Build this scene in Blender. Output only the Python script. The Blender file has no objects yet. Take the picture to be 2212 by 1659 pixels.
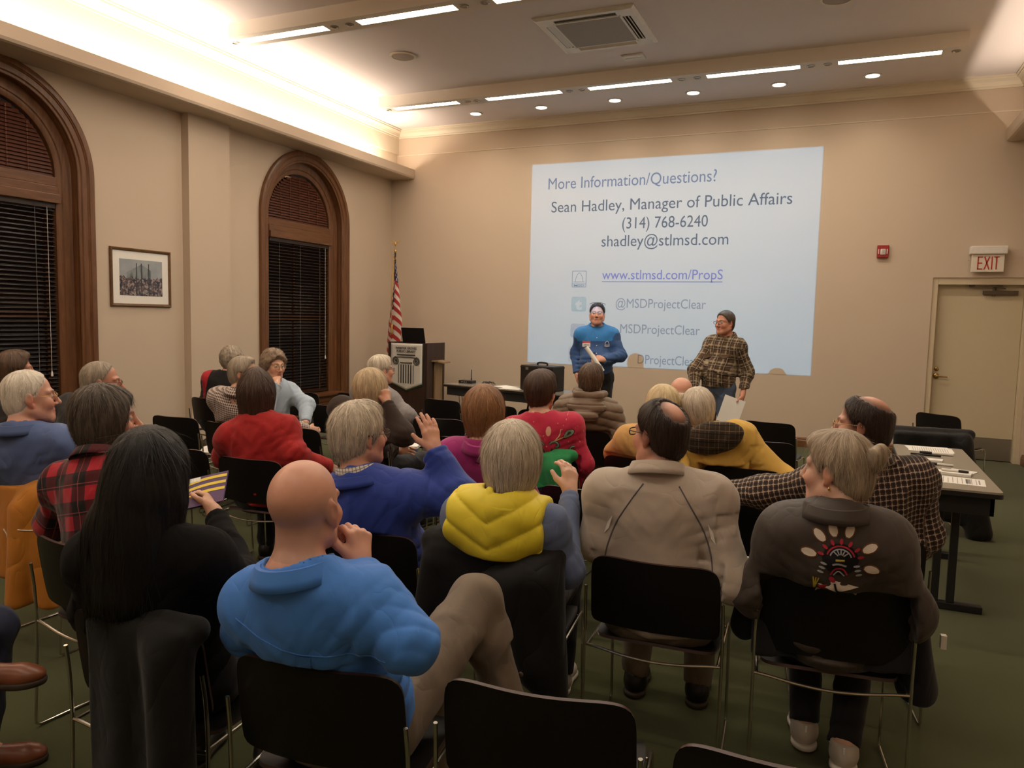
import bpy, bmesh, math, random
import numpy as np
from mathutils import Vector, Matrix
from mathutils.geometry import tessellate_polygon

SC = bpy.context.scene
COL = SC.collection
PI = math.pi

# ------------------------------------------------------------------ camera
CAM_H = 1.60
def make_camera():
    f, p, y, r = 1635.85, 0.0872679, 0.4103278, 0.0227093
    cy, sy, cp, sp = math.cos(y), math.sin(y), math.cos(p), math.sin(p)
    fw = Vector((-sy * cp, cy * cp, -sp))
    rt = Vector((cy, sy, 0))
    up = rt.cross(fw)
    r2 = rt * math.cos(r) + up * math.sin(r)
    u2 = r2.cross(fw)
    cd = bpy.data.cameras.new('camera')
    cd.sensor_fit = 'HORIZONTAL'
    cd.sensor_width = 36.0
    cd.lens = 36.0 * f / 2212.0
    cd.clip_start = 0.05
    cd.clip_end = 100
    co = bpy.data.objects.new('camera', cd)
    m = Matrix.Identity(4)
    for i in range(3):
        m[i][0], m[i][1], m[i][2] = r2[i], u2[i], -fw[i]
    m[2][3] = CAM_H
    co.matrix_world = m
    COL.objects.link(co)
    SC.camera = co
make_camera()

# ------------------------------------------------------------------ view, world, lights
SC.view_settings.view_transform = 'Standard'
SC.view_settings.look = 'None'
SC.view_settings.gamma = 1.0
SC.view_settings.use_curve_mapping = False
SC.view_settings.exposure = 0.84
SC.cycles.max_bounces = 7
SC.cycles.diffuse_bounces = 4
SC.cycles.glossy_bounces = 3
SC.cycles.transmission_bounces = 4
SC.cycles.sample_clamp_indirect = 4.0
SC.cycles.caustics_reflective = False
SC.cycles.caustics_refractive = False
SC.cycles.use_denoising = True

W = bpy.data.worlds.new('night')
SC.world = W
W.use_nodes = True
W.node_tree.nodes['Background'].inputs[0].default_value = (0.010, 0.008, 0.007, 1)
W.node_tree.nodes['Background'].inputs[1].default_value = 0.6

WARM = (1.0, 0.86, 0.69)
def area(name, loc, rot, sx, sy, power, color=WARM, spread=PI):
    l = bpy.data.lights.new(name, 'AREA')
    l.shape = 'RECTANGLE'
    l.size, l.size_y = sx, sy
    l.energy = power
    l.color = color
    l.spread = spread
    o = bpy.data.objects.new(name, l)
    o.location = loc
    o.rotation_euler = rot
    COL.objects.link(o)
    return o
# tubes hidden in the two cove troughs, shining upward
area('cove_light', (-6.475, 3.3, 3.80), (PI, 0.6, 0), 0.14, 13.4, 215)
area('cove_light', (1.675, 3.3, 3.80), (PI, -0.6, 0), 0.08, 13.4, 250)
# linear fixtures of the ceiling bars (their glowing diffusers are built with the bars)
for by, pw in ((8.94, 32), (6.24, 42), (3.54, 42), (0.84, 32), (-1.86, 20)):
    area('bar_light', (-2.4, by, 4.335), (0, 0, 0), 6.3, 0.09, pw, (1.0, 0.86, 0.68))
def spot(name, loc, target, power, color, size, blend, rad):
    l = bpy.data.lights.new(name, 'SPOT')
    l.energy = power
    l.color = color
    l.spot_size = size
    l.spot_blend = blend
    l.shadow_soft_size = rad
    o = bpy.data.objects.new(name, l)
    o.location = loc
    d = Vector(target) - Vector(loc)
    o.rotation_euler = d.to_track_quat('-Z', 'Y').to_euler()
    COL.objects.link(o)
    return o
for sx in (-5.0, -3.99, -2.95, -1.92, -0.89, 0.14):
    spot('downlight_lamp', (sx, 9.97, 4.44), (sx, 9.97, 0), 5, (1.0, 0.84, 0.64), 2.2, 0.8, 0.06)

# the video projector hanging from the ceiling behind the audience: a spot whose light is masked to the slide's rectangle
PROJ = Vector((-2.15, 1.2, 3.80))
def make_projector():
    o = spot('projector_beam', PROJ, (-2.338, 10.53, 2.39), 2000, (0.10, 0.50, 1.0), 1.2, 0.0, 0.012)
    # aim straight at the wall so that the mask is a rectangle there
    o.rotation_euler = Vector((0, 1, 0)).to_track_quat('-Z', 'Z').to_euler()
    l = o.data
    l.use_nodes = True
    nt = l.node_tree
    em = nt.nodes['Emission']
    tc = nt.nodes.new('ShaderNodeTexCoord')
    sep = nt.nodes.new('ShaderNodeSeparateXYZ')
    nt.links.new(tc.outputs['Normal'], sep.inputs[0])
    def math_(op, a, b=None):
        n = nt.nodes.new('ShaderNodeMath')
        n.operation = op
        for i, v in enumerate((a, b)):
            if v is None:
                continue
            if hasattr(v, 'links'):
                nt.links.new(v, n.inputs[i])
            else:
                n.inputs[i].default_value = v
        return n.outputs[0]
    az = math_('ABSOLUTE', sep.outputs[2])
    u = math_('DIVIDE', sep.outputs[0], az)
    v = math_('DIVIDE', sep.outputs[1], az)
    D = 10.53 - PROJ.y
    x0, x1 = (-4.335 - PROJ.x) / D, (-0.360 - PROJ.x) / D
    z0, z1 = (0.935 - PROJ.z) / D, (3.846 - PROJ.z) / D
    m = math_('MULTIPLY', math_('GREATER_THAN', u, x0), math_('LESS_THAN', u, x1))
    m = math_('MULTIPLY', m, math_('GREATER_THAN', v, z0))
    m = math_('MULTIPLY', m, math_('LESS_THAN', v, z1))
    nt.links.new(m, em.inputs['Strength'])
make_projector()
# ------------------------------------------------------------------ object helpers
def tag(o, label=None, cat=None, group=None, kind=None):
    if label: o['label'] = label
    if cat: o['category'] = cat
    if group: o['group'] = group
    if kind: o['kind'] = kind
    return o

def empty(name, loc=(0, 0, 0), rz=0.0, label=None, cat=None, group=None):
    o = bpy.data.objects.new(name, None)
    o.empty_display_size = 0.1
    o.location = loc
    o.rotation_euler = (0, 0, rz)
    COL.objects.link(o)
    return tag(o, label, cat, group)

def link_mesh(name, me, mat, parent=None):
    o = bpy.data.objects.new(name, me)
    if mat is not None and len(me.materials) == 0:
        for m in (mat if isinstance(mat, (list, tuple)) else [mat]):
            me.materials.append(m)
    COL.objects.link(o)
    if parent is not None:
        o.parent = parent
    return o

def raw_mesh(name, v, f, smooth=True):
    me = bpy.data.meshes.new(name)
    v = np.asarray(v, np.float32)
    f = np.asarray(f, np.int32)
    me.vertices.add(len(v))
    me.vertices.foreach_set('co', v.ravel())
    k = f.shape[1]
    me.loops.add(f.size)
    me.loops.foreach_set('vertex_index', f.ravel())
    me.polygons.add(len(f))
    me.polygons.foreach_set('loop_start', np.arange(0, f.size, k, dtype=np.int32))
    me.polygons.foreach_set('use_smooth', np.full(len(f), smooth))
    me.update(calc_edges=True)
    return me

def vec_attr(me, name, arr):
    a = me.attributes.new(name, 'FLOAT_VECTOR', 'POINT')
    a.data.foreach_set('vector', np.asarray(arr, np.float32).ravel())

def col_attr(me, name, arr):
    a = me.attributes.new(name, 'FLOAT_COLOR', 'POINT')
    arr = np.asarray(arr, np.float32)
    a.data.foreach_set('color', np.concatenate([arr, np.ones((len(arr), 1), np.float32)], 1).ravel())

class MB:
    """collects boxes, tubes, prisms ... and links them as ONE mesh object"""
    def __init__(s):
        s.v, s.f, s.m = [], [], []
    def add(s, vs, fs, mi=0):
        n = len(s.v)
        s.v += [tuple(p) for p in vs]
        s.f += [tuple(n + i for i in q) for q in fs]
        s.m += [mi] * len(fs)
        return s
    def box(s, lo, hi, mi=0):
        (a, b, c), (d, e, f) = lo, hi
        return s.add([(a, b, c), (d, b, c), (d, e, c), (a, e, c), (a, b, f), (d, b, f), (d, e, f), (a, e, f)],
                     [(0, 3, 2, 1), (4, 5, 6, 7), (0, 1, 5, 4), (1, 2, 6, 5), (2, 3, 7, 6), (3, 0, 4, 7)], mi)
    def obox(s, c, ax, ay, az, mi=0):
        c, ax, ay, az = map(Vector, (c, ax, ay, az))
        vs = [c + sx * ax + sy * ay + sz * az for sz in (-1, 1) for sx, sy in ((-1, -1), (1, -1), (1, 1), (-1, 1))]
        return s.add(vs, [(0, 3, 2, 1), (4, 5, 6, 7), (0, 1, 5, 4), (1, 2, 6, 5), (2, 3, 7, 6), (3, 0, 4, 7)], mi)
    def tube(s, pts, r, n=8, caps=True, mi=0, closed=False):
        pts = [Vector(p) for p in pts]
        rs = r if isinstance(r, (list, tuple)) else [r] * len(pts)
        base = len(s.v)
        up = None
        N = len(pts)
        vs, fs = [], []
        for i, p in enumerate(pts):
            if closed:
                t = pts[(i + 1) % N] - pts[i - 1]
            else:
                t = pts[min(i + 1, N - 1)] - pts[max(i - 1, 0)]
            t.normalize()
            if up is None:
                up = Vector((0, 0, 1)) if abs(t.z) < 0.9 else Vector((1, 0, 0))
            sd = t.cross(up)
            if sd.length < 1e-6:
                sd = t.orthogonal()
            sd.normalize()
            up = sd.cross(t)
            for k in range(n):
                a = 2 * PI * k / n
                vs.append(p + (sd * math.cos(a) + up * math.sin(a)) * rs[i])
        M = N if closed else N - 1
        for i in range(M):
            j = (i + 1) % N
            for k in range(n):
                fs.append((i * n + k, i * n + (k + 1) % n, j * n + (k + 1) % n, j * n + k))
        if caps and not closed:
            fs.append(tuple(range(n - 1, -1, -1)))
            fs.append(tuple((N - 1) * n + k for k in range(n)))
        return s.add(vs, fs, mi)
    def lathe(s, prof, n=24, c=(0, 0, 0), mi=0, axis='z'):
        vs, fs = [], []
        for r, z in prof:
            for k in range(n):
                a = 2 * PI * k / n
                q = (r * math.cos(a), r * math.sin(a), z)
                if axis == 'y':
                    q = (q[0], -q[2], q[1])
                elif axis == 'x':
                    q = (q[2], q[0], q[1])
                vs.append((q[0] + c[0], q[1] + c[1], q[2] + c[2]))
        for i in range(len(prof) - 1):
            for k in range(n):
                fs.append((i * n + k, i * n + (k + 1) % n, (i + 1) * n + (k + 1) % n, (i + 1) * n + k))
        fs.append(tuple(range(n - 1, -1, -1)))
        fs.append(tuple((len(prof) - 1) * n + k for k in range(n)))
        return s.add(vs, fs, mi)
    def prism(s, poly, d, mi=0):
        """poly: closed list of 3-d points in one plane, extruded by vector d"""
        d = Vector(d)
        P = [Vector(p) for p in poly]
        n = len(P)
        tri = tessellate_polygon([P])
        vs = P + [p + d for p in P]
        fs = [tuple(t) for t in tri] + [tuple(n + i for i in reversed(t)) for t in tri]
        fs += [(i, (i + 1) % n, n + (i + 1) % n, n + i) for i in range(n)]
        return s.add(vs, fs, mi)
    def profile(s, prof, path_a, path_b, ux, uz, mi=0):
        """sweep a 2-d profile (u,w) from a to b; u along ux, w along uz"""
        a, b, ux, uz = map(Vector, (path_a, path_b, ux, uz))
        n = len(prof)
        vs = [a + ux * u + uz * w for u, w in prof] + [b + ux * u + uz * w for u, w in prof]
        fs = [(i, (i + 1) % n, n + (i + 1) % n, n + i) for i in range(n)]
        tri = tessellate_polygon([[Vector((u, w, 0)) for u, w in prof]])
        fs += [tuple(t) for t in tri] + [tuple(n + i for i in reversed(t)) for t in tri]
        return s.add(vs, fs, mi)
    def mesh(s, name, smooth=False, bevel=0.0, seg=2, fix=True):
        me = bpy.data.meshes.new(name)
        me.from_pydata(s.v, [], s.f)
        me.polygons.foreach_set('material_index', s.m)
        if fix or bevel:
            bm = bmesh.new()
            bm.from_mesh(me)
            if fix:
                bmesh.ops.recalc_face_normals(bm, faces=bm.faces)
            if bevel:
                ed = [e for e in bm.edges if len(e.link_faces) == 2 and e.calc_face_angle(0) > 0.5]
                bmesh.ops.bevel(bm, geom=ed, offset=bevel, segments=seg, profile=0.5, affect='EDGES', clamp_overlap=True)
            bm.to_mesh(me)
            bm.free()
        if smooth:
            me.polygons.foreach_set('use_smooth', [True] * len(me.polygons))
            try:
                me.set_sharp_from_angle(angle=0.7)
            except Exception:
                pass
        me.update()
        return me
    def build(s, name, mat, parent=None, smooth=False, bevel=0.0, seg=2, fix=True):
        return link_mesh(name, s.mesh(name, smooth, bevel, seg, fix), mat, parent)

def copy_tree(o, parent=None):
    c = o.copy()
    COL.objects.link(c)
    if parent is not None:
        c.parent = parent
    for ch in list(o.children):
        copy_tree(ch, c)
    return c

def smooth_path(pts, n=8):
    """Catmull-Rom through the points"""
    P = [np.array(p, float) for p in pts]
    P = [2 * P[0] - P[1]] + P + [2 * P[-1] - P[-2]]
    out = []
    for i in range(1, len(P) - 2):
        for k in range(n):
            t = k / n
            a, b, c, d = P[i - 1], P[i], P[i + 1], P[i + 2]
            out.append(0.5 * (2 * b + (c - a) * t + (2 * a - 5 * b + 4 * c - d) * t * t + (3 * b - a - 3 * c + d) * t ** 3))
    out.append(P[-2])
    return [tuple(p) for p in out]

# ------------------------------------------------------------------ materials
def lin(r, g=None, b=None):
    if g is None:
        r, g, b = r
    t = []
    for c in (r, g, b):
        c /= 255.0
        t.append(c / 12.92 if c <= 0.04045 else ((c + 0.055) / 1.055) ** 2.4)
    return tuple(t)

class NT:
    def __init__(s, name):
        s.mat = bpy.data.materials.new(name)
        s.mat.use_nodes = True
        s.t = s.mat.node_tree
        s.b = s.t.nodes['Principled BSDF']
    def n(s, typ, **kw):
        x = s.t.nodes.new('ShaderNode' + typ)
        for k, v in kw.items():
            setattr(x, k, v)
        return x
    def set(s, sock, v):
        if v is None:
            return
        if hasattr(v, 'links'):
            s.t.links.new(v, sock)
        elif isinstance(v, (tuple, list)) and len(v) == 3 and len(sock.default_value) == 4:
            sock.default_value = (*v, 1)
        else:
            sock.default_value = v
    def math(s, op, a, b=None, clamp=False):
        x = s.n('Math', operation=op, use_clamp=clamp)
        s.set(x.inputs[0], a)
        s.set(x.inputs[1], b)
        return x.outputs[0]
    def mix(s, f, a, b, blend='MIX'):
        x = s.n('Mix', data_type='RGBA', blend_type=blend)
        s.set(x.inputs[0], f)
        s.set(x.inputs[6], a)
        s.set(x.inputs[7], b)
        return x.outputs[2]
    def noise(s, scale, vec=None, detail=3, rough=0.55, dist=0.0):
        x = s.n('TexNoise')
        x.inputs['Scale'].default_value = scale
        x.inputs['Detail'].default_value = detail
        x.inputs['Roughness'].default_value = rough
        x.inputs['Distortion'].default_value = dist
        if vec is not None:
            s.t.links.new(vec, x.inputs['Vector'])
        return x.outputs['Fac']
    def obj(s, scale=(1, 1, 1)):
        c = s.n('TexCoord')
        m = s.n('Mapping')
        m.inputs['Scale'].default_value = scale
        s.t.links.new(c.outputs['Object'], m.inputs['Vector'])
        return m.outputs[0]
    def attr(s, name, out='Vector'):
        x = s.n('Attribute', attribute_name=name)
        return x.outputs[out]
    def sep(s, v):
        x = s.n('SeparateXYZ')
        s.t.links.new(v, x.inputs[0])
        return x.outputs
    def ramp(s, f, stops):
        x = s.n('ValToRGB')
        e = x.color_ramp.elements
        while len(e) > 1:
            e.remove(e[-1])
        e[0].position, e[0].color = stops[0][0], (*stops[0][1], 1)
        for p, c in stops[1:]:
            q = e.new(p)
            q.color = (*c, 1)
        s.set(x.inputs[0], f)
        return x.outputs[0]
    def bump(s, h, strength=0.3, dist=0.01):
        x = s.n('Bump')
        x.inputs['Strength'].default_value = strength
        x.inputs['Distance'].default_value = dist
        s.set(x.inputs['Height'], h)
        s.t.links.new(x.outputs[0], s.b.inputs['Normal'])
    def done(s, color, rough=0.6, spec=0.5, metal=0.0, sheen=0.0, **kw):
        s.set(s.b.inputs['Base Color'], color)
        s.set(s.b.inputs['Roughness'], rough)
        s.set(s.b.inputs['Specular IOR Level'], spec)
        s.set(s.b.inputs['Metallic'], metal)
        if sheen:
            s.set(s.b.inputs['Sheen Weight'], sheen)
        for k, v in kw.items():
            s.set(s.b.inputs[k.replace('_', ' ')], v)
        return s.mat

def plain(name, c, rough=0.6, spec=0.4, metal=0.0, var=0.12, scale=18.0, bump=0.0):
    t = NT(name)
    n = t.noise(scale, t.obj(), 3)
    c2 = tuple(x * (1 - var) for x in c)
    col = t.mix(n, c2, tuple(min(1, x * (1 + var)) for x in c))
    if bump:
        t.bump(t.noise(scale * 12, t.obj(), 2), bump, 0.002)
    return t.done(col, rough, spec, metal)

def emit(name, c, strength):
    t = NT(name)
    t.set(t.b.inputs['Emission Color'], c)
    t.b.inputs['Emission Strength'].default_value = strength
    return t.done(c, 0.5)

def wall_paint(name, c, rough=0.75):
    t = NT(name)
    o = t.obj()
    col = t.mix(t.noise(0.7, o, 2), tuple(x * 0.97 for x in c), tuple(x * 1.03 for x in c))
    t.bump(t.noise(260, o, 2), 0.06, 0.002)
    return t.done(col, rough, 0.25)

def wood(name, c1, c2, scale=(1, 1, 1), rough=0.38):
    t = NT(name)
    o = t.obj(scale)
    n = t.noise(3.0, o, 6, 0.6, 0.6)
    n2 = t.noise(22.0, o, 3)
    f = t.math('ADD', t.math('MULTIPLY', n, 0.75), t.math('MULTIPLY', n2, 0.25))
    col = t.ramp(f, [(0.25, c1), (0.5, tuple((a + b) / 2 for a, b in zip(c1, c2))), (0.75, c2)])
    t.bump(n2, 0.12, 0.002)
    return t.done(col, rough, 0.45)

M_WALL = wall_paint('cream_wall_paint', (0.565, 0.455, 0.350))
M_CEIL = wall_paint('ceiling_paint', (0.74, 0.67, 0.66))
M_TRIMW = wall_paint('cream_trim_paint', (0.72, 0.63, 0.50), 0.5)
M_OAK = wood('stained_oak', (0.075, 0.026, 0.009), (0.20, 0.085, 0.032), (9, 9, 1.0))
M_OAKH = wood('stained_oak_across', (0.075, 0.026, 0.009), (0.20, 0.085, 0.032), (9, 1.0, 9))
M_BLIND = plain('dark_blind_slat', (0.030, 0.014, 0.009), 0.35, 0.5)
M_BLINDR = plain('red_brown_blind_slat', (0.085, 0.026, 0.013), 0.45, 0.4)
M_BLACK = plain('black_plastic', (0.012, 0.010, 0.010), 0.4, 0.4)
M_BLACKM = plain('black_metal', (0.014, 0.013, 0.013), 0.45, 0.4)
M_WHITE = plain('white_plastic', (0.72, 0.68, 0.62), 0.45, 0.4)
M_GREYP = plain('grey_plastic', (0.25, 0.23, 0.21), 0.5, 0.4)
M_PAPER = plain('white_paper', (0.80, 0.77, 0.72), 0.7, 0.2, var=0.03)
M_INK = plain('black_print', (0.03, 0.03, 0.03), 0.7, 0.2)
M_CHROME = NT('chrome').done((0.62, 0.58, 0.52), 0.22, 0.5, 1.0)
M_BRASS = NT('aged_brass').done((0.42, 0.27, 0.10), 0.32, 0.5, 1.0)
M_STEEL = NT('brushed_steel').done((0.36, 0.33, 0.29), 0.42, 0.5, 1.0)
def glass_mat():
    t = NT('window_glass')
    return t.done((1, 1, 1), 0.02, 0.5, Transmission_Weight=1.0, IOR=1.45)
M_GLASS = glass_mat()
def lens_mat():
    t = NT('spectacle_lens')
    t.b.inputs['Alpha'].default_value = 0.12
    return t.done((0.9, 0.9, 0.9), 0.05, 0.6)
M_LENS = lens_mat()
def carpet():
    t = NT('green_carpet')
    o = t.obj()
    n = t.noise(420, o, 2)
    n2 = t.noise(1.3, o, 3)
    col = t.mix(n, (0.042, 0.048, 0.016), (0.085, 0.092, 0.034))
    col = t.mix(t.math('MULTIPLY', n2, 0.35), col, (0.055, 0.050, 0.018))
    t.bump(n, 0.5, 0.004)
    return t.done(col, 0.95, 0.1, sheen=0.15)
M_CARPET = carpet()

def text_obj(name, txt, loc, size, mat, parent=None, rot=(PI / 2, 0, 0), align='LEFT', depth=0.0006, sx=1.0, shear=0.0, weight=0.0):
    cu = bpy.data.curves.new(name, 'FONT')
    cu.body = txt
    cu.size = size
    cu.align_x = align
    cu.extrude = depth
    cu.offset = weight
    cu.shear = shear
    cu.resolution_u = 4
    o = bpy.data.objects.new(name, cu)
    COL.objects.link(o)
    dg = bpy.context.evaluated_depsgraph_get()
    me = bpy.data.meshes.new_from_object(o.evaluated_get(dg))
    me.name = name
    bpy.data.objects.remove(o)
    bpy.data.curves.remove(cu)
    m = link_mesh(name, me, None, parent)
    me.materials.clear()
    me.materials.append(mat)
    m.location = loc
    m.rotation_euler = rot
    m.scale = (sx, 1, 1)
    return m
# ================================================================== THE ROOM
XL, XR, YF, YB, ZC = -6.76, 2.02, 10.53, -3.6, 4.5
def struct(name, mb, mat, parent=None, **kw):
    o = mb.build(name, mat, parent, **kw)
    if parent is None:
        tag(o, kind='structure')
    return o

def holed(outer, holes):
    """triangulated polygon with holes, 2-d; returns verts, tris"""
    loops = [[Vector((a, b, 0)) for a, b in outer]] + [[Vector((a, b, 0)) for a, b in h] for h in holes]
    tri = tessellate_polygon(loops)
    vs = [p for l in loops for p in l]
    return vs, tri

def arch(yc, r, spring, bottom, n=40):
    pts = [(yc - r, bottom), (yc - r, spring)]
    pts += [(yc - r * math.cos(PI * k / n), spring + r * math.sin(PI * k / n)) for k in range(1, n)]
    pts += [(yc + r, spring), (yc + r, bottom)]
    return pts

def build_shell():
    struct('floor', MB().box((XL - 0.3, YB - 0.2, -0.1), (XR + 0.3, YF + 0.3, 0)), M_CARPET)
    struct('ceiling', MB().box((XL - 0.3, YB - 0.2, ZC), (XR + 0.3, YF + 0.3, ZC + 0.1)), M_CEIL)
    # front wall with the recessed doorway
    m = MB()
    dx0, dx1, dz = 0.957, 1.985, 2.20
    m.box((XL - 0.3, YF, 0), (dx0, YF + 0.3, ZC))
    m.box((dx1, YF, 0), (XR + 0.3, YF + 0.3, ZC))
    m.box((dx0, YF, dz), (dx1, YF + 0.3, ZC))
    struct('wall_front', m, M_WALL)
    struct('wall_back', MB().box((XL - 0.3, YB - 0.2, 0), (XR + 0.3, YB, ZC)), M_WALL)
    struct('wall_right', MB().box((XR, YB, 0), (XR + 0.3, YF, ZC)), M_WALL)
    # left wall with two arched openings
    m = MB()
    vs, tri = holed([(YB, 0), (YF, 0), (YF, ZC), (YB, ZC)], [arch(4.289, 0.775, 2.835, 0.46), arch(8.4285, 0.775, 2.835, 0.46)])
    m.add([(XL, p.x, p.y) for p in vs], tri)
    for yc in (4.289, 8.4285):
        a = arch(yc, 0.775, 2.835, 0.46)
        n = len(a)
        m.add([(XL, y, z) for y, z in a] + [(XL - 0.3, y, z) for y, z in a], [(i, (i + 1) % n, n + (i + 1) % n, n + i) for i in range(n)])
    struct('wall_left', m, M_WALL, fix=False)
    # pier between the windows
    struct('trim_1', MB().box((XL, 6.311, 0), (XL + 0.105, 6.915, 3.74)), M_WALL)
    # cove ledges: a soffit box with a trough on top
    def ledge(xw, xe, s, z0, z1):
        prof = [(0, z0), (abs(xe - xw) - 0.035, z0), (abs(xe - xw) - 0.012, z0 + 0.010), (abs(xe - xw), z0 + 0.035), (abs(xe - xw), z1),
                (abs(xe - xw) - 0.03, z1), (abs(xe - xw) - 0.03, z0 + 0.05), (0, z0 + 0.05)]
        return MB().profile(prof, (xw, YB, 0), (xw, YF - 0.001, 0), (s, 0, 0), (0, 0, 1))
    struct('trim_2', ledge(XL, -6.335, 1, 3.738, 3.886), M_WALL)
    struct('trim_3', ledge(XR, 1.60, -1, 3.765, 3.905), M_WALL)
    # walls above the ledges
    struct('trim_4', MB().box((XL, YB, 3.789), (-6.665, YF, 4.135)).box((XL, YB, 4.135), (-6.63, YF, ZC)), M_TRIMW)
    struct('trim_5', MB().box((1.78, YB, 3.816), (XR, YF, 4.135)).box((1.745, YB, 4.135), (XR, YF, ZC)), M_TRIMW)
    # crown mouldings
    crown = [(0, -0.125), (0.018, -0.125), (0.018, -0.105), (0.032, -0.098), (0.040, -0.080), (0.055, -0.058), (0.080, -0.040),
             (0.092, -0.034), (0.092, -0.020), (0.112, -0.014), (0.112, 0), (0, 0)]
    struct('trim_6', MB().profile(crown, (-6.63, YB, ZC), (-6.63, YF - 0.03, ZC), (1, 0, 0), (0, 0, 1)), M_TRIMW)
    struct('trim_7', MB().profile(crown, (1.745, YB, ZC), (1.745, YF, ZC), (-1, 0, 0), (0, 0, 1)), M_TRIMW)
    struct('trim_8', MB().profile(crown, (-6.63, YF, ZC), (1.745, YF, ZC), (0, -1, 0), (0, 0, 1)), M_TRIMW)
    # thin picture rail under the crown
    struct('trim_9', MB().profile([(0, -0.006), (0.008, -0.006), (0.010, 0.004), (0, 0.006)], (-6.63, YF, 4.113), (1.745, YF, 4.113), (0, -1, 0), (0, 0, 1)), M_TRIMW)
    # oak baseboards
    bb = [(0, 0), (0.022, 0), (0.022, 0.085), (0.016, 0.098), (0.016, 0.112), (0.008, 0.125), (0, 0.128)]
    struct('baseboard_front', MB().profile(bb, (XL, YF, 0), (0.957, YF, 0), (0, -1, 0), (0, 0, 1)), M_OAKX)
    struct('baseboard_right', MB().profile(bb, (XR, YB, 0), (XR, YF, 0), (-1, 0, 0), (0, 0, 1)), M_OAKH)
    struct('baseboard_left', MB().profile(bb, (XL, YB, 0), (XL, 3.30, 0), (1, 0, 0), (0, 0, 1)).profile(bb, (XL, 5.25, 0), (XL, 6.311, 0), (1, 0, 0), (0, 0, 1))
           .profile(bb, (XL, 6.915, 0), (XL, YF, 0), (1, 0, 0), (0, 0, 1)).profile(bb, (XL + .105, 6.311, 0), (XL + .105, 6.915, 0), (1, 0, 0), (0, 0, 1)), M_OAKH)
M_OAKX = wood('stained_oak_lengthwise', (0.10, 0.040, 0.014), (0.22, 0.10, 0.04), (1.0, 9, 9))
build_shell()

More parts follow.
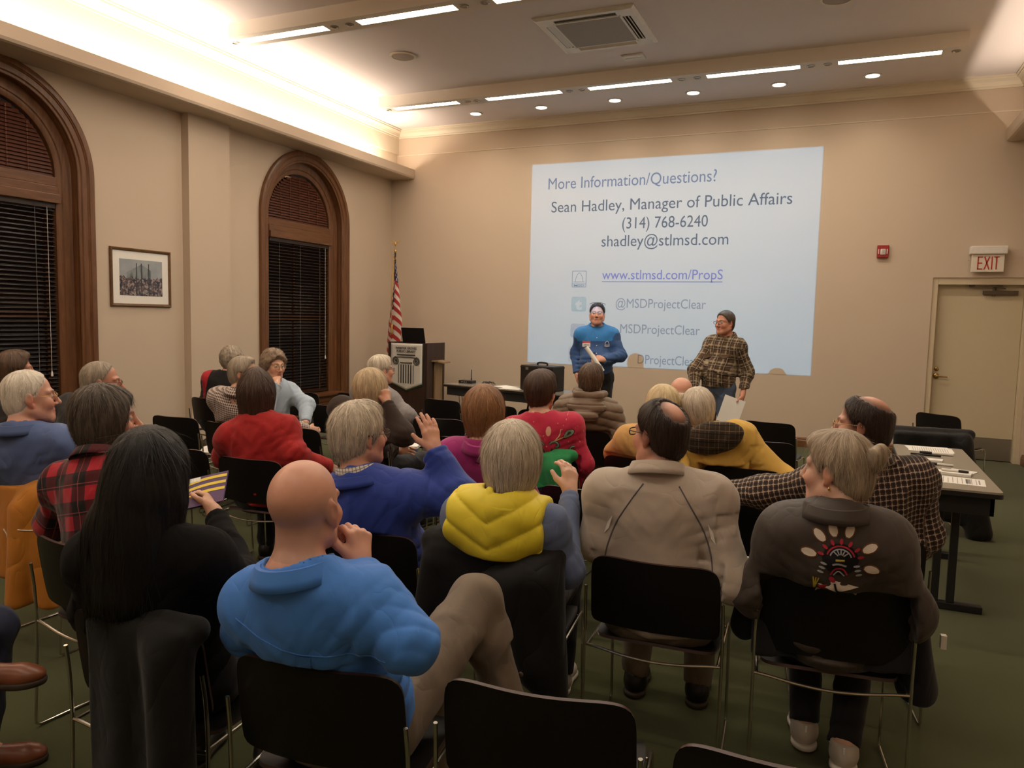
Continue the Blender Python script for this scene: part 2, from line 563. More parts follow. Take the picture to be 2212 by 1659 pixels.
# ------------------------------------------------------------------ windows
def build_window(idx, yc):
    w = empty('window_%d' % idx, (XL, yc, 0))
    tag(w, kind='structure')
    sp, bot = 2.835, 0.47
    def sweep(prof, r0, straight, bottom, arc=True):
        """profile of (r, x) swept up one jamb, round the arch and down"""
        path = []
        n = 44
        if straight:
            path.append((-1, 0, 'b'))
        for k in range(n + 1):
            a = PI * k / n
            path.append((-math.cos(a), math.sin(a), 'a'))
        if straight:
            path.append((1, 0, 'b'))
        vs, fs = [], []
        P = len(prof)
        for cx, sz, t in path:
            for r, x in prof:
                vs.append((x, r * cx, (bottom if t == 'b' else sp + r * sz)))
        for i in range(len(path) - 1):
            for k in range(P - 1):
                fs.append((i * P + k, i * P + k + 1, (i + 1) * P + k + 1, (i + 1) * P + k))
        m = MB().add(vs, fs)
        return m
    cas = [(0.775, -0.02), (0.765, 0.012), (0.770, 0.020), (0.790, 0.022), (0.800, 0.034), (0.845, 0.036), (0.852, 0.044), (0.862, 0.040), (0.868, 0.048), (0.905, 0.050), (0.9225, 0.042), (0.9225, -0.005)]
    sweep(cas, 0, True, 0.0).build('casing', M_OAK, w, smooth=True)
    jam = [(0.775, 0.0), (0.768, -0.01), (0.768, -0.075), (0.755, -0.085), (0.690, -0.088), (0.680, -0.098), (0.640, -0.100), (0.628, -0.108), (0.625, -0.16), (0.70, -0.17)]
    sweep(jam, 0, True, bot).build('jamb', M_OAK, w, smooth=True)
    t = MB()
    t.box((-0.155, -0.64, 2.73), (-0.095, 0.64, 2.815)).box((-0.155, -0.64, 2.655), (-0.082, 0.64, 2.73))
    t.box((-0.155, -0.64, 2.57), (-0.055, 0.64, 2.655))
    t.build('transom', M_OAKH, w, bevel=0.006)
    MB().box((-0.16, -0.80, bot - 0.04), (0.075, 0.80, bot)).box((-0.01, -0.86, bot - 0.13), (0.03, 0.86, bot - 0.04)).build('sill', M_OAKH, w, bevel=0.006)
    # panel under the sill
    MB().box((0.0, -0.80, 0.0), (0.02, 0.80, bot - 0.13)).build('apron', M_OAKH, w, bevel=0.004)
    # sash with muntins, and the night-dark panes
    s = MB()
    for y in (-0.625, 0.58):
        s.box((-0.25, y, bot), (-0.21, y + 0.045, 2.6))
    s.box((-0.25, -0.6, bot), (-0.21, 0.6, bot + 0.06)).box((-0.25, -0.6, 1.50), (-0.21, 0.6, 1.56)).box((-0.25, -0.6, 2.53), (-0.21, 0.6, 2.6))
    s.box((-0.245, -0.012, bot), (-0.215, 0.012, 2.6))
    s.build('sash', M_OAK, w)
    MB().box((-0.232, -0.6, bot), (-0.228, 0.6, 2.6)).build('pane', M_GLASS, w)
    vs, tri = holed([(y, z) for y, z in arch(0, 0.62, sp, 2.75)], [])
    MB().add([(-0.23, p.x, p.y) for p in vs], tri).build('pane', M_GLASS, w)
    # lower blind
    b = MB()
    z = 0.54
    rnd = random.Random(idx)
    while z < 2.53:
        tl = 0.0125 + rnd.uniform(-0.001, 0.001)
        b.obox((-0.13, 0, z), (0.021, 0, tl), (0, 0.612, 0), (-0.0006, 0, 0.0013))
        z += 0.0415
    bl = b.build('blind', M_BLIND, w)
    MB().box((-0.158, -0.615, 2.525), (-0.10, 0.615, 2.57)).build('headrail', M_BLIND, bl)
    MB().box((-0.155, -0.612, 0.485), (-0.105, 0.612, 0.515)).build('bottom_rail', M_BLIND, bl)
    c = MB()
    for y in (-0.42, 0.0, 0.42):
        c.tube([(-0.106, y, 2.53), (-0.106, y, 0.51)], 0.0016, 5)
    c.build('ladder_cord', M_GREYP, bl)
    MB().tube([(-0.095, 0.53, 2.53), (-0.093, 0.53, 1.0)], 0.0022, 6).lathe([(0.001, 0.06), (0.009, 0.03), (0.011, 0.0), (0.004, -0.004)], 10, (-0.093, 0.53, 0.95)).build('pull_cord', M_WHITE, bl)
    # arched blind above the transom
    b = MB()
    z = 2.835
    while z < sp + 0.60:
        h = math.sqrt(max(0.0, 0.618 ** 2 - max(0.0, z + 0.02 - sp) ** 2))
        if h > 0.04:
            b.obox((-0.13, 0, z), (0.011, 0, -0.021), (0, h, 0), (0.0013, 0, 0.0006))
        z += 0.034
    ub = b.build('arched_blind', M_BLINDR, w)
    c = MB()
    for y in (-0.38, -0.19, 0.0, 0.19, 0.38):
        top = sp + math.sqrt(0.60 ** 2 - y * y)
        zz = 2.84
        while zz < top - 0.03:
            c.box((-0.120, y - 0.006, zz + 0.004), (-0.116, y + 0.006, zz + 0.030))
            zz += 0.034
    c.build('ladder_tape', M_BLINDT, ub)
M_BLINDT = plain('blind_tape', (0.14, 0.055, 0.032), 0.7, 0.2)
build_window(1, 4.289)
build_window(2, 8.4285)

# ------------------------------------------------------------------ door
def build_door():
    d = empty('door_1', (0.957, YF, 0))
    tag(d, kind='structure')
    w = 1.985 - 0.957
    M_DOOR = plain('door_paint', (0.56, 0.47, 0.32), 0.45, 0.4, var=0.03)
    M_FRAMEP = plain('door_frame_paint', (0.60, 0.50, 0.35), 0.45, 0.4, var=0.03)
    f = MB()
    f.box((0.0, 0.02, 0), (0.062, 0.16, 2.20)).box((w - 0.06, 0.02, 0), (w, 0.16, 2.20)).box((0.062, 0.02, 2.118), (w - 0.06, 0.16, 2.20))
    f.box((0.0, 0.10, 0), (0.075, 0.115, 2.118)).box((0.062, 0.10, 2.10), (w - 0.06, 0.115, 2.118))
    f.build('door_frame', M_FRAMEP, d, bevel=0.003)
    MB().box((0.064, 0.118, 0.008), (w - 0.062, 0.163, 2.115)).build('door_panel', M_DOOR, d, bevel=0.003)
    MB().box((0.43, 0.114, 0.012), (w - 0.07, 0.118, 0.28)).build('kick_plate', M_STEEL, d)
    h = MB()
    h.lathe([(0.034, 0), (0.034, 0.006), (0.028, 0.012), (0.014, 0.014), (0.012, 0.05), (0.010, 0.052)], 20, (0.115, 0.118, 1.002), axis='y')
    h.tube(smooth_path([(0.115, 0.07, 1.002), (0.14, 0.066, 1.003), (0.19, 0.066, 1.0), (0.235, 0.07, 0.998)], 5), [0.010] * 5 + [0.009] * 5 + [0.007] * 6, 10)
    h.build('door_handle', M_BRASS, d, smooth=True)
    MB().lathe([(0.026, 0), (0.026, 0.008), (0.020, 0.014), (0.008, 0.016)], 20, (0.115, 0.118, 1.09), axis='y').build('deadbolt', M_BRASS, d, smooth=True)
    c = MB()
    c.box((0.545, 0.07, 2.000), (0.90, 0.118, 2.050))
    c.build('door_closer', M_CLOSER, d, bevel=0.004)
    a = MB()
    a.lathe([(0.018, 0), (0.018, 0.03), (0.01, 0.035)], 14, (0.66, 0.09, 2.05))
    a.obox((0.57, 0.06, 2.098), (0.17, 0.0, 0.008), (0, 0.009, 0), (0, 0, 0.005))
    a.obox((0.70, 0.05, 2.085), (0.07, 0.03, -0.012), (-0.003, 0.009, 0), (0, 0, 0.005))
    a.box((0.40, 0.05, 2.095), (0.45, 0.10, 2.118))
    a.lathe([(0.014, 0), (0.014, 0.012), (0.006, 0.02)], 12, (0.66, 0.09, 1.985))
    a.build('closer_arm', M_CLOSER, d)
M_CLOSER = plain('bronze_closer', (0.10, 0.072, 0.045), 0.4, 0.5, 0.4)
build_door()

# ------------------------------------------------------------------ ceiling fixtures
M_LOUVRE = emit('glowing_diffuser', (1.0, 0.90, 0.74), 12.0)
M_BARP = wall_paint('bar_paint', (0.74, 0.67, 0.60))
def build_bar(y0, strips, spots, label):
    b = empty('light_bar', (0, y0, 4.36), label=label, cat='ceiling light', group='long ceiling light bars')
    x0, x1 = -5.87, 0.97
    W_ = 0.28
    m = MB()
    # hollow underside: two rails and cross pieces around the strips
    m.box((x0, 0, 0), (x1, 0.085, 0.14)).box((x0, 0.20, 0), (x1, W_, 0.14)).box((x0, 0.085, 0.04), (x1, 0.20, 0.14))
    e = [x0] + [v for s in strips for v in s] + [x1]
    for i in range(0, len(e), 2):
        m.box((e[i], 0.085, 0), (e[i + 1], 0.20, 0.04))
    m.build('housing', M_BARP, b)
    for a, c in strips:
        s = MB().box((a, 0.087, 0.012), (c, 0.198, 0.018)).build('diffuser', M_LOUVRE, b)
        l = MB()
        k = a + 0.015
        while k < c:
            l.box((k, 0.087, 0.001), (k + 0.0025, 0.198, 0.011))
            k += 0.045
        l.build('louvre', M_BARP, s)
    for x in spots:
        o = MB().lathe([(0.042, 0.0), (0.042, -0.006), (0.030, -0.008), (0.026, 0.001)], 20, (x, 0.14, 0)).build('spot_trim', M_STEEL, b, smooth=True)
        MB().lathe([(0.025, 0.0), (0.020, -0.004)], 16, (x, 0.14, -0.001)).build('spot_bulb', M_BULB, o)
M_BULB = plain('spot_bulb_glass', (0.20, 0.17, 0.13), 0.2, 0.5)
build_bar(8.80, [(-5.70, -4.74), (-4.33, -3.32), (-2.97, -1.98), (-1.575, -0.59), (-0.21, 0.75)], [-5.80, -4.60, -4.47, -3.217, -3.057, -1.862, -1.684, -0.479, -0.314, 0.877],
          'long white ceiling light bar nearest the front wall, row of downlights behind it')
build_bar(6.10, [(-5.81, -4.765), (-4.39, -3.35), (-2.97, -1.98), (-1.575, -0.59), (-0.21, 0.75)], [-5.91, -4.67, -4.495, -3.262, -3.057, -1.862, -1.684, -0.479, -0.314, 0.877],
          'white ceiling light bar nearer the camera, cut by the top of the photo')

M_DLGLOW = emit('downlight_glow', (1.0, 0.90, 0.72), 9.0)
def build_downlight():
    d = empty('downlight', (0, 0, ZC))
    MB().lathe([(0.070, 0.0), (0.100, 0.0), (0.102, -0.006), (0.094, -0.012), (0.078, -0.010), (0.070, 0.0)], 32).build('trim_ring', M_WHITE, d, smooth=True)
    MB().lathe([(0.074, -0.002), (0.070, -0.006)], 28).build('lens', M_DLGLOW, d)
    return d
names = ['first', 'second', 'third', 'fourth', 'fifth', 'sixth']
proto = build_downlight()
for i, x in enumerate((-5.0, -3.99, -2.945, -1.92, -0.887, 0.143)):
    o = proto if i == 0 else copy_tree(proto)
    o.location = (x, 9.97, ZC)
    tag(o, 'round lit downlight in the ceiling, %s from the left in the row over the slide' % names[i], 'downlight', 'downlights above the projected slide')

def build_speaker(x, y, label):
    s = empty('ceiling_speaker', (x, y, ZC), label=label, cat='speaker', group='round ceiling speakers')
    MB().lathe([(0.135, 0.0), (0.150, -0.004), (0.148, -0.014), (0.125, -0.016), (0.123, 0.0)], 40).build('ring', M_TRIMW, s, smooth=True)
    MB().lathe([(0.123, -0.004), (0.120, -0.013), (0.06, -0.016)], 36).build('grille', M_GRILLE, s, smooth=True)
M_GRILLE = plain('speaker_grille', (0.36, 0.30, 0.26), 0.6, 0.3, var=0.2, scale=300)
build_speaker(-4.70, 7.53, 'round ceiling speaker left of the air conditioner cassette')
build_speaker(-0.213, 7.55, 'round ceiling speaker at the top edge, right of the air conditioner')

def build_ac():
    a = empty('air_conditioner', (-2.44, 7.545, ZC), label='square four-way air conditioner cassette in the ceiling', cat='air conditioner')
    R = 0.505
    m = MB()
    def fr(r0, z0, r1, z1):
        vs = [(sx * r0, sy * r0, z0) for sx, sy in ((-1, -1), (1, -1), (1, 1), (-1, 1))] + [(sx * r1, sy * r1, z1) for sx, sy in ((-1, -1), (1, -1), (1, 1), (-1, 1))]
        m.add(vs, [(i, (i + 1) % 4, 4 + (i + 1) % 4, 4 + i) for i in range(4)])
    fr(R, 0, R, -0.012); fr(R, -0.012, R - 0.03, -0.03)
    # bottom face pieces leaving four slots
    z = -0.03
    q, s0, s1, L = R - 0.03, 0.345, 0.425, 0.31
    for c in ((-q, -q, q, -s1), (-q, s1, q, q), (-q, -s1, -s1, s1), (s1, -s1, q, s1)):
        m.box((c[0], c[1], z), (c[2], c[3], z + 0.012))
    for c in ((-s1, -s1, -L, -s0), (L, -s1, s1, -s0), (-s1, s0, -L, s1), (L, s0, s1, s1), (-s1, -L - 0.0, -s0 - 0.08 + 0.08, -L), (-s0, -s0, s0, -s0 + 0.02), (-s0, s0 - 0.02, s0, s0), (-s0, -s0, -s0 + 0.02, s0), (s0 - 0.02, -s0, s0, s0),
              (-s1, -s0, -s0, -L), (-s1, L, -s0, s0), (s0, -s0, s1, -L), (s0, L, s1, s0)):
        if c[2] > c[0] and c[3] > c[1]:
            m.box((c[0], c[1], z), (c[2], c[3], z + 0.012))
    m.build('panel', M_WHITE, a)
    MB().box((-0.44, -0.44, -0.008), (0.44, 0.44, -0.002)).build('slot_backing', M_BLACK, a)
    MB().box((-s0 + 0.02, -s0 + 0.02, z - 0.001), (s0 - 0.02, s0 - 0.02, z + 0.01)).build('intake_grille', M_ACG, a)
    for sx, sy in ((0, -1), (0, 1), (-1, 0), (1, 0)):
        v = MB()
        for off, tilt in ((0.365, 0.5), (0.40, 0.5)):
            c = Vector((sx * off, sy * off, z + 0.006))
            lw = Vector((sy, sx, 0)) * L
            out = Vector((sx, sy, 0)) * 0.014 + Vector((0, 0, -0.010))
            v.obox(c, lw, out, Vector((0, 0, 0.0012)))
        v.build('louvre_blade', M_WHITE, a)
M_ACG = plain('intake_mesh', (0.30, 0.26, 0.22), 0.6, 0.3, var=0.25, scale=200)
build_ac()
v = empty('ceiling_vent', (-2.29, 8.42, ZC), label='small white rectangular plate on the ceiling beside the air conditioner', cat='vent')
MB().box((-0.12, -0.085, -0.02), (0.12, 0.085, 0)).build('plate', M_WHITE, v, bevel=0.006)
MB().box((-0.09, -0.012, -0.024), (0.09, 0.012, -0.02)).build('ridge', M_WHITE, v, bevel=0.002)

# ------------------------------------------------------------------ things on the walls
def build_exit():
    e = empty('exit_sign', (1.503, YF, 2.262), label='white exit sign with red letters above the door', cat='sign')
    MB().box((-0.19, -0.12, 0.205), (0.19, 0, 0.30)).build('housing', M_WHITE, e, bevel=0.012)
    MB().box((-0.165, -0.085, 0.0), (0.165, -0.035, 0.205)).build('face_panel', M_EXITF, e, bevel=0.004)
    for s in (-1, 1):
        MB().box((s * 0.178 - 0.008, -0.075, 0.13), (s * 0.178 + 0.014 * s + 0.008 * s, -0.06, 0.137)).build('lamp_bracket', M_STEEL, e)
    red = MB()
    def stroke(a, b, w=0.013):
        a, b = Vector((a[0], -0.0865, a[1])), Vector((b[0], -0.0865, b[1]))
        t = (b - a).normalized()
        n = Vector((t.z, 0, -t.x)) * w / 2
        red.prism([a + n, b + n, b - n, a - n], (0, -0.002, 0))
    h0, h1, mid = 0.028, 0.178, 0.103
    stroke((-0.100, h0), (-0.100, h1)); stroke((-0.106, h1 - .006), (-0.053, h1 - .006)); stroke((-0.106, h0 + .006), (-0.053, h0 + .006)); stroke((-0.1, mid), (-0.058, mid))
    stroke((-0.036, h1), (0.014, h0)); stroke((0.014, h1), (-0.036, h0))
    stroke((0.040, h0), (0.040, h1))
    stroke((0.086, h0), (0.086, h1)); stroke((0.058, h1 - .006), (0.114, h1 - .006))
    red.build('letters', M_EXITR, e)
M_EXITF = plain('exit_face', (0.74, 0.66, 0.56), 0.35, 0.4, var=0.03)
M_EXITR = plain('exit_red', (0.48, 0.035, 0.020), 0.4, 0.4)
build_exit()
def build_alarm():
    a = empty('fire_alarm', (0.388, YF, 2.518), label='red fire alarm strobe on the wall between slide and exit sign', cat='fire alarm')
    MB().box((-0.066, -0.05, -0.078), (0.066, 0, 0.078)).build('body', M_ALR, a, bevel=0.008)
    MB().box((-0.028, -0.062, -0.040), (0.030, -0.05, 0.030)).build('strobe', M_WHITE, a, bevel=0.01)
    g = MB()
    for k in range(3):
        g.tube([(-0.014 + 0.014 * k, -0.064, -0.03), (-0.006 + 0.012 * k, -0.064, 0.022)], 0.002, 5)
    g.build('reflector', M_STEEL, a)
    MB().box((0.042, -0.0512, -0.03), (0.052, -0.0502, 0.03)).box((-0.052, -0.0512, -0.03), (-0.044, -0.0502, 0.03)).build('lettering', M_WHITE, a)
M_ALR = plain('alarm_red', (0.30, 0.020, 0.018), 0.4, 0.4)
build_alarm()

def build_picture():
    p = empty('framed_picture', (XL, 5.755, 1.925), label='framed picture of a grey harbour scene on the left wall', cat='picture')
    hw, hh = 0.372, 0.298
    f = MB()
    pr = [(0, 0), (0, 0.016), (0.008, 0.024), (0.022, 0.020), (0.030, 0.012), (0.030, 0)]
    # mitred frame
    vs, fs = [], []
    cor = [(-hw, -hh), (hw, -hh), (hw, hh), (-hw, hh)]
    for cy, cz in cor:
        sy, sz = -math.copysign(1, cy), -math.copysign(1, cz)
        for u, w in pr:
            vs.append((w + 0.002, cy + sy * u, cz + sz * u))
    n = len(pr)
    for i in range(4):
        j = (i + 1) % 4
        for k in range(n):
            fs.append((i * n + k, i * n + (k + 1) % n, j * n + (k + 1) % n, j * n + k))
    f.add(vs, fs).build('frame', M_PFRAME, p)
    MB().box((0.002, -hw + 0.02, -hh + 0.02), (0.008, hw - 0.02, hh - 0.02)).build('mat_board', M_PAPER, p)
    MB().box((0.008, -0.262, -0.185), (0.010, 0.262, 0.185)).build('print', art_mat(), p)
M_PFRAME = wood('picture_frame_wood', (0.06, 0.025, 0.009), (0.20, 0.10, 0.035), (6, 6, 6), 0.4)
def art_mat():
    t = NT('harbour_print')
    o = t.obj()
    s = t.sep(o)
    y, z = s[1], s[2]
    n1 = t.noise(9, o, 4)
    n2 = t.noise(46, o, 3)
    n3 = t.noise(22, t.obj((1, 1, 0.25)), 3)
    sky = t.mix(n1, (0.42, 0.43, 0.42), (0.23, 0.26, 0.30))
    crowd = t.ramp(n2, [(0.30, (0.015, 0.018, 0.028)), (0.46, (0.06, 0.065, 0.085)), (0.54, (0.20, 0.10, 0.075)), (0.60, (0.36, 0.33, 0.31)), (0.75, (0.10, 0.10, 0.12))])
    band = t.math('ADD', z, t.math('MULTIPLY', t.math('SUBTRACT', n3, 0.5), 0.16))
    m = t.math('LESS_THAN', band, 0.0)
    col = t.mix(m, sky, crowd)
    bld = t.ramp(n3, [(0.4, (0.09, 0.11, 0.12)), (0.6, (0.24, 0.26, 0.26))])
    inb = t.math('MULTIPLY', t.math('LESS_THAN', t.math('ABSOLUTE', t.math('ADD', y, 0.03)), 0.15), t.math('LESS_THAN', t.math('ADD', z, t.math('MULTIPLY', t.math('ABSOLUTE', y), 0.5)), 0.14))
    inb = t.math('MULTIPLY', inb, t.math('SUBTRACT', 1.0, m))
    col = t.mix(inb, col, bld)
    for my in (-0.06, 0.0, 0.09):
        mm = t.math('MULTIPLY', t.math('LESS_THAN', t.math('ABSOLUTE', t.math('SUBTRACT', y, my)), 0.006), t.math('LESS_THAN', z, 0.15))
        col = t.mix(mm, col, (0.04, 0.045, 0.05))
    return t.done(col, 0.25, 0.4)
build_picture()

# ------------------------------------------------------------------ the projected slide
def build_slide():
    s = empty('projected_slide', (0, YF, 0), label='large projected slide with contact details on the front wall', cat='projection')
    MB().box((-4.333, -0.003, 0.937), (-0.362, -0.0005, 3.844)).build('slide_area', M_WALL, s)
    y = -0.0035
    def T(txt, x0, x1, z, size, mat, weight=0.0, align='LEFT'):
        o = text_obj('text_line', txt, (x0, y, z), size, mat, s, weight=weight)
        wid = max(v.co.x for v in o.data.vertices)
        o.scale = ((x1 - x0) / wid, 1, 1)
        return o
    g1 = plain('slide_grey_text', (0.13, 0.12, 0.115), 0.8, 0.1)
    g2 = plain('slide_blue_grey_text', (0.19, 0.18, 0.20), 0.8, 0.1)
    g3 = plain('slide_link_text', (0.22, 0.18, 0.32), 0.8, 0.1)
    g4 = plain('slide_pale_text', (0.30, 0.25, 0.22), 0.8, 0.1)
    T('More Information/Questions?', -4.085, -1.667, 3.478, 0.232, g2)
    T('Sean Hadley, Manager of Public Affairs', -4.022, -0.70, 3.145, 0.225, g1)
    T('(314) 768-6240', -2.955, -1.758, 2.885, 0.225, g1)
    T('shadley@stlmsd.com', -3.245, -1.478, 2.640, 0.225, g1)
    T('www.stlmsd.com/PropS', -3.212, -1.530, 2.178, 0.190, g3)
    MB().box((-3.212, y - 0.0006, 2.138), (-1.530, y, 2.148)).build('underline', g3, s)
    T('@MSDProjectClear', -3.005, -1.735, 1.778, 0.185, g4)
    T('MSDProjectClear', -2.930, -1.80, 1.42, 0.185, g4)
    T('DProjectClear', -2.66, -1.806, 0.995, 0.185, g4)
    # the faded icons left of the lines
    def rrect(x0, z0, x1, z1, r, mat, name, off=0.0, hole=None):
        pts = []
        for cx, cz, a0 in ((x1 - r, z1 - r, 0), (x0 + r, z1 - r, 90), (x0 + r, z0 + r, 180), (x1 - r, z0 + r, 270)):
            for k in range(5):
                a = math.radians(a0 + 22.5 * k)
                pts.append((cx + r * math.cos(a), y - off, cz + r * math.sin(a)))
        return MB().prism(pts, (0, -0.0006, 0)).build(name, mat, s)
    pale = plain('icon_pale', (0.50, 0.42, 0.34), 0.8, 0.1)
    dark = plain('icon_dark', (0.30, 0.27, 0.24), 0.8, 0.1)
    o = rrect(-3.665, 2.06, -3.445, 2.30, 0.012, dark, 'icon')
    rrect(-3.655, 2.115, -3.455, 2.29, 0.008, M_WALL, 'icon_panel', 0.0008)
    rrect(-3.655, 2.07, -3.455, 2.108, 0.004, pale, 'icon_panel', 0.0008)
    a = MB()
    P = [(-3.615, y - 0.002, 2.14), (-3.603, y - 0.002, 2.20), (-3.58, y - 0.002, 2.25), (-3.555, y - 0.002, 2.268), (-3.53, y - 0.002, 2.25), (-3.507, y - 0.002, 2.20), (-3.495, y - 0.002, 2.14)]
    a.tube(smooth_path(P, 5), 0.0035, 5)
    a.tube([(-3.64, y - 0.002, 2.14), (-3.47, y - 0.002, 2.14)], 0.0025, 5)
    a.build('icon_arch', dark, s)
    T('MSD', -3.635, -3.475, 2.075, 0.04, dark, 0.001).location.y = y - 0.0016
    rrect(-3.665, 1.712, -3.436, 1.925, 0.03, plain('icon_cyan', (0.42, 0.39, 0.31), 0.8, 0.1), 'icon')
    T('t', -3.59, -3.50, 1.745, 0.20, M_WALL, 0.012).location.y = y - 0.0012
    rrect(-3.665, 1.335, -3.436, 1.535, 0.03, plain('icon_violet', (0.44, 0.36, 0.30), 0.8, 0.1), 'icon')
    rrect(-3.69, 0.975, -3.45, 1.20, 0.03, plain('icon_pink', (0.52, 0.40, 0.31), 0.8, 0.1), 'icon')
build_slide()
# ================================================================== SOFT BODIES: distance fields turned into meshes
def V(*a):
    return np.array(a, np.float64)

def rot_z(a):
    c, s = math.cos(a), math.sin(a)
    return np.array([[c, -s, 0], [s, c, 0], [0, 0, 1.0]])
def rot_x(a):
    c, s = math.cos(a), math.sin(a)
    return np.array([[1.0, 0, 0], [0, c, -s], [0, s, c]])
def rot_y(a):
    c, s = math.cos(a), math.sin(a)
    return np.array([[c, 0, s], [0, 1.0, 0], [-s, 0, c]])

class P:
    """one primitive: a distance function with a bounding sphere"""
    __slots__ = ('f', 'c', 'r', 'k', 'op')
    def __init__(s, f, c, r, k=0.03, op='+'):
        s.f, s.c, s.r, s.k, s.op = f, np.asarray(c, float), float(r), k, op

def cone(a, b, r1, r2, k=0.03, op='+'):
    a, b = np.asarray(a, float), np.asarray(b, float)
    ab = b - a
    L2 = max(ab @ ab, 1e-9)
    def f(p):
        q = p - a
        t = np.clip(q @ ab / L2, 0, 1)
        return np.linalg.norm(q - t[:, None] * ab, axis=1) - (r1 + (r2 - r1) * t)
    return P(f, (a + b) / 2, math.sqrt(L2) / 2 + max(r1, r2), k, op)

def ball(c, r, k=0.03, op='+'):
    c = np.asarray(c, float)
    return P(lambda p: np.linalg.norm(p - c, axis=1) - r, c, r, k, op)

def ell(c, r, R=None, k=0.03, op='+'):
    c, r = np.asarray(c, float), np.asarray(r, float)
    def f(p):
        q = p - c
        if R is not None:
            q = q @ R
        k0 = np.linalg.norm(q / r, axis=1)
        k1 = np.linalg.norm(q / (r * r), axis=1)
        return np.where(k0 < 1e-4, -r.min(), k0 * (k0 - 1) / np.maximum(k1, 1e-9))
    return P(f, c, r.max(), k, op)

def rbox(c, h, rad, R=None, k=0.01, op='+'):
    c, h = np.asarray(c, float), np.asarray(h, float)
    def f(p):
        q = p - c
        if R is not None:
            q = q @ R
        d = np.abs(q) - (h - rad)
        return np.linalg.norm(np.maximum(d, 0), axis=1) + np.minimum(d.max(1), 0) - rad
    return P(f, c, np.linalg.norm(h), k, op)

def half(n, c, k=0.01):
    """cuts away everything on the +n side of point c"""
    n = np.asarray(n, float)
    n = n / np.linalg.norm(n)
    c = np.asarray(c, float)
    return P(lambda p: (c - p) @ n, c, 99, k, '-')

def fold_all(prims, p):
    d = None
    for q in prims:
        e = q.f(p)
        if q.op == '+':
            if d is None:
                d = e
                continue
            h = np.maximum(q.k - np.abs(d - e), 0) / q.k
            d = np.minimum(d, e) - h * h * q.k * 0.25
        else:
            e = -e
            h = np.maximum(q.k - np.abs(d - e), 0) / q.k
            d = np.maximum(d, e) + h * h * q.k * 0.25
    return d

class Field:
    def __init__(s, prims, disp=None, amp=0.0):
        s.prims, s.disp, s.amp = prims, disp, amp
    def ev(s, p, prims=None):
        d = fold_all(s.prims if prims is None else prims, p)
        if s.disp is not None:
            d = d - s.disp(p)
        return d
    def near(s, c, R):
        """primitives that matter within R of c"""
        plus = [q for q in s.prims if q.op == '+']
        dist = [np.linalg.norm(q.c - c) - q.r for q in plus]
        m = max(min(dist), -1) + 2 * R + 0.05
        keep = {id(q) for q, e in zip(plus, dist) if e <= m}
        return [q for q in s.prims if (q.op == '+' and id(q) in keep) or (q.op == '-' and np.linalg.norm(q.c - c) - q.r < R + 0.06)]

_CORN = np.array([(i, j, k) for i in (0, 1) for j in (0, 1) for k in (0, 1)])
_EDGE = [(a, b) for a in range(8) for b in range(a + 1, 8) if np.abs(_CORN[a] - _CORN[b]).sum() == 1]

def axis(lo, hi, coarse, fine, spans):
    """grid coordinates, fine inside the spans"""
    out = [lo]
    while out[-1] < hi:
        x = out[-1]
        st = coarse
        for a, b in spans:
            if a - coarse < x < b:
                st = fine
        out.append(x + st)
    return np.array(out)

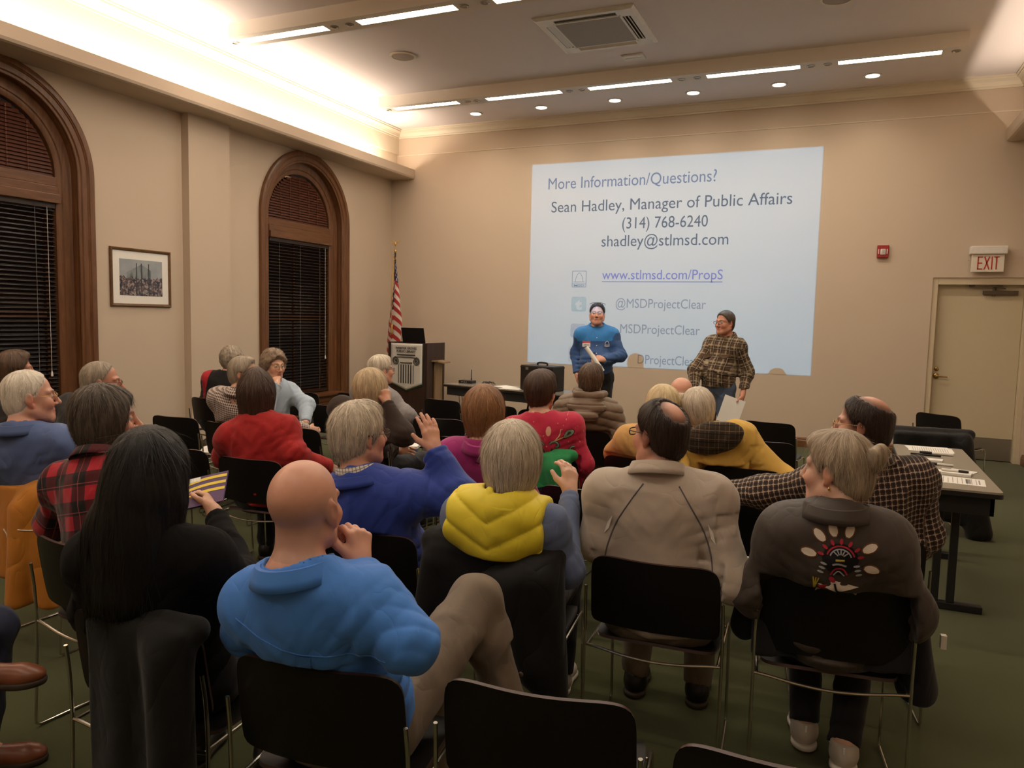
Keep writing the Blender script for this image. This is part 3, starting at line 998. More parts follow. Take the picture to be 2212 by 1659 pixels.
def polygonize(field, ax, B=10):
    X, Y, Z = ax
    n = np.array([len(X), len(Y), len(Z)])
    vol = np.full(n, 1.0, np.float32)
    for i0 in range(0, n[0], B):
        xs = X[i0:i0 + B]
        for j0 in range(0, n[1], B):
            ys = Y[j0:j0 + B]
            zc = []
            spans = list(range(0, n[2], B))
            cs = np.array([[(xs[0] + xs[-1]) / 2, (ys[0] + ys[-1]) / 2, (Z[k] + Z[min(k + B, n[2]) - 1]) / 2] for k in spans])
            hz = np.array([(Z[min(k + B, n[2]) - 1] - Z[k]) / 2 for k in spans])
            Rb = np.sqrt(((xs[-1] - xs[0]) / 2) ** 2 + ((ys[-1] - ys[0]) / 2) ** 2 + hz ** 2) + 0.012
            dc = field.ev(cs)
            for q, k0 in enumerate(spans):
                sl = (slice(i0, i0 + B), slice(j0, j0 + B), slice(k0, k0 + B))
                if abs(dc[q]) > Rb[q] * 1.35 + field.amp:
                    vol[sl] = 1.0 if dc[q] > 0 else -1.0
                    continue
                zs = Z[k0:k0 + B]
                g = np.stack(np.meshgrid(xs, ys, zs, indexing='ij'), -1).reshape(-1, 3)
                pr = field.near(cs[q], Rb[q])
                if not any(p.op == '+' for p in pr):
                    continue
                vol[sl] = field.ev(g, pr).reshape(len(xs), len(ys), len(zs))
    ins = vol < 0
    s8 = np.zeros(n - 1, np.int8)
    for c in _CORN:
        s8 += ins[c[0]:n[0] - 1 + c[0], c[1]:n[1] - 1 + c[1], c[2]:n[2] - 1 + c[2]]
    act = np.argwhere((s8 > 0) & (s8 < 8))
    if len(act) == 0:
        return np.zeros((0, 3)), np.zeros((0, 4), int)
    idx = np.full(n - 1, -1, np.int32)
    idx[act[:, 0], act[:, 1], act[:, 2]] = np.arange(len(act))
    cv = np.stack([vol[act[:, 0] + c[0], act[:, 1] + c[1], act[:, 2] + c[2]] for c in _CORN], 1).astype(np.float64)
    cp = np.stack([np.stack([X[act[:, 0] + c[0]], Y[act[:, 1] + c[1]], Z[act[:, 2] + c[2]]], 1) for c in _CORN], 1)
    acc = np.zeros((len(act), 3))
    cnt = np.zeros(len(act))
    for a, b in _EDGE:
        va, vb = cv[:, a], cv[:, b]
        m = (va < 0) != (vb < 0)
        t = np.where(m, va / np.where(m, va - vb, 1), 0)
        acc += np.where(m[:, None], cp[:, a] + (cp[:, b] - cp[:, a]) * t[:, None], 0)
        cnt += m
    verts = acc / cnt[:, None]
    quads = []
    for axn in range(3):
        sh = [0, 0, 0]
        sh[axn] = 1
        a = ins[:n[0] - sh[0], :n[1] - sh[1], :n[2] - sh[2]]
        b = ins[sh[0]:, sh[1]:, sh[2]:]
        e = np.argwhere(a != b)
        o1, o2 = [(1, 2), (2, 0), (0, 1)][axn]
        ok = (e[:, o1] > 0) & (e[:, o2] > 0) & (e[:, o1] < n[o1] - 1) & (e[:, o2] < n[o2] - 1)
        e = e[ok]
        d1, d2 = np.zeros(3, int), np.zeros(3, int)
        d1[o1], d2[o2] = 1, 1
        q = np.stack([idx[tuple((e - d1 - d2).T)], idx[tuple((e - d2).T)], idx[tuple(e.T)], idx[tuple((e - d1).T)]], 1)
        fl = a[tuple(e.T)]
        q = np.where(fl[:, None], q, q[:, ::-1])
        quads.append(q)
    return verts, np.concatenate(quads)

def bounds(prims, pad=0.03):
    lo = np.min([q.c - q.r for q in prims if q.op == '+'], 0) - pad
    hi = np.max([q.c + q.r for q in prims if q.op == '+'], 0) + pad
    return lo, hi

def field_mesh(name, field, coarse, fine=None, spans=((), (), ()), lo=None, hi=None, relax=1):
    l, h = bounds(field.prims)
    if lo is not None: l = np.maximum(l, lo)
    if hi is not None: h = np.minimum(h, hi)
    ax = [axis(l[i], h[i], coarse, fine or coarse, spans[i] if fine else ()) for i in range(3)]
    v, q = polygonize(field, ax)
    if len(v) == 0:
        raise RuntimeError('empty field ' + name)
    for _ in range(relax):
        # one light umbrella smoothing takes the grid's grain away
        s = np.zeros_like(v)
        c = np.zeros(len(v))
        for a, b in ((0, 1), (1, 2), (2, 3), (3, 0)):
            np.add.at(s, q[:, a], v[q[:, b]]); np.add.at(c, q[:, a], 1)
            np.add.at(s, q[:, b], v[q[:, a]]); np.add.at(c, q[:, b], 1)
        v = v * 0.5 + 0.5 * s / np.maximum(c, 1)[:, None]
    return raw_mesh(name, v, q), v

_rs = np.random.RandomState(5)
_WD = _rs.normal(size=(12, 3))
_WD /= np.linalg.norm(_WD, axis=1)[:, None]
_WP = _rs.uniform(0, 6.28, 12)
def waves(p, freq, n=6, seed=0):
    """smooth pseudo-noise, about -1..1"""
    o = 0
    for i in range(n):
        j = (i + seed) % 12
        o = o + np.sin(p @ _WD[j] * freq * (0.7 + 0.13 * i) + _WP[j] + 1.3 * np.sin(p @ _WD[(j + 5) % 12] * freq * 0.6 + i))
    return o / n * 1.4

def seg_dist(p, a, b):
    a, b = np.asarray(a, float), np.asarray(b, float)
    ab = b - a
    t = np.clip((p - a) @ ab / max(ab @ ab, 1e-9), 0, 1)
    return np.linalg.norm(p - a - t[:, None] * ab, axis=1), t
# ================================================================== PEOPLE
def skin_mat():
    t = NT('skin')
    tint = t.attr('tint', 'Color')
    o = t.obj()
    n = t.noise(60, o, 3)
    col = t.mix(t.math('MULTIPLY', n, 0.22), tint, (0.42, 0.12, 0.07))
    t.bump(t.noise(420, o, 2), 0.10, 0.002)
    t.b.inputs['Subsurface Weight'].default_value = 0.0
    return t.done(col, 0.42, 0.45)
M_SKIN = skin_mat()

TONES = {}
def hair_mat(name, dark, light, rough=0.42):
    TONES[name] = tuple((a + b) * 0.5 for a, b in zip(dark, light))
    t = NT(name)
    st = t.attr('strand')
    n = t.noise(1.0, st, 4, 0.6)
    n2 = t.noise(0.28, st, 2)
    f = t.math('ADD', t.math('MULTIPLY', n, 0.6), t.math('MULTIPLY', n2, 0.4))
    col = t.ramp(f, [(0.30, dark), (0.50, tuple((a + b) / 2 for a, b in zip(dark, light))), (0.68, light)])
    t.bump(n, 0.6, 0.005)
    return t.done(col, rough, 0.3)

# ---- head, in its own frame: centre between the ears, +Y the face, 0.236 tall
CRAN_C, CRAN_R = V(0, -0.013, 0.034), V(0.0755, 0.097, 0.086)
def head_prims(T, nose=1.0, jaw=1.0):
    """T(p): head frame -> body frame, R: rotation"""
    t, R = T
    def w(x, y, z): return R @ V(x, y, z) + t
    pr = [ell(w(*CRAN_C), CRAN_R, R, 0.02),
          ell(w(0, 0.018, -0.03), V(0.064 * jaw, 0.074, 0.082), R, 0.03),
          ell(w(0, 0.040, -0.065), V(0.047 * jaw, 0.050, 0.050), R, 0.025),
          ball(w(0, 0.078, -0.100), 0.020 * jaw, 0.03)]
    for s in (-1, 1):
        pr += [cone(w(s * 0.060 * jaw, 0.0, -0.060), w(s * 0.022, 0.072, -0.100), 0.016, 0.016, 0.03),
               ball(w(s * 0.040, 0.066, -0.030), 0.024, 0.025),
               cone(w(s * 0.014, 0.089, 0.024), w(s * 0.050, 0.068, 0.024), 0.009, 0.008, 0.016),
               ball(w(s * 0.032, 0.101, 0.004), 0.0150, 0.016, '-')]
    pr += [cone(w(0, 0.090, 0.016), w(0, 0.112 + 0.006 * nose, -0.030), 0.0075, 0.0115 * nose, 0.014),
           ball(w(0.012, 0.103, -0.036), 0.0085, 0.008), ball(w(-0.012, 0.103, -0.036), 0.0085, 0.008),
           cone(w(-0.018, 0.090, -0.062), w(0.018, 0.090, -0.062), 0.0085, 0.0085, 0.010),
           cone(w(-0.014, 0.090, -0.074), w(0.014, 0.090, -0.074), 0.0085, 0.0085, 0.010),
           cone(w(-0.024, 0.099, -0.068), w(0.024, 0.099, -0.068), 0.0022, 0.0022, 0.004, '-')]
    for s in (-1, 1):
        pr += [ball(w(s * 0.032, 0.080, 0.003), 0.0125, 0.004)]
        Re = R @ rot_z(s * -0.42) @ rot_x(0.14)
        pr += [ell(w(s * 0.079, -0.012, -0.004), V(0.0085, 0.019, 0.033), Re, 0.008),
               ball(w(s * 0.077, 0.000, -0.036), 0.0095, 0.008),
               ell(w(s * 0.090, -0.012, 0.002), V(0.0065, 0.010, 0.018), Re, 0.004, '-')]
    return pr

def hand_prims(w, d, n, side, curl=0.5, spread=0.12, thumb=0.6, s=1.0):
    """wrist w, finger direction d, palm normal n (towards which the fingers curl); side +1 right, -1 left"""
    w, d, n = V(*w), V(*d), V(*n)
    d /= np.linalg.norm(d)
    n -= d * (n @ d)
    n /= np.linalg.norm(n)
    u = np.cross(d, n) * side          # towards the thumb
    pr = [cone(w - d * 0.01, w + d * 0.03, 0.025 * s, 0.024 * s, 0.02)]
    lens = (0.071, 0.079, 0.073, 0.057)
    base = []
    for i in range(4):
        o = (1.5 - i) * 0.0195 * s
        kn = w + d * (0.088 - 0.006 * abs(i - 1.2)) * s + u * o
        pr.append(cone(w + d * 0.02 + u * o * 0.55, kn, 0.0145 * s, 0.0115 * s, 0.014))
        base.append((kn, o))
    for i, (kn, o) in enumerate(base):
        c = curl if np.isscalar(curl) else curl[i]
        f = d + u * (spread * (1.5 - i) * 0.5)
        f /= np.linalg.norm(f)
        p = kn
        ang = 0.0
        for j, fr in enumerate((0.45, 0.31, 0.24)):
            ang += c * (0.9, 1.1, 0.8)[j]
            q = p + (f * math.cos(ang) + n * math.sin(ang)) * lens[i] * fr * s
            pr.append(cone(p, q, (0.0098 - 0.0008 * j) * s, (0.0090 - 0.0010 * j) * s, 0.0045))
            p = q
    tb = w + d * 0.025 * s + u * 0.024 * s
    f = d * 0.62 + u * 0.72 * (1.1 - thumb * 0.6) + n * thumb * 0.7
    f /= np.linalg.norm(f)
    q = tb + f * 0.045 * s
    g = f * 0.7 + d * 0.5 + n * 0.1
    g /= np.linalg.norm(g)
    pr += [cone(tb - f * 0.01, q, 0.0155 * s, 0.0115 * s, 0.014), cone(q, q + g * 0.034 * s, 0.0112 * s, 0.0088 * s, 0.006)]
    return pr

class Sk:
    """a posed skeleton in the person's own frame (feet on z=0, facing +Y, +X their right)"""
    def __init__(s, zt, lean=0.04, side=0.0, yaw=0.0, pitch=0.0, tilt=0.0, w=1.0, d=1.0, stand=False, seat=0.445, twist=0.0, hs=1.0,
                 armR=None, armL=None, legR=None, legL=None, belly=0.0, slump=0.0, bust=0.0, hipy=0.0, neck=0.0, drop=0.0, aw=1.0):
        s.aw = aw
        s.zt, s.w, s.d, s.stand, s.belly, s.bust, s.hs = zt, w, d, stand, belly, bust, hs
        s.pel = V(0, hipy, 0.95 * zt / 1.78) if stand else V(0, hipy, seat + 0.085)
        s.hc = V(side, lean, zt - 0.120 * hs)
        s.HR = rot_z(math.radians(yaw)) @ rot_x(math.radians(-pitch)) @ rot_y(math.radians(tilt))
        s.nb = V(side * 0.85, lean - 0.055 - neck, zt - 0.285 - slump)
        ax = s.nb - s.pel
        L = np.linalg.norm(ax)
        z = ax / L
        tw = math.radians(twist)
        x = V(math.cos(tw), math.sin(tw), 0)
        x = x - z * (x @ z); x /= np.linalg.norm(x)
        s.SR = np.stack([x, np.cross(z, x), z], 1)
        s.L = L
        s.sh = {q: s.nb + x * (0.162 * w * q) - z * (0.062 + drop) + V(0, 0.005, 0) for q in (1, -1)}
        dz = 0.66 if not stand else 0
        def default_arm(q):
            if stand:
                return (s.sh[q] + V(q * 0.07, -0.03, -0.30), s.sh[q] + V(q * 0.08, 0.06, -0.55), None, None, None)
            el = s.sh[q] + V(q * 0.075, 0.035, -0.265)
            return (el, V(q * 0.13, s.pel[1] + 0.30, seat + 0.20), V(-q * 0.5, 0.85, -0.15), V(-q * .1, 0, -1), 0.35)
        s.arm = {1: armR or default_arm(1), -1: armL or default_arm(-1)}
        s.arm = {q: tuple(a) + (None,) * (5 - len(a)) for q, a in s.arm.items()}
        def default_leg(q):
            if stand:
                return (V(q * 0.105, s.pel[1] + 0.02, s.pel[2] * 0.53), V(q * 0.11, s.pel[1] - 0.01, 0.085), 0.0)
            return (V(q * 0.13, s.pel[1] + 0.42, seat + 0.055), V(q * 0.13, s.pel[1] + 0.40, 0.09), 0.0)
        s.leg = {1: legR or default_leg(1), -1: legL or default_leg(-1)}
        s.leg = {q: tuple(a) + (0.0,) * (3 - len(a)) for q, a in s.leg.items()}
        s.hip = {q: s.pel + V(q * 0.092 * w, 0.0, -0.02) for q in (1, -1)}
    def sp(s, t, y=0.0, x=0.0):
        return s.pel + (s.nb - s.pel) * t + s.SR @ V(x, y, 0)
    def torso(s, o=0.0):
        w, d, R, L = s.w, s.d, s.SR, s.L
        k = 0.06
        pr = [ell(s.pel + V(0, 0, 0.02), V(0.172 * w + o, 0.125 * d + o, 0.13 + o), None, k),
              ell(s.sp(0.35), V(0.152 * w + o, 0.118 * d + o, 0.15 + o), R, k),
              ell(s.sp(0.70), V(0.166 * w + o, 0.118 * d + o, 0.19 + o), R, k),
              cone(s.sh[1], s.sh[-1], 0.060 + o, 0.060 + o, k)]
        for q in (1, -1):
            pr.append(cone(s.nb + s.SR @ V(q * 0.025, -0.01, 0.015), s.sh[q] + s.SR @ V(-q * 0.02, -0.008, 0.004), 0.042 + o, 0.046 + o, 0.04))
            pr.append(ball(s.sh[q], 0.060 * (0.7 + 0.3 * w) + o, 0.04))
            if s.bust:
                pr.append(ball(s.sp(0.68, 0.085 * d, q * 0.075), 0.062 * s.bust + o, 0.05))
        if s.belly:
            pr.append(ell(s.sp(0.28, 0.055 + 0.04 * s.belly), V(0.150 * w + o, 0.13 * s.belly + o, 0.15 + o), R, 0.07))
        return pr
    def neck(s, o=0.0):
        t, R = s.hc, s.HR
        return [cone(s.nb + V(0, 0.0, -0.02), t + R @ V(0, -0.030, -0.050) * s.hs, 0.060 + o, 0.054 + o, 0.035)]
    def arms(s, o=0.0, to=1.0, k=0.035):
        pr = []
        for q in (1, -1):
            el, wr = V(*s.arm[q][0]), V(*s.arm[q][1])
            g = (0.75 + 0.25 * s.w) * s.aw
            pr.append(cone(s.sh[q], el, 0.052 * g + o, 0.042 * g + o * 1.1, k))
            if to > 0:
                e = el + (wr - el) * to
                pr.append(cone(el, e, 0.042 * g + o * 1.1, (0.042 - 0.016 * to) * g + o * 0.9, k))
        return pr
    def legs(s, o=0.0, to=1.0):
        pr = []
        for q in (1, -1):
            kn, an, _ = s.leg[q]
            kn, an = V(*kn), V(*an)
            pr.append(cone(s.hip[q], kn, 0.088 * (0.6 + 0.4 * s.w) + o, 0.060 + o, 0.045))
            e = kn + (an - kn) * to
            pr.append(cone(kn, e, 0.058 + o, 0.058 - 0.02 * to + o * 1.3, 0.04))
            pr.append(ball(kn + (an - kn) * 0.30 + V(0, -0.012, 0), 0.052 + o, 0.05))
        return pr
    def foot(s, q, o=0.0):
        kn, an, yaw = s.leg[q]
        an = V(*an)
        dn = an - V(*kn)
        dn /= np.linalg.norm(dn)
        f = V(-math.sin(math.radians(yaw)), math.cos(math.radians(yaw)), 0)
        if len(s.leg[q]) > 2 and abs(dn[2]) < 0.75:
            f = f - dn * (f @ dn); f /= np.linalg.norm(f)
        up = -dn if abs(dn[2]) < 0.75 else V(0, 0, 1)
        return an, f, up
    def feet(s, o=0.0):
        pr = []
        for q in (1, -1):
            an, f, up = s.foot(q)
            pr += [cone(an, an - up * 0.045 - f * 0.025, 0.040 + o, 0.034 + o, 0.03), cone(an - up * 0.045 + f * 0.02, an - up * 0.055 + f * 0.14, 0.038 + o, 0.028 + o, 0.03)]
        return pr
    def hands(s):
        pr = []
        for q in (1, -1):
            a = s.arm[q]
            el, wr = V(*a[0]), V(*a[1])
            d = V(*a[2]) if a[2] is not None else wr - el
            n = V(*a[3]) if a[3] is not None else V(-q, 0, -0.2)
            cu = a[4] if a[4] is not None else 0.4
            pr += hand_prims(wr, d, n, q, cu)
        return pr
    def cuff_cuts(s, back=0.0):
        out = []
        for q in (1, -1):
            el, wr = V(*s.arm[q][0]), V(*s.arm[q][1])
            d = (wr - el) / np.linalg.norm(wr - el)
            c = wr - d * back
            n = d
            # only near the wrist: a big ball beyond the cuff plane
            out.append(P((lambda c, n: (lambda p: np.maximum(np.maximum((c - p) @ n, np.linalg.norm(p - c, axis=1) - 0.16), -1)))(c, n), c, 0.16, 0.004, '-'))
        return out

SKINS = {'fair': (0.62, 0.35, 0.235), 'pink': (0.66, 0.345, 0.245), 'pale': (0.70, 0.43, 0.32), 'ruddy': (0.58, 0.27, 0.18), 'tan': (0.50, 0.27, 0.165)}

def tint_of(sk, v, skin, lips=True, brow=(0.10, 0.06, 0.04), stubble=None, beard=None):
    base = np.array(SKINS[skin])
    c = np.tile(base, (len(v), 1))
    q = (v - sk.hc) @ sk.HR / sk.hs
    def mixc(m, col, a=1.0):
        m = np.clip(m, 0, 1)[:, None] * a
        c[:] = c * (1 - m) + np.array(col) * m
    cheeks = np.exp(-(((np.abs(q[:, 0]) - 0.045) / 0.022) ** 2 + ((q[:, 2] + 0.032) / 0.022) ** 2)) * (q[:, 1] > 0.04)
    mixc(cheeks, base * V(1.0, 0.72, 0.68), 0.8)
    ears = (np.abs(q[:, 0]) > 0.074) & (np.abs(q[:, 2]) < 0.05) & (q[:, 1] < 0.02)
    mixc(ears * 1.0, base * V(1.02, 0.74, 0.70), 0.8)
    mouth = np.exp(-((q[:, 0] / 0.022) ** 4 + ((q[:, 2] + 0.068) / 0.012) ** 4)) * (q[:, 1] > 0.08)
    mixc(mouth, (0.36, 0.10, 0.08), 0.75)
    br = np.exp(-(((np.abs(q[:, 0]) - 0.032) / 0.020) ** 4 + ((q[:, 2] - 0.027) / 0.0055) ** 4)) * (q[:, 1] > 0.05)
    mixc(br, brow, 0.7)
    ey = ((np.abs(q[:, 0]) - 0.032) / 0.015) ** 2 + ((q[:, 2] - 0.003) / 0.0068) ** 2
    mixc((ey < 1) * (q[:, 1] > 0.06), (0.55, 0.50, 0.45))
    ir = ((np.abs(q[:, 0]) - 0.032) / 0.006) ** 2 + ((q[:, 2] - 0.003) / 0.0062) ** 2
    mixc((ir < 1) * (q[:, 1] > 0.06), (0.04, 0.035, 0.03))
    lid = np.exp(-((ey - 1.3) / 0.5) ** 2) * (q[:, 1] > 0.06)
    mixc(lid, base * 0.62, 0.6)
    if stubble is not None:
        e = np.linalg.norm((q - V(0, -0.03, -0.012)) / V(0.10, 0.10, 0.088), axis=1)
        front = 0.80 * (q[:, 1] - 0.012) - 0.60 * (q[:, 2] + 0.01)
        m = np.clip((-front) / 0.02, 0, 1) * (q[:, 2] > -0.095) * np.clip((0.052 - q[:, 2]) / 0.05, 0, 1) * np.clip((0.03 - q[:, 1]) / 0.03, 0, 1)
        mixc(m, stubble, 0.45)
    if beard is not None:
        m = np.clip((-0.045 - q[:, 2]) / 0.02, 0, 1) * (q[:, 1] > 0.0) * (q[:, 2] > -0.13)
        mixc(m, beard, 0.5)
    return c

# ---- hair
def strand_attr(sk, v, freq=60.0, crown=(0, -0.035, 0.0), fall=0.16, straight=False):
    q = (v - sk.hc) @ sk.HR / sk.hs - np.array(crown)
    az = np.arctan2(q[:, 0], q[:, 1])
    rad = np.sqrt(q[:, 0] ** 2 + q[:, 1] ** 2)
    th = np.arctan2(rad, q[:, 2])
    m = np.minimum(rad / 0.045, 1.0)
    return np.stack([np.cos(az) * freq * 0.16 * m, np.sin(az) * freq * 0.16 * m, th * freq * 0.16 * fall], 1)

def hair_field(sk, style, seed=0, bald=(-0.035, 0.112, 0.057, 0.072, 0.050, 0.45), vol=1.0, amp=0.0025, rec=0.0, length=0.0, face=1.0):
    t, R, hs = sk.hc, sk.HR, sk.hs
    def w(x, y, z): return R @ (V(x, y, z) * hs) + t
    def shell(th, up=0.0, back=0.0):
        return ell(w(CRAN_C[0], CRAN_C[1] - back, CRAN_C[2] + up), (CRAN_R + th) * hs, R, 0.02)
    def plane(n, c, k=0.012):
        return half(R @ V(*n), w(*c), k)
    pr = []
    ear = [ell(w(s * 0.078, 0.0, -0.012), V(0.02, 0.017, 0.030) * hs, R, 0.012, '-') for s in (1, -1)]
    lowback = ell(w(0, -0.045, -0.030), V(0.066, 0.062, 0.070) * hs, R, 0.03)
    if style == 'short':
        pr = [shell(0.010 * vol), lowback]
        pr += [plane((0, 0.86, -0.50), (0, 0.044 - rec, 0.03)), plane((0, 0.25, -0.97), (0, -0.05, -0.088)), plane((0, 1, -0.15), (0, 0.086 - rec, 0.09))]
        pr += ear
    elif style == 'full':        # thicker, a little longer over the nape and ears
        pr = [shell(0.019 * vol), lowback, ell(w(0, -0.055, -0.015), V(0.066, 0.058, 0.078) * hs, R, 0.03), ell(w(0, 0.035, 0.098), V(0.055, 0.05, 0.030) * vol * hs, R, 0.03)]
        pr += [plane((0, 0.86, -0.50), (0, 0.050 - rec, 0.028)), plane((0, 0.25, -0.97), (0, -0.05, -0.092 - length)), plane((0, 1, -0.1), (0, 0.094 - rec, 0.09))]
        pr += ear
    elif style == 'fringe':      # bald crown, hair round the sides and back
        pr = [shell(0.011 * vol), ell(w(0, -0.048, -0.028), V(0.070, 0.064, 0.075) * hs, R, 0.03)]
        pr += [plane((0, 0.86, -0.50), (0, 0.036, 0.03)), plane((0, 0.25, -0.97), (0, -0.05, -0.092))]
        pr += [ell(w(0, bald[0], bald[1]), V(*bald[2:5]) * hs, R @ rot_x(bald[5]), 0.032, '-')]
        pr += ear
    elif style == 'bob':
        low = -0.105 - length
        pr = [shell(0.026 * vol), ell(w(0, -0.018, -0.030), V(0.100, 0.108, 0.125 + length) * vol * hs, R, 0.04)]
        pr += [ell(w(0, 0.135, -0.035), V(0.064 * face, 0.115, 0.118) * hs, R, 0.018, '-'), plane((0, 0.95, -0.3), (0, 0.070, 0.0)), plane((0, 0.15, -1), (0, 0, low))]
    elif style == 'long':
        pr = [shell(0.022 * vol), ell(w(0, -0.016, -0.035), V(0.092, 0.105, 0.13) * hs, R, 0.04),
              cone(w(0, -0.060, -0.05), w(-0.015, -0.105, -0.30), 0.098, 0.075, 0.05), ell(w(-0.030, -0.098, -0.23), V(0.125, 0.055, 0.17) * hs, R @ rot_x(0.08), 0.05),
              cone(w(-0.05, -0.07, -0.12), w(-0.115, -0.110, -0.40), 0.055, 0.022, 0.04), cone(w(0.055, -0.02, -0.08), w(0.078, -0.045, -0.24), 0.042, 0.026, 0.04)]
        pr += [ell(w(0, 0.130, -0.045), V(0.060, 0.112, 0.125) * hs, R, 0.018, '-'), plane((0, 0.95, -0.3), (0, 0.066, 0.0))]
    elif style == 'curly':
        pr = [shell(0.028 * vol), ell(w(0, -0.050, -0.020), V(0.082, 0.070, 0.085) * vol * hs, R, 0.04)]
        pr += [ell(w(s * 0.072, 0.0, 0.02), V(0.028, 0.045, 0.05) * vol * hs, R, 0.03) for s in (1, -1)]
        pr += [plane((0, 0.86, -0.50), (0, 0.050, 0.022)), plane((0, 0.25, -0.97), (0, -0.05, -0.100)), plane((0, 1, 0), (0, 0.100, 0.08))]
        amp = max(amp, 0.007)
    elif style == 'bun':
        pr = [shell(0.014), ell(w(0, -0.055, -0.03), V(0.066, 0.062, 0.075) * hs, R, 0.03), ell(w(0.0, -0.128, 0.045), V(0.036, 0.028, 0.050) * hs, R @ rot_x(0.3), 0.010),
              ell(w(0, 0.055, 0.085), V(0.060, 0.045, 0.035) * hs, R, 0.03)]
        pr += [plane((0, 0.86, -0.50), (0, 0.046, 0.028)), plane((0, 0.35, -0.94), (0, -0.05, -0.085)), plane((0, 1, -0.1), (0, 0.098, 0.09))] + ear
    cr = np.array((0, -0.035, 0.0))
    rp = seed * 1.7
    def disp(p):
        q = (p - t) @ R / hs - cr
        az = np.arctan2(q[:, 0], q[:, 1])
        th = np.arctan2(np.sqrt(q[:, 0] ** 2 + q[:, 1] ** 2), q[:, 2])
        if style == 'curly':
            return amp * (0.7 * waves(q, 95, 6, seed) + 0.4 * waves(q, 190, 5, seed + 3))
        s = np.sin(az * 13 + rp + 1.5 * np.sin(th * 3 + rp)) + 0.8 * np.sin(az * 29 + 2.1 * rp + th * 2) + 0.7 * np.sin(az * 47 + th * 3.0 + rp)
        return amp * (0.35 * s + 0.8 * waves(q, 26, 5, seed)) * np.minimum(th / 0.35, 1)
    return Field(pr, disp, amp * 2)

def hair_strands(sk, f, v, n, L, wd, lift, curl, seed):
    """fine tapering ribbons lying along the hair, so that its surface and edges break up"""
    rs = np.random.RandomState(seed + 11)
    p = v[rs.randint(0, len(v), n)] + rs.normal(size=(n, 3)) * 0.0015
    R, t = sk.HR, sk.hc
    cr = R @ V(0, -0.035, 0.0) * sk.hs + t
    up = R @ V(0, 0, 1)
    S = 5
    seg = L / (S - 1) * rs.uniform(0.6, 1.3, n)[:, None]
    jit = rs.normal(size=(n, 3)) * (0.6 if curl else 0.14)
    pts, sides = [], []
    for i in range(S):
        r = p - cr
        rn = r / np.maximum(np.linalg.norm(r, axis=1), 1e-6)[:, None]
        low = np.clip((-(r @ up) - 0.03) / 0.06, 0, 1)[:, None]
        rn = rn * (1 - low) + (rn - (rn @ up)[:, None] * up) * low
        rn /= np.maximum(np.linalg.norm(rn, axis=1), 1e-6)[:, None]
        tg = -up + (rn @ up)[:, None] * rn
        tg = tg / np.maximum(np.linalg.norm(tg, axis=1), 0.15)[:, None] + jit + (rs.normal(size=(n, 3)) * 0.8 if curl else 0)
        tg /= np.linalg.norm(tg, axis=1)[:, None]
        sd = np.cross(tg, rn)
        sd /= np.maximum(np.linalg.norm(sd, axis=1), 1e-6)[:, None]
        d = f.ev(p)
        tgt = lift * (0.3 + (i / (S - 1)) ** 1.5 * 1.4) - (0.002 if i == 0 else 0)
        p = p + rn * np.clip(tgt - d, -0.004 if i < 3 else 0.0, 0.01)[:, None]
        w = wd * (1.0, 0.95, 0.8, 0.55, 0.12)[i] * 0.5
        pts.append(np.stack([p - sd * w, p + sd * w], 1))
        p = p + tg * seg
    V_ = np.stack(pts, 1).reshape(n, S * 2, 3)
    q = np.array([[2 * i, 2 * i + 1, 2 * i + 3, 2 * i + 2] for i in range(S - 1)])
    Q = (q[None] + (np.arange(n) * S * 2)[:, None, None]).reshape(-1, 4)
    a = np.repeat(rs.uniform(0, 60, (n, 1, 3)), S * 2, 1) + np.linspace(0, 0.5, S * 2)[None, :, None]
    return V_.reshape(-1, 3), Q, a.reshape(-1, 3)

# ---- cloth
def cloth_coords(sk, v, standing=False):
    """(u, v) along the torso or the nearest arm, in metres"""
    T = (v - sk.pel) @ sk.SR
    tor = np.linalg.norm((T - V(0, 0, np.clip(0.5, 0, 1) * sk.L)) * V(1, 1, 0.0), axis=1)
    ang = np.arctan2(T[:, 0], -T[:, 1])
    uu = np.where(np.abs(T[:, 0]) < 0.16, T[:, 0], np.sign(T[:, 0]) * (0.16 + (np.abs(ang) - 1.0) * 0.12))
    uu = T[:, 0] + np.sign(T[:, 0]) * np.clip(np.abs(T[:, 0]) - 0.10, 0, 1) ** 2 * 2.0
    uu = np.where(T[:, 1] < 0.02, uu, uu + 0.0)
    out = np.stack([uu, T[:, 2], np.zeros(len(v))], 1)
    bd = np.abs(np.linalg.norm(T[:, :2] / V(0.175 * sk.w, 0.125 * sk.d), axis=1) - 1) * 0.12
    bd = np.where(T[:, 2] > sk.L * 0.98, bd + 0.05, bd)
    for q in (1, -1):
        sh, el, wr = sk.sh[q], V(*sk.arm[q][0]), V(*sk.arm[q][1])
        off = 0.0
        for a, b, r in ((sh, el, 0.055), (el, wr, 0.045)):
            d, t = seg_dist(v, a, b)
            L = np.linalg.norm(b - a)
            z = (b - a) / L
            ref = V(q * 0.6, -0.6, 0.5)
            y = ref - z * (ref @ z); y /= np.linalg.norm(y)
            x = np.cross(y, z)
            an = np.arctan2((v - a) @ x, (v - a) @ y)
            e = d - r
            m = (e < bd) & ((v - a) @ z > 0.02) if r == 0.055 else (e < bd)
            out[m] = np.stack([an * 0.06, -(off + (v - a) @ z) + sk.L, np.full(len(v), 1.0)], 1)[m]
            bd = np.minimum(bd, e)
            off += L
    return out

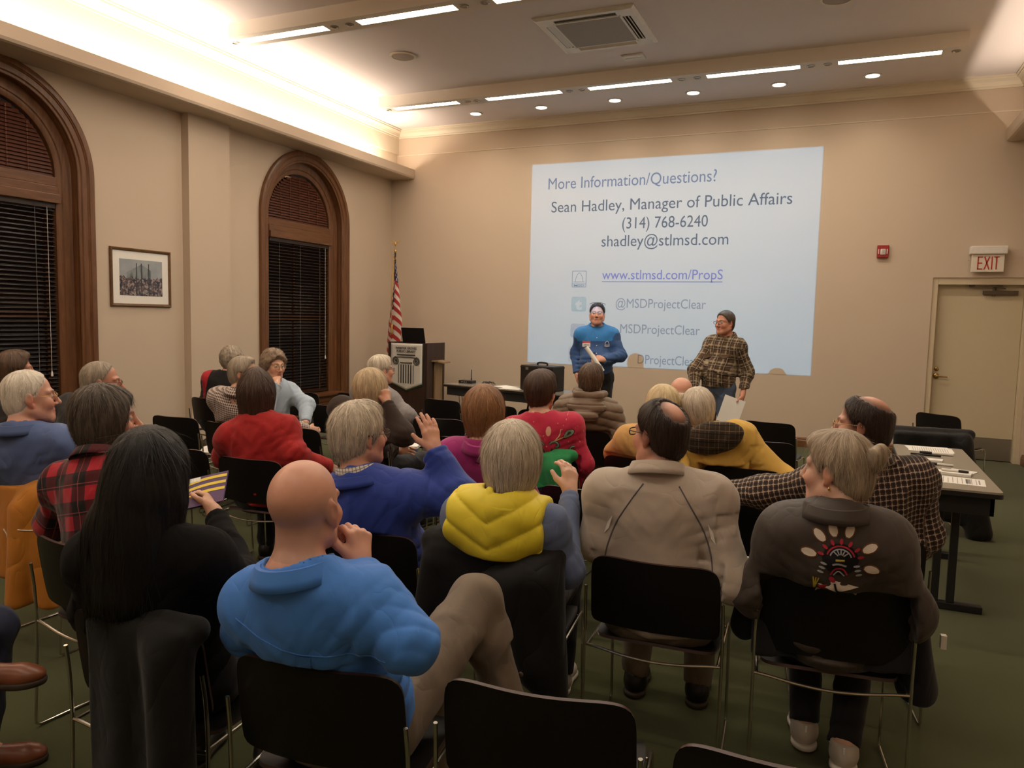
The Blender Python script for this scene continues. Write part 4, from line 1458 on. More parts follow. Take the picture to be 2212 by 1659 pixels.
def cloth(name, color, rough=0.75, bump=0.25, pattern=None, weave=350, sheen=0.1, var=0.10, spec=0.25, wrinkle=1.0):
    t = NT(name)
    uv = t.attr('cloth')
    o = t.obj()
    n = t.noise(7, o, 3)
    col = t.mix(n, tuple(c * (1 - var) for c in color), tuple(min(1, c * (1 + var)) for c in color))
    if pattern:
        col = pattern(t, col, uv)
    # creases: sharp valleys where a soft noise crosses its middle, breaking up into short lengths
    def crease(scale, seed):
        mp = t.n('Mapping')
        mp.inputs['Location'].default_value = (seed, seed * 0.7, seed * 1.3)
        mp.inputs['Rotation'].default_value = (0.4, 0.3, seed)
        mp.inputs['Scale'].default_value = (1.0, 1.0, 0.6)
        t.t.links.new(o, mp.inputs['Vector'])
        a = t.math('ABSOLUTE', t.math('SUBTRACT', t.noise(scale, mp.outputs[0], 1, 0.4, 0.5), 0.5))
        a = t.math('POWER', t.math('MINIMUM', t.math('MULTIPLY', a, 6.0), 1.0), 0.7)
        k = t.math('MULTIPLY', t.math('SUBTRACT', t.noise(scale * 0.5, mp.outputs[0], 1), 0.35), 3.0, clamp=True)
        return t.math('MULTIPLY', t.math('SUBTRACT', a, 1.0), k)
    h = t.math('ADD', crease(6.5, 1.0), t.math('MULTIPLY', crease(14.0, 4.0), 0.4))
    t.bump(t.math('ADD', t.math('MULTIPLY', h, wrinkle * 0.42), t.math('MULTIPLY', t.noise(weave, o, 2), bump * 0.10)), 0.8, 0.016)
    return t.done(col, rough, spec, sheen=sheen)

def stripes(t, s, period, width, phase=0.0):
    """mask of stripes along socket s"""
    x = t.math('FRACT', t.math('ADD', t.math('DIVIDE', s, period), phase + 100.0))
    return t.math('LESS_THAN', x, width)

def checks(layers):
    """layers: (axis, period, width, phase, colour, opacity)"""
    def f(t, col, uv):
        s = t.sep(uv)
        for ax, per, wd, ph, c, a in layers:
            m = t.math('MULTIPLY', stripes(t, s[ax], per, wd, ph), a)
            col = t.mix(m, col, c)
        return col
    return f

def gingham(dark, light, per):
    def f(t, col, uv):
        s = t.sep(uv)
        a = stripes(t, s[0], per, 0.5)
        b = stripes(t, s[1], per, 0.5)
        k = t.math('MULTIPLY', t.math('ADD', a, b), 0.5)
        return t.ramp(k, [(0.0, light), (0.25, light), (0.26, tuple((x + y) / 2 for x, y in zip(dark, light))), (0.74, tuple((x + y) / 2 for x, y in zip(dark, light))), (0.75, dark)])
    return f

def creases(amp, seed=0, freq=14.0, extra=()):
    """cloth displacement: broad soft folds plus explicit ridges (a, b, width, height)"""
    def f(p):
        q = p * V(1.0, 1.0, 0.75)
        w = waves(q, freq * 1.25, 5, seed)
        w2 = waves(q, freq * 2.3, 5, seed + 4)
        m = np.clip(0.5 + waves(q, freq * 0.55, 4, seed + 1), 0, 1)
        d = 1.7 * amp * (0.5 * w + 1.1 * m * np.exp(-(w / 0.22) ** 2) + 0.75 * (1 - m) * np.exp(-(w2 / 0.25) ** 2) - 0.22)
        for a, b, wd, h in extra:
            e, t = seg_dist(p, a, b)
            d = d + h * np.exp(-(e / wd) ** 2) * np.sin(np.clip(t, 0.02, 0.98) * PI) ** 0.5
        return d
    return f

def quilt(amp, pitch, chev=0.0, z0=0.0, x0=0.0):
    def f(p):
        z = p[:, 2] - z0 + chev * np.abs(p[:, 0] - x0)
        s = np.abs(np.sin(PI * z / pitch))
        return amp * (s ** 0.45 - 0.75) + amp * 0.22 * waves(p, 60, 5, 2)
    return f

class Person:
    def __init__(s, label, head, heading, base, skin='fair', res=0.008, group=None, chair_at=None, **kw):
        """head: world (x, y) of the head centre; base: world (x, y) under the pelvis; zt (for Sk): world height of the top of the head.
        wR / wL: arms given in world space (elbow, wrist, finger direction, palm normal, curl); wlR / wlL: legs (knee, ankle, toe-out)"""
        h = math.radians(heading)
        s.R = rot_z(h)
        s.loc = V(base[0], base[1], 0)
        s.heading = h
        s.skin = skin
        s.res = res
        q = s.R.T @ (V(head[0], head[1], 0) - s.loc)
        kw.setdefault('lean', float(q[1]))
        kw.setdefault('side', float(q[0]))
        for key, arm in (('wR', 'armR'), ('wL', 'armL')):
            if key in kw:
                a = list(kw.pop(key))
                a[0], a[1] = s.to_local(a[0]), s.to_local(a[1])
                for i in (2, 3):
                    if len(a) > i and a[i] is not None:
                        a[i] = s.R.T @ V(*a[i])
                kw[arm] = a
        for key, leg in (('wlR', 'legR'), ('wlL', 'legL')):
            if key in kw:
                a = list(kw.pop(key))
                a[0], a[1] = s.to_local(a[0]), s.to_local(a[1])
                kw[leg] = a
        s.sk = Sk(**kw)
        s.contact = []
        if chair_at is not None:
            ca = math.radians(chair_at[2])
            co = V(chair_at[0] - math.sin(ca) * 0.265, chair_at[1] + math.cos(ca) * 0.265, 0)
            RC = rot_z(ca).T @ s.R
            lo = rot_z(ca).T @ (s.loc - co)
            def back_slab(p):
                q = p @ RC.T + lo
                yb = -0.236 - 0.10 * np.clip(q[:, 2] - 0.62, -0.2, 0.2) + 0.75 * q[:, 0] ** 2
                return np.maximum(np.maximum(q[:, 1] - yb, q[:, 2] - 0.775), np.maximum(0.49 - q[:, 2], np.abs(q[:, 0]) - 0.235))
            s.contact = [P(back_slab, RC.T @ (V(0, -0.40, 0.63) - lo), 0.40, 0.012, '-')]
        s.root = empty('person', tuple(s.loc), h, label=label, cat='person', group=group)
    def to_local(s, p):
        return s.R.T @ (V(*p) - s.loc)
    def part(s, name, me, mat):
        return link_mesh(name, me, mat, s.root)
    def contact_body(s):
        return [P((lambda g: (lambda p: g(p) - 0.012))(q.f), q.c, q.r + 0.012, q.k, '-') for q in s.contact]
    def body(s, fine=0.0045, hands=False, tint=None, nose=1.0, jaw=1.0, coarse=0.014, bare_feet=True):
        sk = s.sk
        hp = [P(q.f, q.c, q.r, q.k, q.op) for q in head_prims((sk.hc, sk.HR), nose, jaw)]
        # heads carry the additive parts first so that the carved ones come last
        pr = [P(q.f, q.c, q.r, q.k, q.op) for q in sk.torso() + sk.arms() + sk.legs() + sk.feet() + sk.neck()] + [q for q in hp if q.op == '+' and q.k > 0.0045] + sk.hands() + [q for q in hp if q.op == '-'] + s.contact_body() + [q for q in hp if q.op == '+' and q.k <= 0.0045]
        sp = [[(sk.hc[i] - 0.13, sk.hc[i] + 0.14)] for i in range(3)]
        if hands:
            for q in (1, -1):
                a = sk.arm[q]
                c = V(*a[1]) + (V(*a[2]) / np.linalg.norm(V(*a[2])) * 0.08 if a[2] is not None else 0)
                if hands in (True, q):
                    for i in range(3):
                        sp[i].append((c[i] - 0.12, c[i] + 0.12))
        me, v = field_mesh('body', Field(pr), coarse, fine, sp)
        tc = tint_of(sk, v, s.skin, **(tint or {}))
        col_attr(me, 'tint', tc)
        s.body_me, s.body_data = me, (v, tc)
        return s.part('body', me, M_SKIN)
    def hair(s, style, mat, res=0.004, name='hair', freq=60.0, strands=900, slen=0.035, swid=0.0016, lift=0.002, soft=0.006, **kw):
        f = hair_field(s.sk, style, **kw)
        me, v = field_mesh(name, f, res, relax=1)
        sa = strand_attr(s.sk, v, freq)
        if strands:
            v2, q2, s2 = hair_strands(s.sk, f, v, strands, slen, swid, lift, style == 'curly', kw.get('seed', 0))
            q = np.empty(me.loops.__len__(), np.int32)
            me.loops.foreach_get('vertex_index', q)
            q = q.reshape(-1, 4)
            me = raw_mesh(name, np.concatenate([v, v2]), np.concatenate([q, q2 + len(v)]))
            sa = np.concatenate([sa, s2])
        vec_attr(me, 'strand', sa)
        bv, bc = s.body_data
        near = np.linalg.norm(bv - s.sk.hc, axis=1) < 0.17
        dd = np.full(len(bv), 1.0)
        dd[near] = f.ev(bv[near])
        m = (0.75 * np.exp(-(np.maximum(dd, 0) / soft) ** 2))[:, None]
        tone = np.array(TONES[mat.name])
        bc = bc * (1 - m) + tone * m
        a = s.body_me.attributes['tint']
        a.data.foreach_set('color', np.concatenate([bc, np.ones((len(bc), 1))], 1).astype(np.float32).ravel())
        return s.part(name, me, mat)
    def top(s, name, mat, o=0.014, sleeve=1.0, disp=None, amp=0.006, res=None, hem=None, neck=0.0, hole=0.079, neckline=0.0, cut=(), extra=(), armhole=False, cuff=0.0, back_v=0.0, ak=0.055, loose=0.0, bunch=0.009):
        """a garment over torso and arms, cut clean at neck, cuffs and hem"""
        sk = s.sk
        pr = sk.torso(o)
        if armhole:
            pr = pr + [cone(sk.sh[q], sk.sh[q] + (V(*sk.arm[q][0]) - sk.sh[q]) * 0.05, 0.056 + o, 0.052 + o, 0.03) for q in (1, -1)]
        else:
            pr = pr + sk.arms(o, sleeve, ak)
        if loose:
            pr = pr + [ell(sk.sp(0.22), V(0.165 * sk.w + o + loose, 0.115 * sk.d + o + loose * 0.5, 0.20), sk.SR, 0.06)]
        pr += list(extra)
        # neck opening: a tilted plane limited to the neck
        up = sk.SR[:, 2]
        n = up + V(0, -0.25, 0)
        n = n / np.linalg.norm(n)
        c = sk.nb + up * (neck)
        na, nd = sk.nb - up * 0.02, (sk.hc + sk.HR @ V(0, -0.035, -0.05) * sk.hs) - (sk.nb - up * 0.02)
        nd = nd / np.linalg.norm(nd)
        def neck_hole(p):
            q = p - na
            rad = np.linalg.norm(q - (q @ nd)[:, None] * nd, axis=1)
            return np.maximum(np.maximum((c - p) @ n, rad - hole), q @ nd - 0.22)
        pr.append(P(neck_hole, sk.nb + up * 0.09, 0.20, 0.008, '-'))
        if neckline:
            pr.append(ball(sk.nb + V(0, 0.075, 0.0), neckline, 0.01, '-'))
        if sleeve >= 1.0 and not armhole:
            pr += sk.cuff_cuts(cuff)
        zh = sk.pel[2] - 0.02 if hem is None else hem
        pr.append(half((0, 0, -1), (0, 0, zh), 0.015))
        pr += list(cut) + s.contact
        f = Field(pr, s.bunched(disp, bunch), amp + 2 * bunch)
        me, v = field_mesh(name, f, res or s.res, relax=0 if bunch else 1)
        vec_attr(me, 'cloth', cloth_coords(sk, v))
        s.field = f
        return s.part(name, me, mat)
    def bunched(s, disp, A):
        """adds the folds cloth makes: rings at elbow and armpit, sagging folds at the waist, drag lines across the upper back"""
        if not A:
            return disp
        sk = s.sk
        J = []
        for q in (1, -1):
            sh, el, wr = sk.sh[q], V(*sk.arm[q][0]), V(*sk.arm[q][1])
            J.append((el, (wr - sh) / max(np.linalg.norm(wr - sh), 0.05), 0.075, 0.046, 0.6, q))
            J.append((sh + (el - sh) * 0.25 - sk.SR @ V(q * 0.03, 0.02, 0.02), (el - sh) / np.linalg.norm(el - sh), 0.070, 0.046, 0.8, q + 2))
            J.append((wr, (wr - el) / np.linalg.norm(wr - el), 0.05, 0.030, 0.6, q + 5))
        def f(p):
            d = disp(p) if disp is not None else 0.0
            tw = waves(p, 17, 5, 3)
            tw2 = waves(p, 9, 4, 6)
            for c, ax, sig, per, a, sd in J:
                r = p - c
                g = np.exp(-((r ** 2).sum(1)) / (sig * sig * 1.6))
                ph = r @ ax * (2 * PI / per) + 2.2 * tw + sd
                d = d + A * a * g * (np.abs(np.sin(ph * 0.5)) ** 0.6 * 1.6 - 0.9)
            T = (p - sk.pel) @ sk.SR
            g = np.exp(-((T[:, 2] - 0.30 * sk.L) / 0.075) ** 2) * (np.abs(T[:, 0]) < 0.24)
            d = d + A * 0.9 * g * (np.abs(np.sin(T[:, 2] * (PI / 0.050) + 1.8 * tw2 + 5 * np.abs(T[:, 0]))) ** 0.6 * 1.5 - 0.9)
            g = np.exp(-((T[:, 2] - 0.68 * sk.L) / 0.12) ** 2) * np.clip(-T[:, 1] / 0.06, 0, 1)
            d = d + A * 0.55 * g * np.clip(np.sin(T[:, 2] * 62 - np.abs(T[:, 0]) * 75 + 2.6 * tw2), -0.2, 1) * np.clip(0.4 + tw2, 0, 1)
            return d
        return f
    def collar(s, name, mat, h=0.038, flare=0.006, open_=0.5, r=0.064, tilt=0.30, z=0.012, fold=0.0, thick=0.004, wav=0.0, tips=0.0):
        """a band round the neck, open at the front; fold turns it down outside"""
        sk = s.sk
        up = sk.SR[:, 2]
        ax = up + V(0, -tilt, 0) * -1
        ax /= np.linalg.norm(ax)
        x = sk.SR[:, 0]
        y = np.cross(ax, x)
        c = sk.nb + up * z
        prof = [(0, 0.0), (flare, h)]
        if fold:
            prof = [(0, 0.0), (flare * 0.6, h), (flare + 0.006, h * 1.02), (flare + 0.017, h * (1 - fold * 0.55)), (flare + 0.024, h * (1 - fold))]
        nA = 56
        vs, fs = [], []
        full = 2 * PI - open_
        for i in range(nA + 1):
            a = -full / 2 + full * i / nA
            e = abs(i / nA - 0.5) * 2
            for j, (u, hh) in enumerate(prof):
                rr = r + u + wav * math.sin(a * 5 + j)
                dx = math.sin(a) * rr
                dy = -math.cos(a) * rr * 1.08
                hz = hh - e ** 4 * 0.018
                if fold and j >= 3 and e > 0.80:
                    hz -= tips * (e - 0.80) / 0.20
                vs.append(c + x * dx + y * dy + ax * hz)
        n = len(prof)
        for i in range(nA):
            for j in range(n - 1):
                fs.append((i * n + j, (i + 1) * n + j, (i + 1) * n + j + 1, i * n + j + 1))
        me = MB().add(vs, fs).mesh(name, smooth=True)
        o = s.part(name, me, mat)
        vec_attr(me, 'cloth', cloth_coords(sk, np.array(vs)))
        m = o.modifiers.new('thickness', 'SOLIDIFY')
        m.thickness = thick
        m.offset = 0
        return o
    def trousers(s, mat, o=0.012, res=None, disp=True, to=1.0, name='trousers', waist=None):
        sk = s.sk
        w, d = sk.w, sk.d
        pr = [ell(sk.pel + V(0, 0, 0.02), V(0.172 * w + o, 0.125 * d + o, 0.125 + o), None, 0.05)] + sk.legs(o, to)
        if sk.belly and sk.stand:
            pr.append(ell(sk.sp(0.2, 0.05 + 0.035 * sk.belly), V(0.150 * w, 0.125 * sk.belly, 0.10), sk.SR, 0.06))
        wz = waist if waist else sk.pel[2] + 0.10
        pr.append(P(lambda p: np.maximum(wz - p[:, 2], np.linalg.norm(p - sk.pel - V(0, -0.03, 0.18), axis=1) - 0.21), sk.pel + V(0, -0.03, 0.18), 0.21, 0.01, '-'))
        for q in (1, -1):
            kn, an, _ = sk.leg[q]
            kn, an = V(*kn), V(*an)
            dd = (an - kn) / np.linalg.norm(an - kn)
            c = an - dd * 0.0 + dd * 0.005
            pr.append(P((lambda c, n: (lambda p: np.maximum((c - p) @ n, np.linalg.norm(p - c, axis=1) - 0.12)))(c, -(-dd)), c, 0.12, 0.004, '-'))
        f = Field(pr, creases(0.005, 3, 16) if disp else None, 0.006)
        me, v = field_mesh(name, f, res or max(s.res, 0.010))
        vec_attr(me, 'cloth', v * 1.0)
        return s.part(name, me, mat)
    def shoes(s, mat, sole=None, res=0.007, white=False):
        sk = s.sk
        for q in (1, -1):
            an, f, up = sk.foot(q)
            r = np.cross(f, up)
            R = np.stack([r, f, up], 1)
            def w(x, y, z): return an + R @ V(x, y, z)
            pr = [ell(w(0, -0.022, -0.030), V(0.039, 0.050, 0.050), R, 0.03), cone(w(0, 0.0, -0.045), w(0, 0.125, -0.058), 0.042, 0.036, 0.04), ell(w(0, 0.145, -0.058), V(0.043, 0.060, 0.032), R, 0.03),
                  cone(w(0, -0.005, -0.03), w(0, -0.002, 0.008), 0.044, 0.046, 0.02)]
            pr += [half(up, w(0, 0, 0.012 + 0.0), 0.006), half(-up, w(0, 0, -0.078), 0.004)]
            me, v = field_mesh('shoe', Field(pr), res)
            vec_attr(me, 'cloth', v)
            o = s.part('shoe', me, mat)
            if sole is not None:
                pr = [ell(w(0, -0.03, -0.075), V(0.040, 0.050, 0.05), R, 0.03), cone(w(0, -0.02, -0.075), w(0, 0.13, -0.075), 0.042, 0.044, 0.03), ell(w(0, 0.145, -0.075), V(0.046, 0.062, 0.05), R, 0.03)]
                pr += [half(up, w(0, 0, -0.066), 0.003), half(-up, w(0, 0, -0.088), 0.003)]
                me, v = field_mesh('sole', Field(pr), res)
                link_mesh('sole', me, sole, o)
    def glasses(s, mat, up=0.0, w=0.024, h=0.017, r=0.0012, lens=True, y=0.112, thick=None):
        sk = s.sk
        def T(x, yy, z): return sk.HR @ (V(x, yy, z) * sk.hs) + sk.hc
        m = MB()
        r_ = thick or r
        for q in (1, -1):
            pts = [T(q * 0.033 + w * math.copysign(abs(math.cos(a)) ** 0.7, math.cos(a)), y - 0.010 * abs(q * 0.033 + w * math.cos(a)) / 0.06, 0.002 + up + h * math.copysign(abs(math.sin(a)) ** 0.8, math.sin(a))) for a in [2 * PI * k / 20 for k in range(20)]]
            m.tube(pts, r_, 6, closed=True)
            m.tube([T(q * (0.033 + w), y - 0.012, 0.008 + up), T(q * 0.074, y - 0.030, 0.009 + up), T(q * 0.0815, 0.02, 0.007 + up * 1.0), T(q * 0.083, -0.012, 0.006 + up), T(q * 0.080, -0.026, -0.008 + up)], r_ * 0.9, 6)
        m.tube([T(0.010, y - 0.001, 0.006 + up), T(0, y + 0.002, 0.008 + up), T(-0.010, y - 0.001, 0.006 + up)], r_, 6)
        g = m.build('glasses', mat, s.root, smooth=True)
        if lens:
            for q in (1, -1):
                pts = [T(q * 0.033 + w * 0.96 * math.cos(a), y - 0.010 * abs(q * 0.033 + w * math.cos(a)) / 0.06, 0.002 + up + h * 0.96 * math.sin(a)) for a in [2 * PI * k / 20 for k in range(20)]]
                MB().add(pts, [tuple(range(20))]).build('lens', M_LENS, g, fix=False)
        return g
    # ---- things sewn on: find the garment's surface along +Y (from behind) or -Y (from the front)
    def surf(s, pts, front=False, off=0.0015, field=None):
        f = field or s.field
        pts = np.asarray(pts, float)
        y = np.full(len(pts), 0.45 if front else -0.6)
        sg = -1.0 if front else 1.0
        y = y + s.sk.sp(0.6)[1]
        done = np.zeros(len(pts), bool)
        for _ in range(110):
            p = np.stack([pts[:, 0], y, pts[:, 1]], 1)
            d = f.ev(p)
            y = y + sg * np.clip(d * 0.6, -0.02, 0.03)
        y = y - sg * off
        return np.stack([pts[:, 0], y, pts[:, 1]], 1)
    def patch(s, name, poly, mat, front=False, off=0.002, parent=None, rings=5):
        """a flat-coloured shape lying on the garment: poly in (x, z)"""
        poly = np.asarray(poly, float)
        c = poly.mean(0)
        n = len(poly)
        L = [c[None]] + [c + (poly - c) * (k / rings) for k in range(1, rings + 1)]
        pts = s.surf(np.concatenate(L), front, off)
        fs = [(0, 1 + i, 1 + (i + 1) % n) for i in range(n)]
        for k in range(rings - 1):
            a, b = 1 + k * n, 1 + (k + 1) * n
            fs += [(a + i, b + i, b + (i + 1) % n, a + (i + 1) % n) for i in range(n)]
        return MB().add(pts, fs).build(name, mat, parent or s.root, smooth=True, fix=False)
    def seam(s, name, line, mat, r=0.0016, front=False, parent=None, off=0.0005, n=6, field=None):
        pts = s.surf(np.array(smooth_path([(a, 0, b) for a, b in line], n))[:, [0, 2]], front, off)
        pts = pts[np.abs((field or s.field).ev(pts)) < 0.02]
        return MB().tube(pts, r, 6).build(name, mat, parent or s.root, smooth=True)
    def badge_strip(s, name, line, width, mat, front=False, off=0.0015, parent=None):
        P_ = np.array(smooth_path([(a, 0, b) for a, b in line], 8))[:, [0, 2]]
        t = np.gradient(P_, axis=0)
        t /= np.linalg.norm(t, axis=1)[:, None]
        nrm = np.stack([-t[:, 1], t[:, 0]], 1) * width / 2
        k = len(P_)
        pts = s.surf(np.concatenate([P_ + nrm, P_, P_ - nrm]), front, off)
        fs = [(j * k + i, j * k + i + 1, (j + 1) * k + i + 1, (j + 1) * k + i) for j in range(2) for i in range(k - 1)]
        return MB().add(pts, fs).build(name, mat, parent or s.root, smooth=True, fix=False)
# ================================================================== CHAIRS
M_SHELL = plain('black_moulded_seat', (0.0075, 0.006, 0.0055), 0.42, 0.28, var=0.05)
M_EDGE = plain('dark_seat_edge', (0.060, 0.030, 0.026), 0.42, 0.4, var=0.05)
def shell_mesh(name, nu, nv, f, thick):
    """a curved sheet f(u, v), u and v in -1..1, with thickness"""
    top, bot = [], []
    for j in range(nv + 1):
        for i in range(nu + 1):
            u, v = 2 * i / nu - 1, 2 * j / nv - 1
            p = Vector(f(u, v))
            e = 0.01
            n = (Vector(f(u + e, v)) - Vector(f(u - e, v))).cross(Vector(f(u, v + e)) - Vector(f(u, v - e)))
            n.normalize()
            top.append(p + n * thick / 2)
            bot.append(p - n * thick / 2)
    n = len(top)
    q = lambda i, j: j * (nu + 1) + i
    fs, mi = [], []
    for j in range(nv):
        for i in range(nu):
            fs.append((q(i, j), q(i + 1, j), q(i + 1, j + 1), q(i, j + 1)))
            fs.append((n + q(i, j + 1), n + q(i + 1, j + 1), n + q(i + 1, j), n + q(i, j)))
            mi += [0, 0]
    rim = [(i, 0) for i in range(nu)] + [(nu, j) for j in range(nv)] + [(i, nv) for i in range(nu, 0, -1)] + [(0, j) for j in range(nv, 0, -1)]
    m = len(rim)
    for k in range(m):
        a, b = q(*rim[k]), q(*rim[(k + 1) % m])
        fs.append((a, n + a, n + b, b))
        mi.append(1)
    mb = MB()
    mb.v, mb.f, mb.m = [tuple(p) for p in top + bot], fs, mi
    return mb.mesh(name, smooth=True)

def sq(u, v, r):
    """square -1..1 onto a rounded square"""
    k = max(abs(u), abs(v))
    if k < 1e-6:
        return u, v
    a, b = abs(u) / k, abs(v) / k
    # superellipse boundary in that direction
    n = r
    L = (a ** n + b ** n) ** (-1.0 / n)
    return math.copysign(a * L * k, u), math.copysign(b * L * k, v)

def make_chair():
    c = empty('stacking_chair', (0, 0, 0))
    def back(u, v):
        x, z = sq(u, v, 6.0 if v > 0 else 14.0)
        hz = 0.135
        y = -0.245 + 0.040 * x * x - 0.030 * (z + 1) / 2 + 0.012 * (1 - z) ** 2 / 4
        return (x * 0.229 * (1 - 0.010 * (z + 1)), y + 0.010, 0.632 + z * hz - 0.010 * (1 - x * x) * z * 0.5)
    link_mesh('backrest', shell_mesh('backrest', 22, 14, back, 0.011), [M_SHELL, M_EDGE], c)
    def seat(u, v):
        x, y = sq(u, v, 6.0)
        z = 0.437 - 0.018 * (1 - x * x) * (1 - y * y) + 0.006 * y
        if y > 0.72:
            z -= 0.030 * ((y - 0.72) / 0.28) ** 2
        if y < -0.6:
            z += 0.012 * ((-0.6 - y) / 0.4) ** 2
        return (x * 0.222, 0.012 + y * 0.205, z)
    link_mesh('seat', shell_mesh('seat', 18, 18, seat, 0.011), [M_SHELL, M_EDGE], c)
    for s in (-1, 1):
        p = smooth_path([(s * 0.240, -0.243, 0.645), (s * 0.242, -0.232, 0.56), (s * 0.2425, -0.226, 0.42), (s * 0.2425, -0.232, 0.22), (s * 0.2425, -0.240, 0.045)], 4)
        p += [(s * 0.2425, -0.240, 0.018), (s * 0.2425, -0.222, 0.008), (s * 0.240, 0.0, 0.007), (s * 0.236, 0.175, 0.007), (s * 0.235, 0.205, 0.010), (s * 0.235, 0.212, 0.035)]
        p += smooth_path([(s * 0.235, 0.209, 0.06), (s * 0.234, 0.198, 0.25), (s * 0.233, 0.190, 0.405)], 4)
        p += [(s * 0.231, 0.180, 0.420), (s * 0.230, 0.160, 0.424), (s * 0.230, -0.225, 0.418)]
        MB().tube(p, 0.0056, 8).build('leg_frame', M_CHROME, c, smooth=True)
    r = smooth_path([(-0.240, -0.224, 0.418), (-0.19, -0.226, 0.413), (-0.10, -0.232, 0.402), (0, -0.235, 0.397), (0.10, -0.232, 0.402), (0.19, -0.226, 0.413), (0.240, -0.224, 0.418)], 5)
    MB().tube(r, 0.0056, 8).build('rear_rail', M_CHROME, c, smooth=True)
    MB().tube([(-0.231, 0.150, 0.415), (0.231, 0.150, 0.415)], 0.0050, 8).build('front_rail', M_CHROME, c, smooth=True)
    return c
CHAIR = make_chair()
_first = [True]
def chair(bx, by, deg, label, group='black stacking chairs'):
    """placed by the world position of the middle of its backrest's top edge; deg 0 faces the front wall"""
    o = CHAIR if _first[0] else copy_tree(CHAIR)
    _first[0] = False
    a = math.radians(deg)
    o.rotation_euler = (0, 0, a)
    o.location = (bx - math.sin(a) * 0.265, by + math.cos(a) * 0.265, 0)
    tag(o, label, 'chair', group)
    return o

G = 'black stacking chairs of the audience'
# nearest row
chair(-1.115, 1.395, 8, 'black stacking chair under the bald man in the bright blue shirt', G)
chair(-0.590, 1.513, 7.7, 'empty black stacking chair at the bottom of the photo, right of the bald man', G)
chair(-0.040, 1.47, 6, 'black stacking chair cut by the bottom edge, only its top corner showing', G)
chair(-1.735, 1.40, 4, 'black stacking chair under the woman with long black hair, dark grey coat over it', G)
chair(-3.04, 1.10, -58, 'chair at the left edge under the person with brown leather shoes', G)
# second row
chair(0.026, 2.600, 6, 'black stacking chair under the woman with a bun and embroidered jacket', G)
chair(-0.562, 2.546, 2.6, 'black stacking chair under the man in the grey-beige pullover', G)
chair(-1.09, 2.38, 6, 'black stacking chair under the woman in the yellow vest, black jacket hung on it', G)
chair(-1.665, 2.38, 6, 'black stacking chair under the man in the dark blue jacket', G)
chair(-2.50, 1.78, -4, 'chair under the woman in the red and black plaid shirt', G)
chair(-3.45, 2.23, 0, 'chair under the white-haired man, orange jacket hung on it', G)
# third row
chair(-0.53, 3.62, -3, 'empty black chair between the grey-beige pullover and the embroidered jacket, papers on its seat', G)
chair(0.13, 3.27, 8, 'chair under the man in the brown checked shirt', G)
chair(-1.147, 3.52, 0, 'empty black chair right of the yellow vest, patterned bag on its seat', G)
chair(-1.655, 3.38, 2, 'chair under the woman in the magenta blazer, lilac garment over its back', G)
chair(-3.09, 3.307, 3, 'black stacking chair under the woman in the red jacket', G)
chair(-3.70, 3.345, 8, 'empty chair left of the woman in red, beside the striped booklet', G)
chair(-4.30, 2.90, -25, 'chair under the man in the grey and black jacket', G)
chair(-5.15, 3.02, -10, 'chair at the left edge under the person half hidden by the white-haired man', G)
# fourth row
chair(-0.500, 4.500, -4.6, 'black chair under the woman in the yellow jacket with plaid hood', G)
chair(-1.125, 4.470, -12, 'black chair just left of the man with glasses, in front of the tan coat', G)
chair(-1.65, 4.27, -4, 'chair under the woman in the red paisley blouse, green and black jacket on it', G)
chair(-3.10, 4.45, -8, 'chair under the blonde woman in dark brown beside the waving hand', G)
chair(-3.660, 4.390, 0, 'empty black chair just right of the woman in the red jacket', G)
chair(-4.250, 4.300, -5, 'black chair under the man with glasses and small checked shirt', G)
chair(-4.815, 4.354, 4.5, 'empty black chair at the wall, left of the small checked shirt', G)
chair(-5.345, 4.25, 2, 'empty black chair half hidden behind the plaid-shirt woman, nearest the wall', G)
# fifth row and beyond
chair(-0.490, 5.610, 0, 'empty black chair behind the yellow jacket, second back from the front wall', G)
chair(-0.555, 6.735, -8, 'empty black chair farthest forward on the right, before the plaid-shirt speaker', G)
chair(-1.78, 5.40, 2, 'chair under the person in the taupe puffer jacket', G)
chair(-1.13, 5.17, 0, 'chair under the bald head in front of the speakers', G)
chair(-2.36, 4.62, 3, 'empty black chair right of the waving hand, left of the red-brown bob', G)
chair(-3.015, 5.400, 8, 'empty black chair behind the waving hand, beside the grey sweater', G)
chair(-3.68, 6.650, -8, 'empty black chair standing before the lectern, one row ahead', G)
chair(-3.02, 6.50, 4, 'empty black chair ahead of the red-brown bob, before the front table', G)
chair(-3.73, 5.29, 4, 'chair under the man in the grey sweater', G)
chair(-4.24, 5.63, 4, 'empty black chair right of the woman in pale blue fleece', G)
chair(-4.86, 5.42, 150, 'chair the woman in pale blue fleece sits on, turned back to the audience', G)
chair(-5.60, 5.45, -6, 'chair under the short-haired woman in the black top', G)
chair(-5.27, 6.44, 0, 'empty black chair by the far window, left of two', G)
chair(-4.73, 6.64, 0, 'empty black chair by the far window, right of two', G)
chair(-4.19, 6.38, 4, 'empty black chair half hidden right of the grey sweater, before the lectern', G)
chair(0.86, 8.33, -38, 'empty black chair turned sideways in front of the door', G)
chair(0.66, 6.66, 4, 'chair behind the right-hand table with a black coat draped over it', G)
